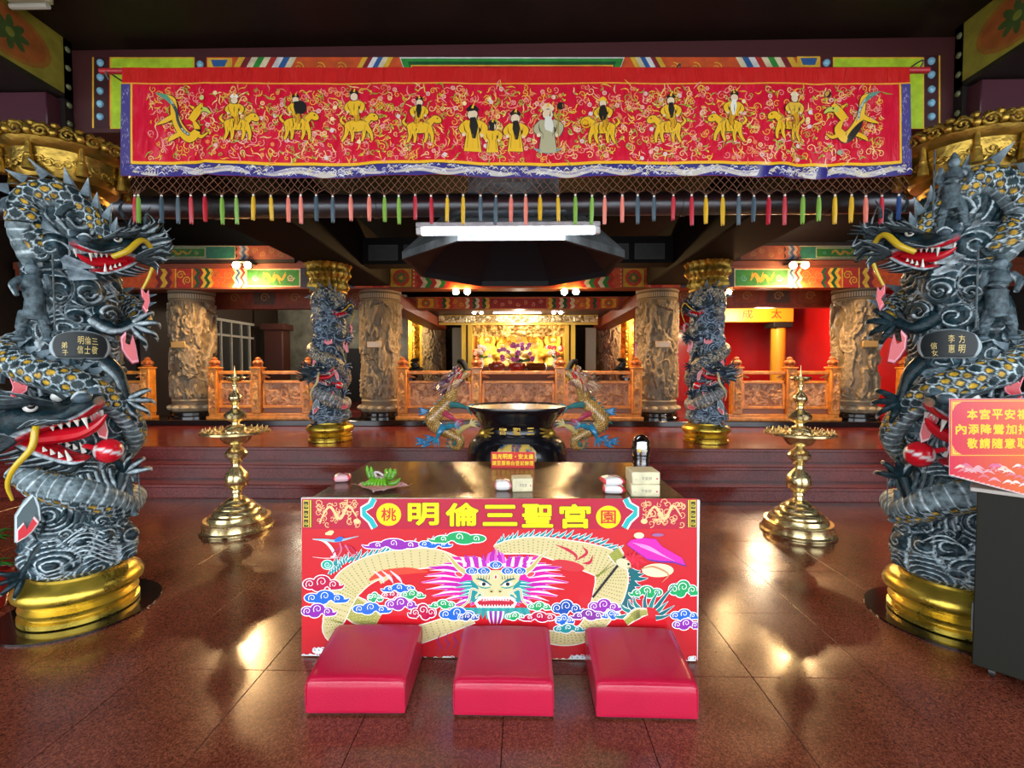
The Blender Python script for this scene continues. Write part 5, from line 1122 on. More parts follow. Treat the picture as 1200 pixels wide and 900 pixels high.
MB().box(-hx + .05, hx - .05, -hy + .04, -hy + .07, ZT - .17, ZT - .05).box(-hx + .05, hx - .05, hy - .07, hy - .04, ZT - .17, ZT - .05).box(-hx + .04, -hx + .07, -hy + .07, hy - .07, ZT - .17, ZT - .05).box(hx - .07, hx - .04, -hy + .07, hy - .07, ZT - .17, ZT - .05).build('apron', M['darkwood'], tb)
for sx in (-1, 1):
    for sy in (-1, 1): MB().box(sx * (hx - .085) - .04, sx * (hx - .085) + .04, sy * (hy - .085) - .04, sy * (hy - .085) + .04, 0, ZT - .05, bev=.006).build('leg', M['darkwood'], tb)
YPo = 2.352
pst = empty('dragon_poster', (0, YPo + .01, .0)); tag(pst, 'glossy red poster board with a coiled dragon and yellow characters across the table front', 'poster')
cA, cB = at(352.5, 583.5, YPo), at(818, 779, YPo)
MB((.75, .75, .75)).box(cA.x, cB.x, -.008, .008, max(cB.z, .006), cA.z, bev=.002).build('board', mat('board_edge', (.7, .7, .72), .4), pst)
D = Draw(lambda x, y, o: (lambda p: (p.x, -.0085 - o, max(p.z, .007)))(at(min(max(x, 353), 817.4), y, YPo)), 5e-6)
c4 = lambda x, y: (340 + x / 4.092, 560 + y / 4.092)
c5 = lambda x, y: (580 + x / 4.092, 560 + y / 4.092)
RD, CR2, TE, TE2, MG, PU, BU, GN, CM, OL = (.55, .012, .020), (.60, .50, .25), (.01, .26, .27), (.005, .12, .14), (.60, .01, .30), (.26, .02, .36), (.01, .12, .55), (.01, .34, .10), (.45, .005, .05), (.25, .27, .03)
D.rect(353.5, 584.5, 817, 778.5, RD); D.rect(353.5, 585, 817, 620, (.42, .008, .035))
# key-pattern ends
for a, s in ((355, 1), (816, -1)):
    D.rect(min(a, a + s * 7), 586, max(a, a + s * 7), 618, (.50, .42, .04))
    for k in range(3):
        y = 588 + 10.5 * k; D.rect(min(a + s * 1, a + s * 6), y, max(a + s * 1, a + s * 6), y + 8.6, (.04, .03, .0)); D.spiral(a + s * 3.5, y + 4.3, 2.6, .9, (.6, .52, .06), n=9)
    D.rect(min(a + s * 8, a + s * 9.5), 586, max(a + s * 8, a + s * 9.5), 618, (.55, .52, .02)); D.rect(min(a + s * 10, a + s * 10.8), 586, max(a + s * 10, a + s * 10.8), 618, (.02, .05, .02))
# gold filigree dragons
rr = random.Random(12)
for cx in (396, 777):
    for k in range(46):
        x, y = cx + rr.uniform(-24, 24), 602 + rr.uniform(-14, 13); D.spiral(x, y, rr.uniform(2.5, 5), rr.uniform(.7, 1.2), (.78, .50, .22), a0=rr.uniform(0, 6), d=rr.choice((1, -1)), n=9, turns=1.1)
    D.stroke([(cx - 22, 612), (cx - 10, 594), (cx + 2, 608), (cx + 12, 593), (cx + 22, 606)], [1, 3, 3.4, 3, 1], (.78, .52, .24)); D.disc(cx + (22 if cx < 500 else -22), 611, 4, (.8, .55, .25), 3)
# teal chevrons
for s in (1, -1):
    X = (lambda x: 340 + x / 4.092) if s > 0 else (lambda x: 1171.2 - (340 + x / 4.092) )
    Yc = lambda y: 560 + y / 4.092
    P = [(400, 100), (385, 130), (350, 150), (352, 175), (385, 205), (405, 240)]
    D.stroke([(X(x), Yc(y)) for x, y in P], 8.5, (.85, .85, .85), smooth=False); D.stroke([(X(x + 3), Yc(y)) for x, y in P], 5.6, (.02, .02, .02), smooth=False); D.stroke([(X(x + 3), Yc(y)) for x, y in P], 5.0, (.01, .42, .42), smooth=False)
YLW = (.90, .62, .0)
for x, y, ch in ((455.5, 603, '桃'), (713, 606, '園')): D.disc(x, y, 14.5, YLW, 13.3, 30); D.btext(ch, x, y, 17, 15, (.55, .03, .02), .35)
for ch, x, y, w, h in (('明', 496, 602.5, 36, 26), ('倫', 541.5, 603, 38, 27), ('三', 586, 604, 40, 24), ('聖', 630, 604.5, 36, 27), ('宮', 674, 605, 36, 28)):
    D.btext(ch, x, y, w - 1.6, h - 1.6, (.02, .01, .0), 1.9, 12); D.btext(ch, x, y, w - 1.6, h - 1.6, YLW, 1.2, 12)
def cloud(cx, cy, w, h, c, f=1, dark=None):
    """scroll cloud with white outline and white spiral lines"""
    L = [(-.30, .05, .30), (.02, -.12, .36), (.32, .08, .26), (-.08, .2, .3)]; sc = [(w, h * 1.5)]
    for q, e in ((1, 1.0), (0, 0)):
        for a, b, r in L: D.disc(cx + f * a * w, cy + b * h * 1.1, r * w * .62 + e, (.85, .88, .9) if q else c, r * h * 1.25 + e, 16)
        D.stroke([(cx + f * .25 * w, cy + h * .3), (cx + f * .52 * w, cy + h * .28), (cx + f * .62 * w, cy + h * .05)], [h * .35 + 2 * e, h * .25 + 2 * e, .3 + e], (.85, .88, .9) if q else c)
    for a, b, r in L[:3]: D.spiral(cx + f * a * w, cy + b * h, r * min(w * .7, h * 1.5) * .72, .85, (.88, .90, .92), a0=2.5 if f > 0 else .6, d=f, n=14, turns=1.3)
def fringe(P, L, c, w=3.2, n=None, side=1, lean=.5, outline=True):
    """row of pointed fins along a line"""
    P = resample(np.c_[np.array(P, float), np.zeros(len(P))], n or 14)[:, :2]; T = np.gradient(P, axis=0); T /= np.linalg.norm(T, axis=1, keepdims=True); N_ = np.c_[-T[:, 1], T[:, 0]] * side
    for q in ((1, 0) if outline else (0,)):
        for i in range(len(P)): b = P[i] + N_[i] * L * (.8 + .4 * ((i * 7) % 3) / 2) + T[i] * L * lean; m = (P[i] + b) / 2 + T[i] * L * .12; D.stroke([tuple(P[i]), tuple(m), tuple(b)], [w + q * 1.4, w * .7 + q * 1.2, .2 + q * .5], (.82, .86, .86) if q else c, n=5)
def body(P, w, tail=None):
    ww = np.array(w, float); D.stroke(P, (ww + 2).tolist(), (.80, .80, .72)); D.stroke(P, ww.tolist(), CR2)
    Q = resample(np.c_[np.array(P, float), np.zeros(len(P))], 60)[:, :2]; T = np.gradient(Q, axis=0); T /= np.linalg.norm(T, axis=1, keepdims=True); N_ = np.c_[-T[:, 1], T[:, 0]]; wi = np.interp(np.linspace(0, 1, 60), np.linspace(0, 1, len(ww)), ww)
    D.group(6)
    for i in range(1, 59):
        m = int(wi[i] / 3.4); 
        for j in range(m): o = (j + .5 + .5 * (i % 2) - m / 2) * 3.2; p = Q[i] + N_[i] * o; D.disc(p[0], p[1], 1.05, OL if (i + j) % 3 else (.36, .36, .08), .75, 6)
    D.group(0)
# fins behind, then the coils
fringe([c4(195, 445), c4(240, 415), c4(310, 395), c4(420, 365), c4(520, 345), c4(640, 330), c4(720, 315)], 9, TE, n=24, side=-1, lean=1.0)
fringe([c5(0, 335), c5(60, 305), c5(150, 290), c5(260, 283), c5(380, 290), c5(480, 310), c5(570, 345)], 8, TE, n=24, side=-1, lean=1.1)
fringe([c5(640, 440), c5(650, 490), c5(625, 540), c5(595, 590)], 17, TE2, w=7, n=10, side=-1, lean=.3)
body([c4(250, 590), c4(330, 640), c4(420, 690)], [24, 30, 18]); body([c4(880, 670), c4(760, 705), c4(640, 745), c4(480, 790), c4(320, 790), c4(215, 740), c4(205, 690), c4(215, 660), c4(250, 560), c4(290, 500), c4(380, 440), c4(520, 400), c4(680, 385), c4(800, 420), c4(860, 440)], [12, 18, 20, 22, 24, 24, 22, 26, 32, 34, 30, 26, 22, 18, 10])
body([c5(0, 345), c5(80, 330), c5(200, 325), c5(320, 350), c5(440, 380), c5(540, 420), c5(560, 480), c5(545, 560), c5(500, 660), c5(430, 740), c5(340, 770), c5(240, 760)], [10, 16, 20, 26, 32, 36, 38, 36, 28, 20, 16, 14])
body([c5(570, 350), c5(600, 390), c5(650, 425)], [16, 14, 8])
D.disc(*c5(350, 420), 20, (.55, .03, .04), 6, 14, .2); D.stroke([c4(380, 490), c4(440, 460), c4(560, 445), c4(660, 450)], [3, 8, 8, 2], (.70, .06, .03)); D.stroke([c4(430, 500), c4(480, 470)], 5, CR2)
for k in range(3): D.stroke([c4(400 + 40 * k, 445), c4(440 + 40 * k, 480), c4(450 + 44 * k, 505)], [1, 3.6, .6], (.72, .55, .60))
# flames on coils
for P in ([(290, 320), (350, 345), (390, 375), (385, 400)], [(390, 395), (440, 360), (420, 330)], [(420, 410), (455, 405), (470, 370)]): D.stroke([c5(*q) for q in P], [.6, 3.6, 3, .5], (.50, .02, .05))
# mane
hc = (580, 682)
for q in (1, 0):
    for s in (-1, 1):
        for k in range(11):
            a = math.radians(-62 + k * 12.5); r0, r1 = 22, 60 - abs(k - 4) * 2.2 + (k % 2) * 6
            x0, y0 = hc[0] + s * r0 * math.cos(a), hc[1] + r0 * .8 * math.sin(a); x1, y1 = hc[0] + s * r1 * 1.35 * math.cos(a), hc[1] + r1 * .66 * math.sin(a)
            D.stroke([(x0, y0), ((x0 + x1) / 2, (y0 + y1) / 2 - 2), (x1, y1)], [12 + q * .8, 10 + q * .8, .4 + q * .6], (.70, .45, .62) if q else (MG if k % 3 else (.45, .01, .34)), n=8)
for s in (-1, 1):
    for k in range(9):
        a = math.radians(-50 + k * 13); x0, y0 = hc[0] + s * 40 * math.cos(a), hc[1] + 24 * math.sin(a); x1, y1 = hc[0] + s * 84 * math.cos(a), hc[1] + 34 * math.sin(a); D.stroke([(x0, y0), ((x0 + x1) / 2, (y0 + y1) / 2 - 2), (x1, y1)], [.4, 2.6, .3], (.74, .66, .78), n=8)
for s in (-1, 1):
    for k in range(9):
        a = math.radians(-10 + k * 12); x0, y0 = hc[0] + s * 20 * math.cos(a), hc[1] + 4 + 14 * math.sin(a); x1, y1 = hc[0] + s * (44 + 4 * (k % 2)) * math.cos(a), hc[1] + 6 + 25 * math.sin(a)
        D.stroke([(x0, y0), ((x0 + x1) / 2, (y0 + y1) / 2 - 1), (x1, y1)], [6, 5, .4], TE if k % 2 else (.02, .36, .34), n=7); D.stroke([(x0, y0), ((x0 + x1) / 2, (y0 + y1) / 2 - 1), (x1, y1)], [.4, .9, .2], (.7, .85, .8), n=7)
    H_ = [(hc[0] + s * 34, 671), (hc[0] + s * 44, 664), (hc[0] + s * 52, 654), (hc[0] + s * 62, 645)]; D.stroke(H_, [7, 6, 4, 1], (.80, .78, .66)); D.stroke(H_, [5.2, 4.4, 2.6, .4], (.50, .44, .14)); D.disc(hc[0] + s * 42, 673, 5.5, (.75, .72, .72), 3.2, 12, -.4 * s); D.disc(hc[0] + s * 42, 673, 4.6, (.65, .06, .08), 2.4, 12, -.4 * s)
for k in range(17): 
    x = 545 + k * 4.6; D.stroke([(x, 664), (x + (x - 581) * .08, 654), (x + (x - 581) * .16, 650 if k % 2 else 654)], [4, 3, .4], (.42, .02, .40) if k % 2 else (.75, .70, .78), n=5)
for k in range(5): D.stroke([(581 + (k - 2) * 5, 660), (581 + (k - 2) * 4, 650), (581 + (k - 2) * 2.4, 641 + abs(k - 2) * 3)], [4.5, 3.2, .4], (.40, .02, .42) if k % 2 else (.62, .10, .55), n=5)
# face
D.poly([(552, 673), (563, 668), (598, 668), (610, 673), (606, 687), (600, 692), (597, 700), (592, 706), (570, 706), (565, 700), (562, 692), (556, 687)], (.60, .55, .28)); [D.stroke([(581 + s_ * 29, 680), (581 + s_ * 24, 690), (581 + s_ * 28, 700), (581 + s_ * 20, 708)], [2, 8, 6, 2], TE if s_ > 0 else (.01, .24, .25)) for s_ in (-1, 1)]
for cx in (553, 567, 581, 595, 609):
    y = 669 if cx != 581 else 662; D.disc(cx, y, 8, (.85, .88, .9), 4.8); D.disc(cx, y, 7.2, (.02, .13, .50), 4.1); D.spiral(cx, y, 4.6, .8, (.85, .9, .95), n=11)
for s in (-1, 1):
    x = 581 + s * 14; D.stroke([(x - s * 9, 686), (x, 680), (x + s * 9, 678)], [1, 3, 1], TE2); D.disc(x, 684.4, 6, (.82, .85, .75), 2.4, 12, -.2 * s); D.disc(x, 684.4, 2.4, (.01, .02, .04), 2.2); D.stroke([(x - s * 8, 688), (x, 689), (x + s * 8, 686)], [.8, 2.0, .6], (.02, .30, .28))
    for k in range(5): D.stroke([(x - 6 + 3 * k, 679), (x - 7 + 3.4 * k, 674)], [1.2, .3], (.02, .06, .07), n=4)
    D.stroke([(581 + s * 2, 690), (581 + s * 8, 694), (581 + s * 16, 691), (581 + s * 24, 700)], [3, 4, 3, 2], (.60, .56, .30)); D.disc(581 + s * 5, 692, 3.4, (.55, .50, .22), 2.6); D.disc(581 + s * 5, 693, 1.6, (.10, .04, .03), 1.0)
    Wk = [(581 + s * 14, 696), (581 + s * 28, 690), (581 + s * 32, 704), (581 + s * 44, 712), (581 + s * 56, 706), (581 + s * 66, 716)]; D.stroke(Wk, [2, 3, 2.6, 1.6, .5], (.82, .80, .68)); D.stroke(Wk, [1, 1.8, 1.5, .8, .3], (.45, .42, .22))
D.disc(581, 676, 3, (.8, .75, .5), 3.2); D.disc(581, 676, 1.2, (.6, .04, .04), 2.2)
D.poly([(556, 706), (562, 699), (600, 699), (606, 706), (602, 713), (560, 713)], (.85, .86, .80)); D.poly([(559, 706), (565, 701), (597, 701), (603, 706), (598, 711), (564, 711)], (.45, .01, .03)); D.stroke([(565, 704), (581, 702), (597, 704)], [1, 3.4, 1], (.78, .30, .36))
for k in range(12): D.poly([(562 + k * 3.3, 701), (565 + k * 3.3, 701), (563.5 + k * 3.3, 704)], (.88, .88, .82)); D.poly([(562 + k * 3.3, 711), (565 + k * 3.3, 711), (563.5 + k * 3.3, 708)], (.88, .88, .82))
for k in range(17): x = 545 + k * 4.5; D.stroke([(x, 712), (x + (x - 581) * .08, 720), (x + (x - 581) * .18, 727 - abs(k - 8) * .5)], [5, 4, .4], TE if k % 2 else (.02, .33, .30), n=5)
for k in range(7): D.stroke([(572 + k * 3, 716), (573 + k * 2.6, 724), (575 + k * 1.8, 731)], [2.4, 2, .5], PU if k % 2 else (.75, .70, .8), n=5)
# clouds (crop coordinates of the left and right halves)
for q, x, y, w, h, c, f in ((c4, 500, 318, 62, 11, PU, -1), (c4, 690, 315, 36, 9, BU, 1), (c4, 815, 288, 62, 12, GN, -1), (c4, 150, 505, 44, 16, CM, 1), (c4, 165, 572, 48, 14, BU, 1), (c4, 130, 635, 38, 14, PU, 1), (c4, 385, 625, 42, 12, BU, 1), (c4, 405, 572, 16, 10, GN, 1), (c4, 490, 560, 24, 8, CM, 1), (c4, 525, 528, 36, 9, BU, -1), (c4, 585, 558, 26, 9, GN, 1), (c4, 530, 602, 36, 13, PU, 1), (c4, 640, 640, 30, 16, CM, -1), (c4, 800, 650, 42, 13, BU, 1), (c4, 735, 605, 28, 9, GN, -1), (c4, 850, 665, 22, 8, (.02, .06, .30), 1),
                              (c5, 210, 614, 26, 9, GN, 1), (c5, 95, 662, 22, 8, GN, 1), (c5, 340, 620, 34, 15, (.01, .07, .35), 1), (c5, 215, 665, 38, 10, CM, -1), (c5, 520, 612, 36, 14, PU, 1), (c5, 450, 655, 36, 11, (.20, .03, .28), -1), (c5, 330, 678, 20, 11, BU, 1), (c5, 560, 655, 20, 9, BU, -1), (c5, 730, 545, 36, 12, GN, -1), (c5, 900, 530, 34, 17, GN, 1), (c5, 905, 655, 32, 11, BU, 1), (c5, 915, 700, 32, 11, PU, 1), (c5, 350, 720, 34, 9, TE, 1)): cloud(*q(x, y), w, h, c, f)
# tail spikes, right
for k, (a, b) in enumerate((((650, 640), (600, 600)), ((665, 630), (640, 580)), ((690, 625), (665, 560)), ((720, 620), (730, 540)), ((745, 620), (790, 530)), ((770, 625), (870, 500)), ((780, 640), (830, 590)), ((790, 655), (860, 610)), ((640, 660), (570, 660)), ((770, 670), (850, 650)))):
    m = ((a[0] + b[0]) / 2 - 8, (a[1] + b[1]) / 2 + 6); D.stroke([c5(*a), c5(*m), c5(*b)], [6.5, 4.6, .8], (.75, .85, .82), n=7); D.stroke([c5(*a), c5(*m), c5(*b)], [5.2, 3.4, .3], TE2 if k % 2 else (.01, .20, .18), n=7)
body([c5(625, 690), c5(680, 650), c5(730, 640)], [8, 12, 6])
# spear, cloth and pearl at right
D.stroke([c5(628, 368), c5(468, 572)], 2.8, (.02, .015, .02), smooth=False)
D.disc(*c5(780, 442), 18.5, (.72, .70, .42), 8, 22); D.stroke([c5(700, 435), c5(760, 425), c5(830, 460), c5(800, 500)], [1, 2.6, 2, .4], (.55, .25, .12))
for k in range(13): a = math.radians(-150 + 27 * k); p = c5(668, 392); D.stroke([p, (p[0] + 9 * math.cos(a), p[1] + 6 * math.sin(a)), (p[0] + 17 * math.cos(a + .2), p[1] + 11 * math.sin(a + .2))], [5, 3.6, .4], (.55, .01, .03) if k % 2 else (.68, .02, .05), n=6)
CL_ = [(632, 320), (650, 300), (700, 288), (770, 295), (800, 330), (860, 365), (895, 385), (912, 420), (850, 402), (790, 400), (730, 390), (680, 355)]; D.poly([c5(x + 5, y + 4) for x, y in CL_], (.05, .03, .35)); D.poly([c5(x, y - 3) for x, y in CL_], (.62, .02, .38))
for k in range(4): D.stroke([c5(660 + 12 * k, 310 + 6 * k), c5(740 + 12 * k, 330 + 10 * k), c5(830 + 10 * k, 385 + 4 * k)], [.5, 1.3, .4], (.80, .30, .62))
D.disc(*c5(690, 275), 6, (.80, .74, .42), 3.6); D.disc(*c5(780, 272), 7, (.30, .12, .30), 2); D.disc(*c5(615, 408), 9, (.62, .58, .36), 5.5, 12, .3); D.disc(*c5(640, 412), 1.6, (.02, .02, .02))
# little rider with ribbons at left
for P, w, c in (([(110, 292), (160, 300), (195, 330), (215, 370), (195, 378)], [1, 3, 3.4, .8], (.80, .84, .86)), ([(112, 292), (170, 296), (230, 300), (330, 278)], [1, 2.6, 3.4, .6], (.30, .48, .55)), ([(215, 300), (240, 292), (255, 285)], [3, 6, 2], (.02, .15, .60)), ([(170, 268), (195, 262), (210, 255)], [2, 6, 2], (.80, .66, .32)), ([(195, 375), (230, 340), (290, 330), (325, 375)], [1, 2.6, 2, 1], (.45, .02, .08)), ([(240, 310), (245, 350), (215, 395)], [2, 2, 1], (.62, .14, .22)), ([(265, 320), (290, 360), (320, 385)], [2, 1.6, 1], (.62, .14, .22)), ([(110, 378), (180, 384), (250, 378)], [.4, 1, .4], (.8, .6, .6))): D.stroke([c4(*q) for q in P], w, c)
D.disc(*c4(180, 415), 7.5, (.75, .85, .8), 6); D.disc(*c4(180, 415), 6.4, (.01, .35, .26), 5); D.spiral(*c4(180, 415), 4, .9, (.7, .9, .8)); fringe([c4(190, 462), c4(230, 440), c4(260, 405)], 6, TE, n=7, side=-1)
for k in range(4):
    x = 705 + 38 * k; D.stroke([c4(x, 835 - 8 * k), c4(x + 18, 805 - 10 * k), c4(x + 2, 780 - 8 * k), c4(x + 16, 745 - 6 * k)], [.5, 2.2, 1.6, .3], (.32, .02, .14))
D.stroke([c4(130, 770), c4(230, 820)], .3, RD)
for q, x, y, w in ((c4, 100, 850, 26), (c4, 140, 820, 16), (c4, 700, 865, 40), (c4, 760, 862, 16), (c5, 330, 872, 26), (c5, 395, 855, 20), (c5, 935, 880, 14), (c5, 945, 862, 8)):
    p = q(x, y); D.disc(p[0], p[1] + 2, w / 2, (.78, .84, .86), 3.4, 14); 
    for k in range(3): D.spiral(p[0] - w * .3 + w * .3 * k, p[1], 3.4, 1.1, (.85, .90, .92), a0=k, n=10); D.disc(p[0] - w * .3 + w * .3 * k, p[1] + 1, .9, (.10, .30, .38), n=6)
D.build('printed_artwork', M['print'], pst)

# ------------------------------------------------------------------ kneeling cushions
def cushion(X, label, ry=0):
    t = empty('kneeling_cushion', (X, 2.138, 0), ry); t.scale = (1, 1, .90); tag(t, label, 'cushion')
    n, m = 40, 30; w, d0, d1 = .215, -.19, .19; P = np.zeros((n, m, 3)); 
    bm = bmesh.new(); bmesh.ops.create_grid(bm, x_segments=18, y_segments=18, size=1)
    q = MB(); us = np.linspace(-1, 1, 34); prof = []
    # side profile (y, z): up the front, over the sloping top, down the back
    pr = [(-.19, .012), (-.19, .06), (-.189, .12), (-.186, .145), (-.178, .162), (-.160, .174), (-.10, .184), (0, .197), (.10, .210), (.165, .216), (.180, .210), (.188, .195), (.19, .15), (.19, .012)]
    pr = resample(np.array([(0, a, b) for a, b in pr]), 70)[:, 1:]
    for u in us:
        e = 1 - .045 * max(0, (abs(u) - .86) / .14) ** 2; cx = u * w * 1.0
        row = []
        for y, z in pr:
            zz = z; 
            if z > .1: zz = z - .014 * max(0, (abs(u) - .90) / .10) ** 2 + .006 * math.cos(u * 1.5) * (z > .15)
            if abs(z - .12) < .1 and y < -.18: y = y - .003 * math.cos(u * 1.5)
            row.append((cx, y * (1 if abs(u) < .97 else .99), zz))
        prof.append(row)
    q.grid(prof, flip=False)
    for e in (0, -1):
        R_ = np.array(prof[e]); k = len(R_); q.add(R_, [tuple(range(k)) if e == 0 else tuple(range(k))[::-1]])
    q.build('padded_top', M['red_vinyl'], t, smooth=50)
    for u in (-.99, .99):
        pts = [(u * w * 1.004, y, z - .0) for y, z in pr[4:66]]; MB().tube([(a, b, c - (.012 if c > .15 else 0)) for a, b, c in pts], .0032, 6).build('piping', M['red_vinyl'], t)
    MB().box(-.20, .20, -.18, .18, 0, .014).build('wooden_base', M['black_matt'], t)
cushion(-.645, 'left one of three red vinyl kneeling cushions, scuffed on top', .02)
cushion(.0, 'middle one of three red vinyl kneeling cushions')
cushion(.615, 'right one of three red vinyl kneeling cushions', -.01)

# ------------------------------------------------------------------ things on the table
def on_table(px, py): return flo(px, py, ZT)
p = on_table(601, 548); sg = empty('table_sign', p); tag(sg, 'small red sign with two lines of yellow characters on the table before the censer', 'sign')
hw = 25.5 / 545 * p.y; hh = 18.5 / 545 * p.y
MB().box(-hw, hw, -.004, .004, 0, hh).build('board', mat('red_card', (.62, .015, .012), .35), sg); MB().box(-hw * .8, hw * .8, .004, .05, 0, .006).build('foot', mat('red_card'), sg)
D = Draw(lambda x, y, o: (x * hw, -.0045 - o, hh * (1 - y)), 2e-5); D.rect(-.97, .05, .97, .95, (.60, .02, .01))
for k, ch in enumerate('點光明燈・安太歲'): D.btext(ch, -.84 + k * .24, .28, .20 if ch != '・' else .05, .32 if ch != '・' else .08, (.88, .62, .02), .009, 6)
for k, ch in enumerate('請至服務台登記辦理'): D.btext(ch, -.86 + k * .215, .70, .18, .28, (.88, .62, .02), .007, 6)
D.build('lettering', M['paint'], sg)
def box_item(name, label, cat, px, py, w, d, h, c, deco, rz=0, dz=0, soft=0.004, group=None):
    p = on_table(px, py); t = empty(name, (p.x, p.y + d / 2, ZT + dz), rz); tag(t, label, cat, group)
    MB(c).box(-w / 2, w / 2, -d / 2, d / 2, 0, h, bev=soft).build('box', M['paintn'], t); D = Draw(lambda x, y, o: (x * w / 2, -d / 2 - 2e-4 - o, h * (1 - y)), 2e-5); deco(D); D.build('printed_label', M['paint'], t)
    D = Draw(lambda x, y, o: (x * w / 2, -d / 2 + d * y, h + 2e-4 + o), 2e-5); D.rect(-.6, .2, .6, .8, tuple(k * .92 for k in c)); D.rect(-.45, .3, .45, .36, (.5, .35, .2)); D.rect(-.45, .5, .2, .55, (.5, .35, .2)); D.build('top_print', M['paint'], t); return t
def deco_cream(D):
    D.text('平安餅', 0.05, .52, .75, .28, (.12, .12, .12)); D.disc(.78, .55, .07, (.6, .1, .15), .08)
    D.disc(-.72, .6, .06, (.5, .4, .3), .06); D.rect(-.9, .08, .9, .12, (.65, .60, .40))
CRB = (.66, .60, .38)
box_item('cream_box', 'lower of two stacked cream boxes at the right end of the table', 'box', 757, 582.5, .150, .14, .066, CRB, deco_cream, -.03)
box_item('cream_box', 'upper of two stacked cream boxes at the right end of the table', 'box', 756.5, 582.5, .148, .14, .066, CRB, deco_cream, .03, .0665)
box_item('cream_box', 'short cream packet standing beside the small white packet in the table middle', 'box', 611.5, 576.5, .112, .09, .075, CRB, deco_cream, .10)
def pillow_packet(label, px, py, w, d, h, c, c2, rz, dz=0):
    p = on_table(px, py); t = empty('wrapped_packet', (p.x, p.y + d / 2, ZT + dz), rz); tag(t, label, 'packet')
    u = np.linspace(-1, 1, 26); v = np.linspace(-1, 1, 18); U, V_ = np.meshgrid(u, v, indexing='ij'); th_ = np.clip((1 - np.abs(U) ** 4) * (1 - np.abs(V_) ** 4), 0, 1) ** .5; nz_ = fbm(U * 4 + px, V_ * 4, 0, 3, 3)
    Cc = np.where(((np.abs(U) > .78) | ((U + V_ * .6 > .1) & (U + V_ * .6 < .38)))[..., None], np.array(c2), np.array(c)); m_ = MB()
    m_.grid(np.stack([U * w / 2, V_ * d / 2, h / 2 + th_ * h / 2 * (.85 + .3 * nz_)], -1), Cc); m_.grid(np.stack([U * w / 2, V_ * d / 2, h / 2 - th_ * h / 2], -1), Cc, flip=True); m_.build('wrapper', M['dragon_gloss'], t, smooth=60)
    D = Draw(lambda x, y, o: (x * w / 2, -d * .5 * .86 - o - .001, h * (1 - y) * .8 + .1 * h), 2e-5); D.text('平安', .0, .5, .5, .35, (.15, .2, .45)); D.build('printed_label', M['paint'], t)
WT, RP = (.78, .76, .76), (.62, .02, .05)
pillow_packet('small white packet with a red edge in the middle of the table', 589, 576, .095, .085, .055, WT, (.72, .25, .28), .1)
pillow_packet('lower of two red and white packets left of the cream boxes', 721, 580, .12, .10, .045, WT, RP, -.1)
pillow_packet('upper of two red and white packets left of the cream boxes', 719, 580, .12, .10, .045, WT, RP, .15, .045)
pillow_packet('small pink and white packet at the far left corner of the table', 398, 566, .10, .09, .045, (.75, .45, .48), RP, .3)
# chrome tea urn
p = on_table(751, 552); t = empty('chrome_canister', (p.x, p.y, ZT)); tag(t, 'small ribbed chrome canister with a domed lid behind the cream boxes', 'canister')
ch_ = mat('chrome', (.36, .36, .38), .1, 1.0); k = 43 / 545 * p.y / .2
MB().lathe([(.05 * k, 0), (.05 * k, .02 * k), (.042 * k, .03 * k), (.045 * k, .05 * k), (.042 * k, .06 * k), (.046 * k, .075 * k), (.046 * k, .085 * k)], 32).build('foot', ch_, t)
MB().lathe([(.038 * k, .085 * k), (.048 * k, .095 * k), (.05 * k, .13 * k), (.045 * k, .155 * k)], 32).build('body', ch_, t)
MB().lathe([(.047 * k, .155 * k), (.047 * k, .165 * k), (.038 * k, .18 * k), (.03 * k, .19 * k), (.018 * k, .198 * k), (.001, .2 * k)], 32).build('lid', ch_, t)
MB((.75, .5, .1)).ball((-.018 * k, -.044 * k, .12 * k), (.014 * k, .006 * k, .012 * k), None, 10, 6).ball((.012 * k, -.046 * k, .118 * k), (.010 * k, .005 * k, .010 * k), (.7, .62, .5), 10, 6).build('flower_decal', M['dragon_gloss'], t)
# bananas on pink paper
p = on_table(446, 573); pp_ = tag(MB().add([], []) and empty('pink_paper', (p.x, p.y, ZT)), 'crumpled pink paper sheet under the green bananas', 'paper')
u = np.linspace(-1, 1, 30); U, V_ = np.meshgrid(u, u, indexing='ij'); nz_ = fbm(U * 3, V_ * 3, 0, 4, 7); hgt = .004 + .03 * np.clip(np.maximum(abs(U), abs(V_)) - .6, 0, 1) * nz_ * 2 + .008 * nz_
ang = .75; Xp = (U * math.cos(ang) - V_ * math.sin(ang)) * .125; Yp = (U * math.sin(ang) + V_ * math.cos(ang)) * .09 + .02
Cp = np.where((nz_ > .5)[..., None], np.array((.78, .30, .34)), np.array((.85, .52, .55))); MB().grid(np.stack([Xp, Yp, hgt], -1), Cp).build('sheet', M['paintn'], pp_, smooth=60)
MB((.74, .40, .42)).box(-.001, .001, -.001, .001, 0, .001).build('fold', M['paint'], pp_)
bn = empty('banana_bunch', (p.x - .01, p.y + .02, ZT + .012)); tag(bn, 'bunch of short green bananas with upturned fingers on pink paper', 'fruit')
gb = (.10, .30, .01)
def banana(pts, r): 
    n = 16; return MB(gb).tube(resample(pts, n), [r * .45, r * .9, r, r, r * .85, r * .3], 10, colf=lambda a, b: (np.tile(np.array(gb), (a, b, 1)) * (1 + .35 * np.cos(np.arange(b) * 4 * PI / b))[None, :, None])).build('banana', M['dragon_gloss'], bn)
for x, h in ((-.085, .105), (-.062, .10), (.02, .085), (.045, .09), (.07, .08)): banana([(x * .5, .02, .03), (x * .8, .05, .035), (x, .055, .07), (x * 1.03, .045, h)], .014)
for k in range(7): a = -1.1 + k * .33; banana([(a * .02, -.0, .042), (a * .035, -.025, .04), (a * .05 - .004, -.045, .025), (a * .06 - .006, -.052, .012)], .0095)
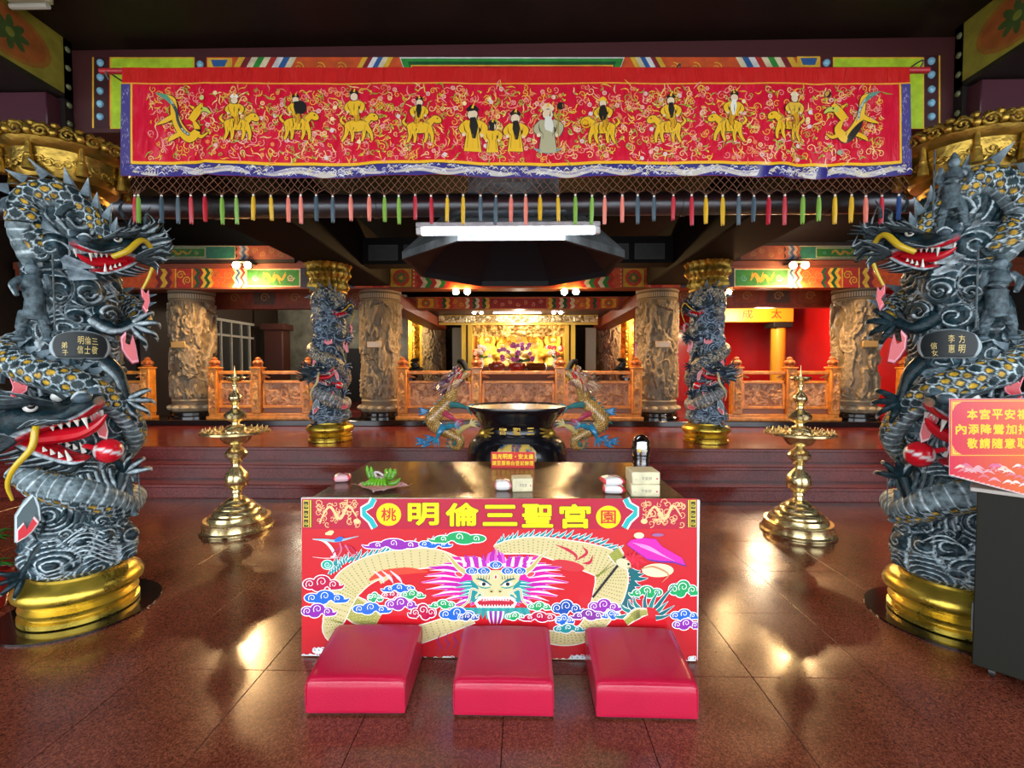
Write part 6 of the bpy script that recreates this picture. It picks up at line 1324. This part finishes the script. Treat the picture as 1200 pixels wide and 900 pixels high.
banana([(.02, .0, .035), (.05, -.01, .018), (.09, -.012, .02), (.118, -.0, .045)], .014); banana([(-.02, 0, .035), (-.05, -.02, .018), (-.075, -.03, .018), (-.09, -.04, .03)], .012)
MB((.35, .28, .22)).ball((0, 0, .045), (.03, .018, .012), None, 10, 7).tube(resample([(-.02, .01, .05), (-.03, .0, .075), (-.005, -.01, .08), (.02, .0, .06)], 10), .006, 6, (.6, .5, .55)).build('stalk', M['paintn'], bn)

# ------------------------------------------------------------------ notice desk at the right (turned 45 degrees)
p1 = flo(1138, 790); R45 = math.sqrt(.5)
dk = empty('notice_desk', (p1.x, p1.y, 0), -PI / 4); tag(dk, 'dark cabinet desk on castors at the right edge carrying the red notice', 'desk')
def nplane(px, py, off=0.0):      # the upright plane of the desk front
    d = ray(px, py); n = Vector((-R45, -R45, 0)); o = Vector((p1.x, p1.y, 0)) + n * (.012 + off); return CAM + d * ((o - CAM).dot(n) / d.dot(n))
ztop = nplane(1138, 571).z
MB().box(.0, .80, 0, .26, .05, ztop - .02, bev=.004).build('body', mat('dark_olive_laminate', (.009, .009, .005), .6, spec=.25), dk)
MB().box(-.025, .84, -.01, .28, ztop - .02, ztop, bev=.003).build('desk_top', mat('pale_top', (.40, .36, .32), .25), dk)
for x, y in ((.07, .06), (.73, .06), (.07, .20), (.73, .20)):
    c_ = MB((.02, .02, .02)).tube([(x - .012, y, .022), (x + .012, y, .022)], .022, 16).build('castor', M['paint'], dk); MB((.5, .5, .5)).box(x - .018, x + .018, y - .010, y + .010, .03, .052).build('fork', M['steel'], c_)
MB((.7, .7, .7)).box(-.006, -.0005, .04, .07, .20, .34).build('hinge', M['steel'], dk)
nb = empty('red_notice', (p1.x, p1.y, 0), -PI / 4); tag(nb, 'red notice board with yellow characters standing on the dark desk at right', 'sign')
Min = Matrix.Rotation(PI / 4, 4, 'Z') @ Matrix.Translation((-p1.x, -p1.y, 0))
def nmap(x, y, o): return Min @ nplane(min(x, 1290), y, o)
b0, b1, t0, t1 = nmap(1112, 557, -.001), nmap(1290, 604, -.001), nmap(1112, 467, -.001), nmap(1290, 467, -.001)
m_ = MB((.70, .50, .48)); back = lambda q: (q[0], q[1] + .006, q[2]); m_.add([b0, b1, t1, t0, back(b0), back(b1), back(t1), back(t0)], [(0, 1, 2, 3), (5, 4, 7, 6), (3, 2, 6, 7), (1, 0, 4, 5), (0, 3, 7, 4), (2, 1, 5, 6)]); m_.build('board', M['print'], nb, smooth=0)
D = Draw(nmap, 1e-5); RDN = (.70, .010, .05); OG = (.78, .16, .01)
yb = lambda x: 557 + (x - 1112) * .264
for k in range(30): x = 1112.6 + k * 5.9; D.rect(x, 467.5, x + 6, yb(x) - 1, tuple(RDN[i] * (1 - min(1, k / 18)) + OG[i] * min(1, k / 18) for i in range(3)) if 1 else RDN)
D.rect(1114.5, 469.5, 1290, 534, (.85, .58, .05))
for k in range(30): x = 1115.3 + k * 5.85; D.rect(x, 470.3, x + 6, 533.2, tuple(RDN[i] * (1 - min(1, k / 22)) + OG[i] * min(1, k / 22) for i in range(3)))
for x, y, sy in ((1116, 471, 1), (1116, 532.5, -1)): D.poly([(x, y), (x + 11, y), (x + 6, y + 2.5 * sy), (x + 2.6, y + 6 * sy), (x, y + 11 * sy)], (.85, .58, .05)); D.spiral(x + 4, y + 4 * sy, 2.4, .8, RDN, n=9)
for row, (y, x0, txt, w) in enumerate(((485.5, 1139.5, '本宮平安福袋', 12.4), (503, 1126.3, '內添降鸞加持品', 12.6), (519.5, 1139.5, '敬請隨意取用', 12.4))):
    for k, ch in enumerate(txt): D.btext(ch, x0 + k * 14.7, y, w - .6, 11.4, (.90, .62, .0), .45)
D.group(20)
for k in range(60):
    x = 1115 + rnd.random() * 150; f = rnd.random(); y = 545 + f * (yb(x) - 550); D.stroke([(x, y), (x + 7, y - 3), (x + 15, y + 1)], [.5, 3.4, .5], rnd.choice([(.80, .40, .45), (.80, .58, .48), (.74, .18, .22), (.82, .70, .62)]) if y > 548 else (.75, .15, .3))
D.build('printed_lettering', M['print'], nb)
# potted plant at the lower left edge
pt = flo(2, 716); px_ = empty('potted_plant', (pt.x - .12, pt.y, 0)); tag(px_, 'green leafy plant in a dark red pot at the lower left edge', 'plant')
MB().lathe([(.09, 0), (.11, .02), (.14, .22), (.15, .25), (.135, .25), (.125, .23), (0, .23)], 32, capt=False).build('pot', mat('red_pot', (.30, .015, .012), .25, coat=.5), px_)
lr = random.Random(9)
for k in range(22):
    a = lr.uniform(0, 6.28); L = lr.uniform(.10, .22); e = lr.uniform(.05, .25); P = resample([(0, 0, .22), (L * .4 * math.cos(a), L * .4 * math.sin(a), .22 + e), (L * math.cos(a), L * math.sin(a), .22 + e * 1.0)], 8); w = np.array([.004, .012, .02, .025, .022, .015, .007, .001]); sd = np.array([-math.sin(a), math.cos(a), .2])
    g_ = np.stack([P - sd * w[:, None], P - np.array([0, 0, .004]), P + sd * w[:, None]], 1); g2 = g_[:, ::-1] + np.array([0, 0, -.0015]); y = k in (3, 9, 15)
    MB((.55, .42, .02) if y else (.02, .09 + .06 * lr.random(), .015)).grid(g_).grid(g2).build('leaf', M['dragon_gloss'], px_, smooth=175)
# ------------------------------------------------------------------ bronze censer with dragon handles
YC = 4.30; cx_ = at(606, 480, YC).x
cs = empty('incense_censer', (cx_, YC, 0)); tag(cs, 'big black round incense censer with two coloured dragon handles behind the table', 'censer')
bz = mat('black_bronze', (.008, .008, .012), .18, .3, coat=.6, bump=.35, bscale=26)
MB().lathe([(.28, .32), (.39, .40), (.44, .50), (.46, .62), (.46, .74), (.435, .83), (.39, .885), (.35, .908), (.335, .935), (.335, .985), (.36, 1.03), (.40, 1.08), (.44, 1.12), (.452, 1.135), (.452, 1.15), (.435, 1.15), (.42, 1.135), (.38, 1.10)], 72, capt=False).build('bowl', bz, cs)
MB().lathe([(.442, 1.148), (.456, 1.152), (.456, 1.162), (.434, 1.164), (.424, 1.15)], 72).build('rim', mat('worn_bronze', (.12, .11, .10), .25, .8), cs)
MB((.40, .37, .34)).lathe([(.0001, 1.135), (.2, 1.132), (.415, 1.127)], 48, capb=False, capt=False).build('ash', mat('grey_ash', (.38, .35, .32), .9, bump=.6, bscale=60), cs)
for k in range(3):
    a = PI / 2 + k * 2 * PI / 3; m_ = MB(); m_.tube(resample([(.30 * math.cos(a), .30 * math.sin(a), .40), (.38 * math.cos(a), .38 * math.sin(a), .25), (.33 * math.cos(a), .33 * math.sin(a), .10), (.38 * math.cos(a), .38 * math.sin(a), .02)], 16), [.10, .08, .05, .07], 14).build('leg', bz, cs)
D = Draw(lambda x, y, o: (math.sin(x) * (.336 + o + .003), -math.cos(x) * (.336 + o + .003), y), 1e-3)
def ctext(D, ch, th, z, w, h, c): V, F = text_mesh(ch, .03); mn, mx = V.min(0), V.max(0); q = (V - (mn + mx) / 2) / (mx - mn); D._add([(th + a * w, z + b * h) for a, b in q], F, c)
for k, ch in enumerate('宮聖三'): ctext(D, ch, -.36 + .36 * k, .962, .20, .062, (.5, .42, .2))
D.build('raised_characters', M['gold_relief'], cs)
# gilt cartouche on the belly
def belly(x, z, o=0):
    r = np.interp(z, [.50, .62, .74, .83, .885], [.44, .46, .46, .435, .39]) + o; return (math.sin(x) * r, -math.cos(x) * r, z)
m_ = MB(); gx = np.linspace(-.38, .38, 34); gz = np.linspace(.60, .865, 20); Pz, Cz = [], []
for a in gx:
    rw, cw = [], []
    for b in gz:
        e = (a / .38) ** 4 + (((b - .732) / .13)) ** 4; n = float(fbm(a * 14 + 5, b * 22, 0, 3, 2)); rw.append(belly(a, b, .012 + .02 * n if e < 1.0 else -.01)); cw.append((.62, .42, .08) if n > .45 else ((.05, .16, .30) if e > .75 or n < .30 else (.22, .03, .03)) if n < .40 else (.42, .28, .05))
    Pz.append(rw); Cz.append(cw)
m_.grid(Pz, np.array(Cz), flip=True); m_.build('gilt_cartouche', M['dragon_gloss'], cs)
# dragon handles
DG_C = ((.62, .40, .10), (.05, .28, .25), (.50, .06, .10), (.66, .50, .20))
for s, nm, c in ((-1, 'dragon_handle', (.10, .03, .06)), (1, 'dragon_handle', (.34, .15, .06))):
    q = lambda px, py, d=0: (lambda p: (p.x - cx_, d, p.z))(at(px if s < 0 else 1212 - px, py, YC))
    path = [q(543, 452, .02), q(528, 462, 0), q(523, 470, -.02), q(536, 478, .02), (q(524, 484)), q(509, 486, -.02), q(505, 494, 0), q(515, 504, .03), q(530, 508, .02), q(539, 512, 0), q(538, 522, 0), q(528, 523, .02), q(524, 518, .04)]
    path = [q(548, 436, 0), q(536, 446, -.02), q(528, 462, 0), q(526, 470, .02), q(514, 482, .0), q(507, 492, -.02), q(513, 502, .0), q(526, 508, .02), q(538, 514, .0), q(538, 523, 0), q(530, 524, .02), q(526, 518, .03)]
    bd, fn = scaly_tube(path, [.03, .045, .05, .06, .068, .065, .055, .05, .045, .035, .02, .012], .022, (s, 0, .25), 240, 26, [(.42, .22, .05), (.12, .06, .02), (.70, .42, .12), (.50, .32, .10)], fin=0.2, belly=PI)
    fn.c = [np.tile(np.array((.01, .16, .15)), (len(v), 1)) for v in fn.v]
    h = bd.build(nm, M['dragon_gloss'], cs, smooth=60); h['label'] = 'gilt and green dragon handle'; fn.build('back_fin', M['dragon_gloss'], h, smooth=0)
    T = head_T(q(533, 445, -.03), (-s * .55, -.35, .75), (s * .6, 0, .6), .52)
    dragon_head(h, T, c, (.25, .10, .06), (.55, .38, .22), c, (.10, .06, .04), (.55, .02, .03), M['dragon_gloss'], M['dragon_gloss'], .6, 28, 5 + s, whisk=None, name='dragon_head', ml=.8)
    for (a, b, cc, dx) in (((522, 484), (536, 492), (.40, .04, .08), 0), ((520, 500), (514, 512), (.02, .20, .36), 1), ((538, 505), (552, 497), (.55, .42, .15), 2), ((524, 500), (534, 498), (.02, .20, .30), 3), ((530, 474), (548, 477), (.03, .16, .16), 4)):
        L = MB(cc); pA, pB = Vector(q(*a, -.03)), Vector(q(*b, -.07)); L.tube(resample([pA, (pA + pB) / 2 + Vector((0, -.03, .01)), pB], 10), [.034, .026, .014], 8); dr = (pB - pA).normalized()
        for k in range(4): e = Vector((dr.x * math.cos((k - 1.5) * .5) - dr.z * math.sin((k - 1.5) * .5), -.1, dr.z * math.cos((k - 1.5) * .5) + dr.x * math.sin((k - 1.5) * .5))); L.tube(resample([pB, pB + e * .05, pB + e * .085 + Vector((0, 0, -.01))], 7), [.013, .010, .002], 6)
        L.build('claw', M['dragon_gloss'], h)
    fl = MB((.02, .16, .34))
    for (a, b) in ((508, 514), (503, 520), (497, 517), (520, 500), (543, 520), (500, 482)): 
        for k in range(3): pa = Vector(q(a, b, .0)); fl.tube(resample([pa, pa + Vector((s * .04, -.02, .02 * (k - 1))), pa + Vector((s * .085, 0, .035 * (k - 1)))], 7), [.018, .015, .002], 6)
    fl.build('flame_tufts', M['dragon_gloss'], h, kind='stuff')
    hb = MB((.5, .42, .2)); o = Vector((s * .30, -.20, .93)); 
    for k in range(4): hb.tube(resample([o, o + Vector((-s * .05, -.05, .03 - .025 * k)), o + Vector((-s * .10, -.07, .05 - .04 * k))], 8), [.018, .015, .004], 8)
    hb.ball(o, .04); hb.build('gripping_claw', M['gold_relief'], cs)
sr = random.Random(5)
for k in range(9):
    a, r = sr.uniform(0, 6.28), sr.uniform(.02, .30); x, y = cx_ + r * math.cos(a), YC + r * .6 * math.sin(a); h = sr.uniform(.10, .24)
    t = MB((.45, .12, .05)).tube([(0, 0, 0), (sr.uniform(-.01, .01), 0, h)], .0022, 6).ball((0, 0, h), .003, (.6, .5, .45), 6, 5).build('incense_stick', M['paint']); t.location = (x, y, 1.128); tag(t, 'thin burning incense stick standing in the censer ash', 'incense', 'incense sticks in the black censer')

# ------------------------------------------------------------------ golden altar
ga = mat('gilt_carving', rough=.35, metal=.55, vcol=True, bump=.5, bscale=50)
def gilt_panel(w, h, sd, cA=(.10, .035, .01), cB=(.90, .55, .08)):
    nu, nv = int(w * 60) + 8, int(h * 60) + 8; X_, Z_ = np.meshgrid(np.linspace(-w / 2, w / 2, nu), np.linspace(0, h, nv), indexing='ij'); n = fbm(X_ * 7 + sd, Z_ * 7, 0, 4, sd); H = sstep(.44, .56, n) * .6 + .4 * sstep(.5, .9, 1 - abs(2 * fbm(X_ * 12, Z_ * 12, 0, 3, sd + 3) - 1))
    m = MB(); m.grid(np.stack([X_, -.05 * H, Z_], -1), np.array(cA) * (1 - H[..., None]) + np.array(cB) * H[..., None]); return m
YA = 13.2
al = empty('golden_altar', (0, YA, .6)); tag(al, 'large gilded carved altar niche glowing at the centre back', 'altar')
P = lambda px, py, Y=YA: (lambda p: (p.x, p.z - .6))(at(px, py, Y))
xa, za = P(515, 379.5); xb, zb_ = P(700, 369)
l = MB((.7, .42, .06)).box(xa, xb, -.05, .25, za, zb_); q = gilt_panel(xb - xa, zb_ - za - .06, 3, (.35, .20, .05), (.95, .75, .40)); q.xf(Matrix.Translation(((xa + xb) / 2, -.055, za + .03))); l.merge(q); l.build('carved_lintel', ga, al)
MB((.85, .55, .1)).box(xa, xb, -.09, -.04, za - .04, za + .01).build('lintel_moulding', ga, al)
for px in (543.5, 551, 664, 671.5):
    x, z = P(px, 380); MB((.80, .50, .06)).box(x - .06, x + .06, -.05, .15, 0, z).build('pilaster', ga, al)
for a, b in ((546, 550), (666, 670)):
    x, z = P(a, 380); x2, _ = P(b, 380); l = MB((.12, .035, .01)).box(x, x2, .05, .1, 0, z); l.build('side_panel', ga, al)
x, z = P(552, 380); x2, _ = P(663, 380)
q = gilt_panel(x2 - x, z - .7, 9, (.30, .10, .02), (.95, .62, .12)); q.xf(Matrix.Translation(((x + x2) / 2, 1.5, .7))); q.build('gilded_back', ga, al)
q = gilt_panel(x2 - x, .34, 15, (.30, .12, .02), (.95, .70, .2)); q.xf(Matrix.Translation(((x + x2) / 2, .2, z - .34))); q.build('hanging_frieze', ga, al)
MB((.10, .03, .02)).box(x, x2, .1, 1.6, 0, .95).build('shrine_shelf', M['paint'], al)
MB((.12, .04, .02)).box(x, x2, 1.55, 1.65, 0, z).build('back_board', M['paint'], al)
for sgn in (-1, 1):
    xs_ = x if sgn < 0 else x2; MB((.3, .12, .03)).box(xs_ - .03, xs_ + .03, .1, 1.6, 0, z).build('side_wall', M['paint'], al)
for px, w in ((530, 12), (686.5, 12)):
    x, z = P(px, 384, 13.8); x2, _ = P(px + w, 384, 13.8)
    o = struct('grey_pier', MB((.3, .32, .26)).box(min(x, x2), max(x, x2), 13.8, 13.9, .6, z + .6), mat('grey_pier', (.30, .32, .26), .6))
# side altars
for s in (-1, 1):
    t = empty('side_altar', (s * 4.05, 15.2, .6)); tag(t, 'gilded side altar panel glowing to the %s of the golden altar' % ('left' if s < 0 else 'right'), 'altar')
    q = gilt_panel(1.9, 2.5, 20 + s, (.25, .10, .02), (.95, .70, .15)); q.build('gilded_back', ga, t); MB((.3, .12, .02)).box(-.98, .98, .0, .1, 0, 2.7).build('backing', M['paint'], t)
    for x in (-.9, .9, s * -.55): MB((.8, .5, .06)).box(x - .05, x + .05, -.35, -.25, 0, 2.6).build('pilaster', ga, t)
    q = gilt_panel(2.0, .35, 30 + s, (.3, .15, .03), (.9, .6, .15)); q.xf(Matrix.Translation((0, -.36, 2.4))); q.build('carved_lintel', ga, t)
    MB((.05, .02, .02)).box(-1, 1, -.7, -.02, 0, .95).build('altar_shelf', M['paint'], t)
    dt = empty('deity_statue', (s * 3.9, 14.85, 1.55)); tag(dt, 'bright gilded figure seated before the %s side altar' % ('left' if s < 0 else 'right'), 'statue'); statue_at = dt
    m_ = MB((.95, .72, .20)); m_.lathe([(.22, 0), (.28, .08), (.24, .2), (.20, .35), (.15, .48), (.07, .55), (.06, .58)], 20); m_.ball((0, 0, .66), (.08, .085, .10), (.95, .8, .4), 12, 8); m_.build('robe', ga, dt); MB((.95, .7, .1)).lathe([(.09, .70), (.11, .76), (.05, .84), (.001, .9)], 14).build('crown', ga, dt)
    l = lamp('altar_glow', 'POINT', (s * 4.0, 14.0, 2.9), 130, (1, .72, .35), .1)
# deity statues on the shelf
def statue(x, h, c, label, face=(.90, .72, .40)):
    t = empty('deity_statue', (x, YA + .75, 1.55)); tag(t, label, 'statue'); k = h / .8
    MB(c).lathe([(.20 * k, 0), (.24 * k, .04 * k), (.22 * k, .14 * k), (.17 * k, .22 * k), (.19 * k, .36 * k), (.16 * k, .50 * k), (.07 * k, .56 * k)], 22, sy=.8).build('robe', ga, t)
    for s in (-1, 1): MB(c).tube(resample([(s * .14 * k, 0, .48 * k), (s * .22 * k, -.05 * k, .34 * k), (s * .07 * k, -.18 * k, .30 * k)], 10), [.06 * k, .07 * k, .05 * k], 10).build('sleeve', ga, t); MB(face).ball((0, -.01, .64 * k), (.075 * k, .08 * k, .095 * k), None, 14, 9).ball((0, -.09 * k, .63 * k), (.012 * k, .02 * k, .02 * k)).build('head', M['dragon_gloss'], t)
    MB((.95, .65, .08)).lathe([(.08 * k, .69 * k), (.11 * k, .72 * k), (.09 * k, .78 * k), (.03 * k, .84 * k), (.001, .88 * k)], 14).build('crown', ga, t)
    MB((.95, .68, .12)).tube([(.0, .10 * k, .62 * k), (0, .13 * k, .62 * k)], .19 * k, 24).build('halo', ga, t)
for px, h, c, lb in ((571, 1.0, (.95, .70, .12), 'outer left gold deity statue inside the golden altar'), (589, .8, (.95, .72, .18), 'inner left gold deity statue behind the orchids'), (608, 1.05, (.95, .78, .35), 'tallest pale gold deity statue at the middle of the altar'), (629, .85, (.90, .55, .10), 'inner right gold deity statue beside the orchids'), (648, 1.0, (.95, .70, .12), 'outer right gold deity statue inside the golden altar')): statue(at(px, 400, YA + .75).x, h, c, lb)
# offering table of the altar, with upswept ends
YO = 11.9
ta = empty('altar_table', (0, YO, .6)); tag(ta, 'long black altar table with upswept ends and a white cloth behind the railing', 'table')
x0, x1 = at(553, 436, YO).x, at(660, 436, YO).x; zt_ = at(600, 436, YO).z - .6
MB().box(x0 - .05, x1 + .05, -.3, .3, zt_ - .06, zt_ - .002, bev=.008).build('tabletop', M['black_gloss'], ta)
MB((.7, .7, .72)).box(x0 + .2, x1 - .2, -.31, .26, zt_ - .0, zt_ + .008).build('white_cloth', M['paint'], ta)
for s in (-1, 1):
    xe = x0 if s < 0 else x1; MB().tube(resample([(xe - s * .1, 0, zt_ - .03), (xe + s * .12, 0, zt_ + .06), (xe + s * .22, 0, zt_ + .24), (xe + s * .36, 0, zt_ + .28)], 18), [.04, .07, .08, .05], 12, flat=3).build('upswept_end', M['black_matt'], ta)
    for y in (-.24, .24): MB().box(xe - s * .12 - .04, xe - s * .12 + .04, y - .04, y + .04, 0, zt_ - .06).build('leg', M['black_gloss'], ta)
for s in (-1, 1):
    xx = at(483 if s < 0 else 732, 430, 12.2).x; t = empty('side_altar_table', (xx, 12.2, .6)); tag(t, 'black side altar table with a curled end on the %s' % ('left' if s < 0 else 'right'), 'table'); zz_ = at(600, 440, 12.2).z - .6
    MB().box(-.9 if s < 0 else -.1, .1 if s < 0 else .9, -.25, .25, zz_ - .07, zz_, bev=.01).build('tabletop', M['black_gloss'], t); MB().tube(resample([(0, 0, zz_ - .03), (-s * .12, 0, zz_ + .16), (-s * .02, 0, zz_ + .36), (-s * .18, 0, zz_ + .42)], 16), [.06, .1, .07, .04], 12, flat=2.4).build('curled_end', M['black_matt'], t)
    for dx in (-.7, 0) if s < 0 else (0, .7): MB().box(dx - .04, dx + .04, -.2, .2, 0, zz_ - .07).build('leg', M['black_gloss'], t)
def bowl(px, w, c, label, lid=False):
    p = at(px, 434.5, YO - .1); t = empty('offering_bowl', (p.x, YO - .1, .6 + zt_ + .008)); tag(t, label, 'bowl'); MB().lathe([(w * .3, 0), (w * .5, .02), (w * .62, .12), (w * .55, .22), (w * .52, .22), (w * .5, .16), (.0, .14)], 24, capt=False).build('bowl', mat('lacquer_%d' % px, c, .2, coat=.5), t); return t
for px, c, lb in ((593, (.35, .06, .03), 'left dark red offering bowl of fruit on the altar table'), (606, (.50, .03, .02), 'middle red lacquer pot under the small flowers on the altar table'), (629, (.18, .05, .015), 'wide brown incense pot on the right of the altar table')):
    t = bowl(px - (11 if px == 593 else 0), .46 if px == 629 else .36, c, lb)
    if px == 593:
        for k in range(5): a = k * 1.256; f_ = MB((.72, .10, .02)).ball((0, 0, 0), .055, None, 12, 8).build('orange_fruit', M['dragon_gloss']); f_.location = (t.location.x + .09 * math.cos(a), t.location.y + .09 * math.sin(a), t.location.z + .21); tag(f_, 'small orange-red fruit piled in the left altar bowl', 'fruit', 'fruit in the left altar bowl')
def bouquet(x, y, z, label, cols, n, sp, hgt, sd):
    t = empty('flower_arrangement', (x, y, z)); tag(t, label, 'flowers'); r = random.Random(sd)
    MB((.75, .72, .6)).lathe([(.06, 0), (.09, .1), (.05, .2), (.07, .26), (.055, .26), (.04, .2), (0, .18)], 16, capt=False).build('vase', M['dragon_gloss'], t)
    s_ = MB((.03, .14, .02)); fl = []
    for k in range(n):
        a, q = r.uniform(0, 6.28), sp * math.sqrt(r.random()); fx, fy, fz = q * math.cos(a), q * .5 * math.sin(a), .3 + r.random() * hgt; s_.tube(resample([(0, 0, .2), (fx * .4, fy * .4, fz * .7), (fx, fy, fz)], 6), .005, 5); fl.append((fx, fy, fz))
        if k % 3 == 0: s_.tube(resample([(0, 0, .22), (fx * .7, fy, .3), (fx * 1.1, fy, .26 + .1 * r.random())], 6), [.01, .03, .002], 6, flat=.2)
    s_.build('stems', M['dragon_gloss'], t)
    for (fx, fy, fz) in fl:
        m_ = MB(r.choice(cols))
        for j in range(5): b = j * 1.256 + fx * 9; m_.ball((fx + .032 * math.cos(b), fy - .01, fz + .032 * math.sin(b)), (.03, .01, .03), None, 8, 5)
        m_.ball((fx, fy - .02, fz), .013, (.8, .6, .1), 6, 5); m_.build('flower', M['dragon_gloss'], t)
bouquet(at(605, 420, YO + .15).x, YO + .15, .6 + zt_ + .008, 'large purple orchid arrangement in front of the altar statues', [(.62, .12, .66), (.70, .25, .75), (.55, .08, .60)], 26, .46, .42, 1)
bouquet(at(561, 420, 12.6).x, 13.4, 1.55, 'small red and white flowers at the left of the altar statues', [(.7, .04, .06), (.85, .7, .7)], 16, .26, .30, 2)
bouquet(at(653, 420, 12.6).x, 13.4, 1.55, 'small red and white flowers at the right of the altar statues', [(.7, .04, .06), (.85, .7, .7)], 16, .26, .30, 3)
lamp('altar_glow', 'POINT', (-1.0, YA + .3, 3.0 - .3), 38, (1, .75, .38), .12); lamp('altar_glow', 'POINT', (1.0, YA + .3, 2.7), 38, (1, .8, .45), .12)
lamp('hall_glow', 'POINT', (0, 12.3, 2.75), 60, (1, .88, .7), .1)
lamp('red_room_glow', 'POINT', (5.3, 10.2, 2.75), 120, (1, .72, .45), .2)
lamp('window_bay_glow', 'POINT', (-5.3, 11.2, 3.0), 30, (1, .85, .62), .2)
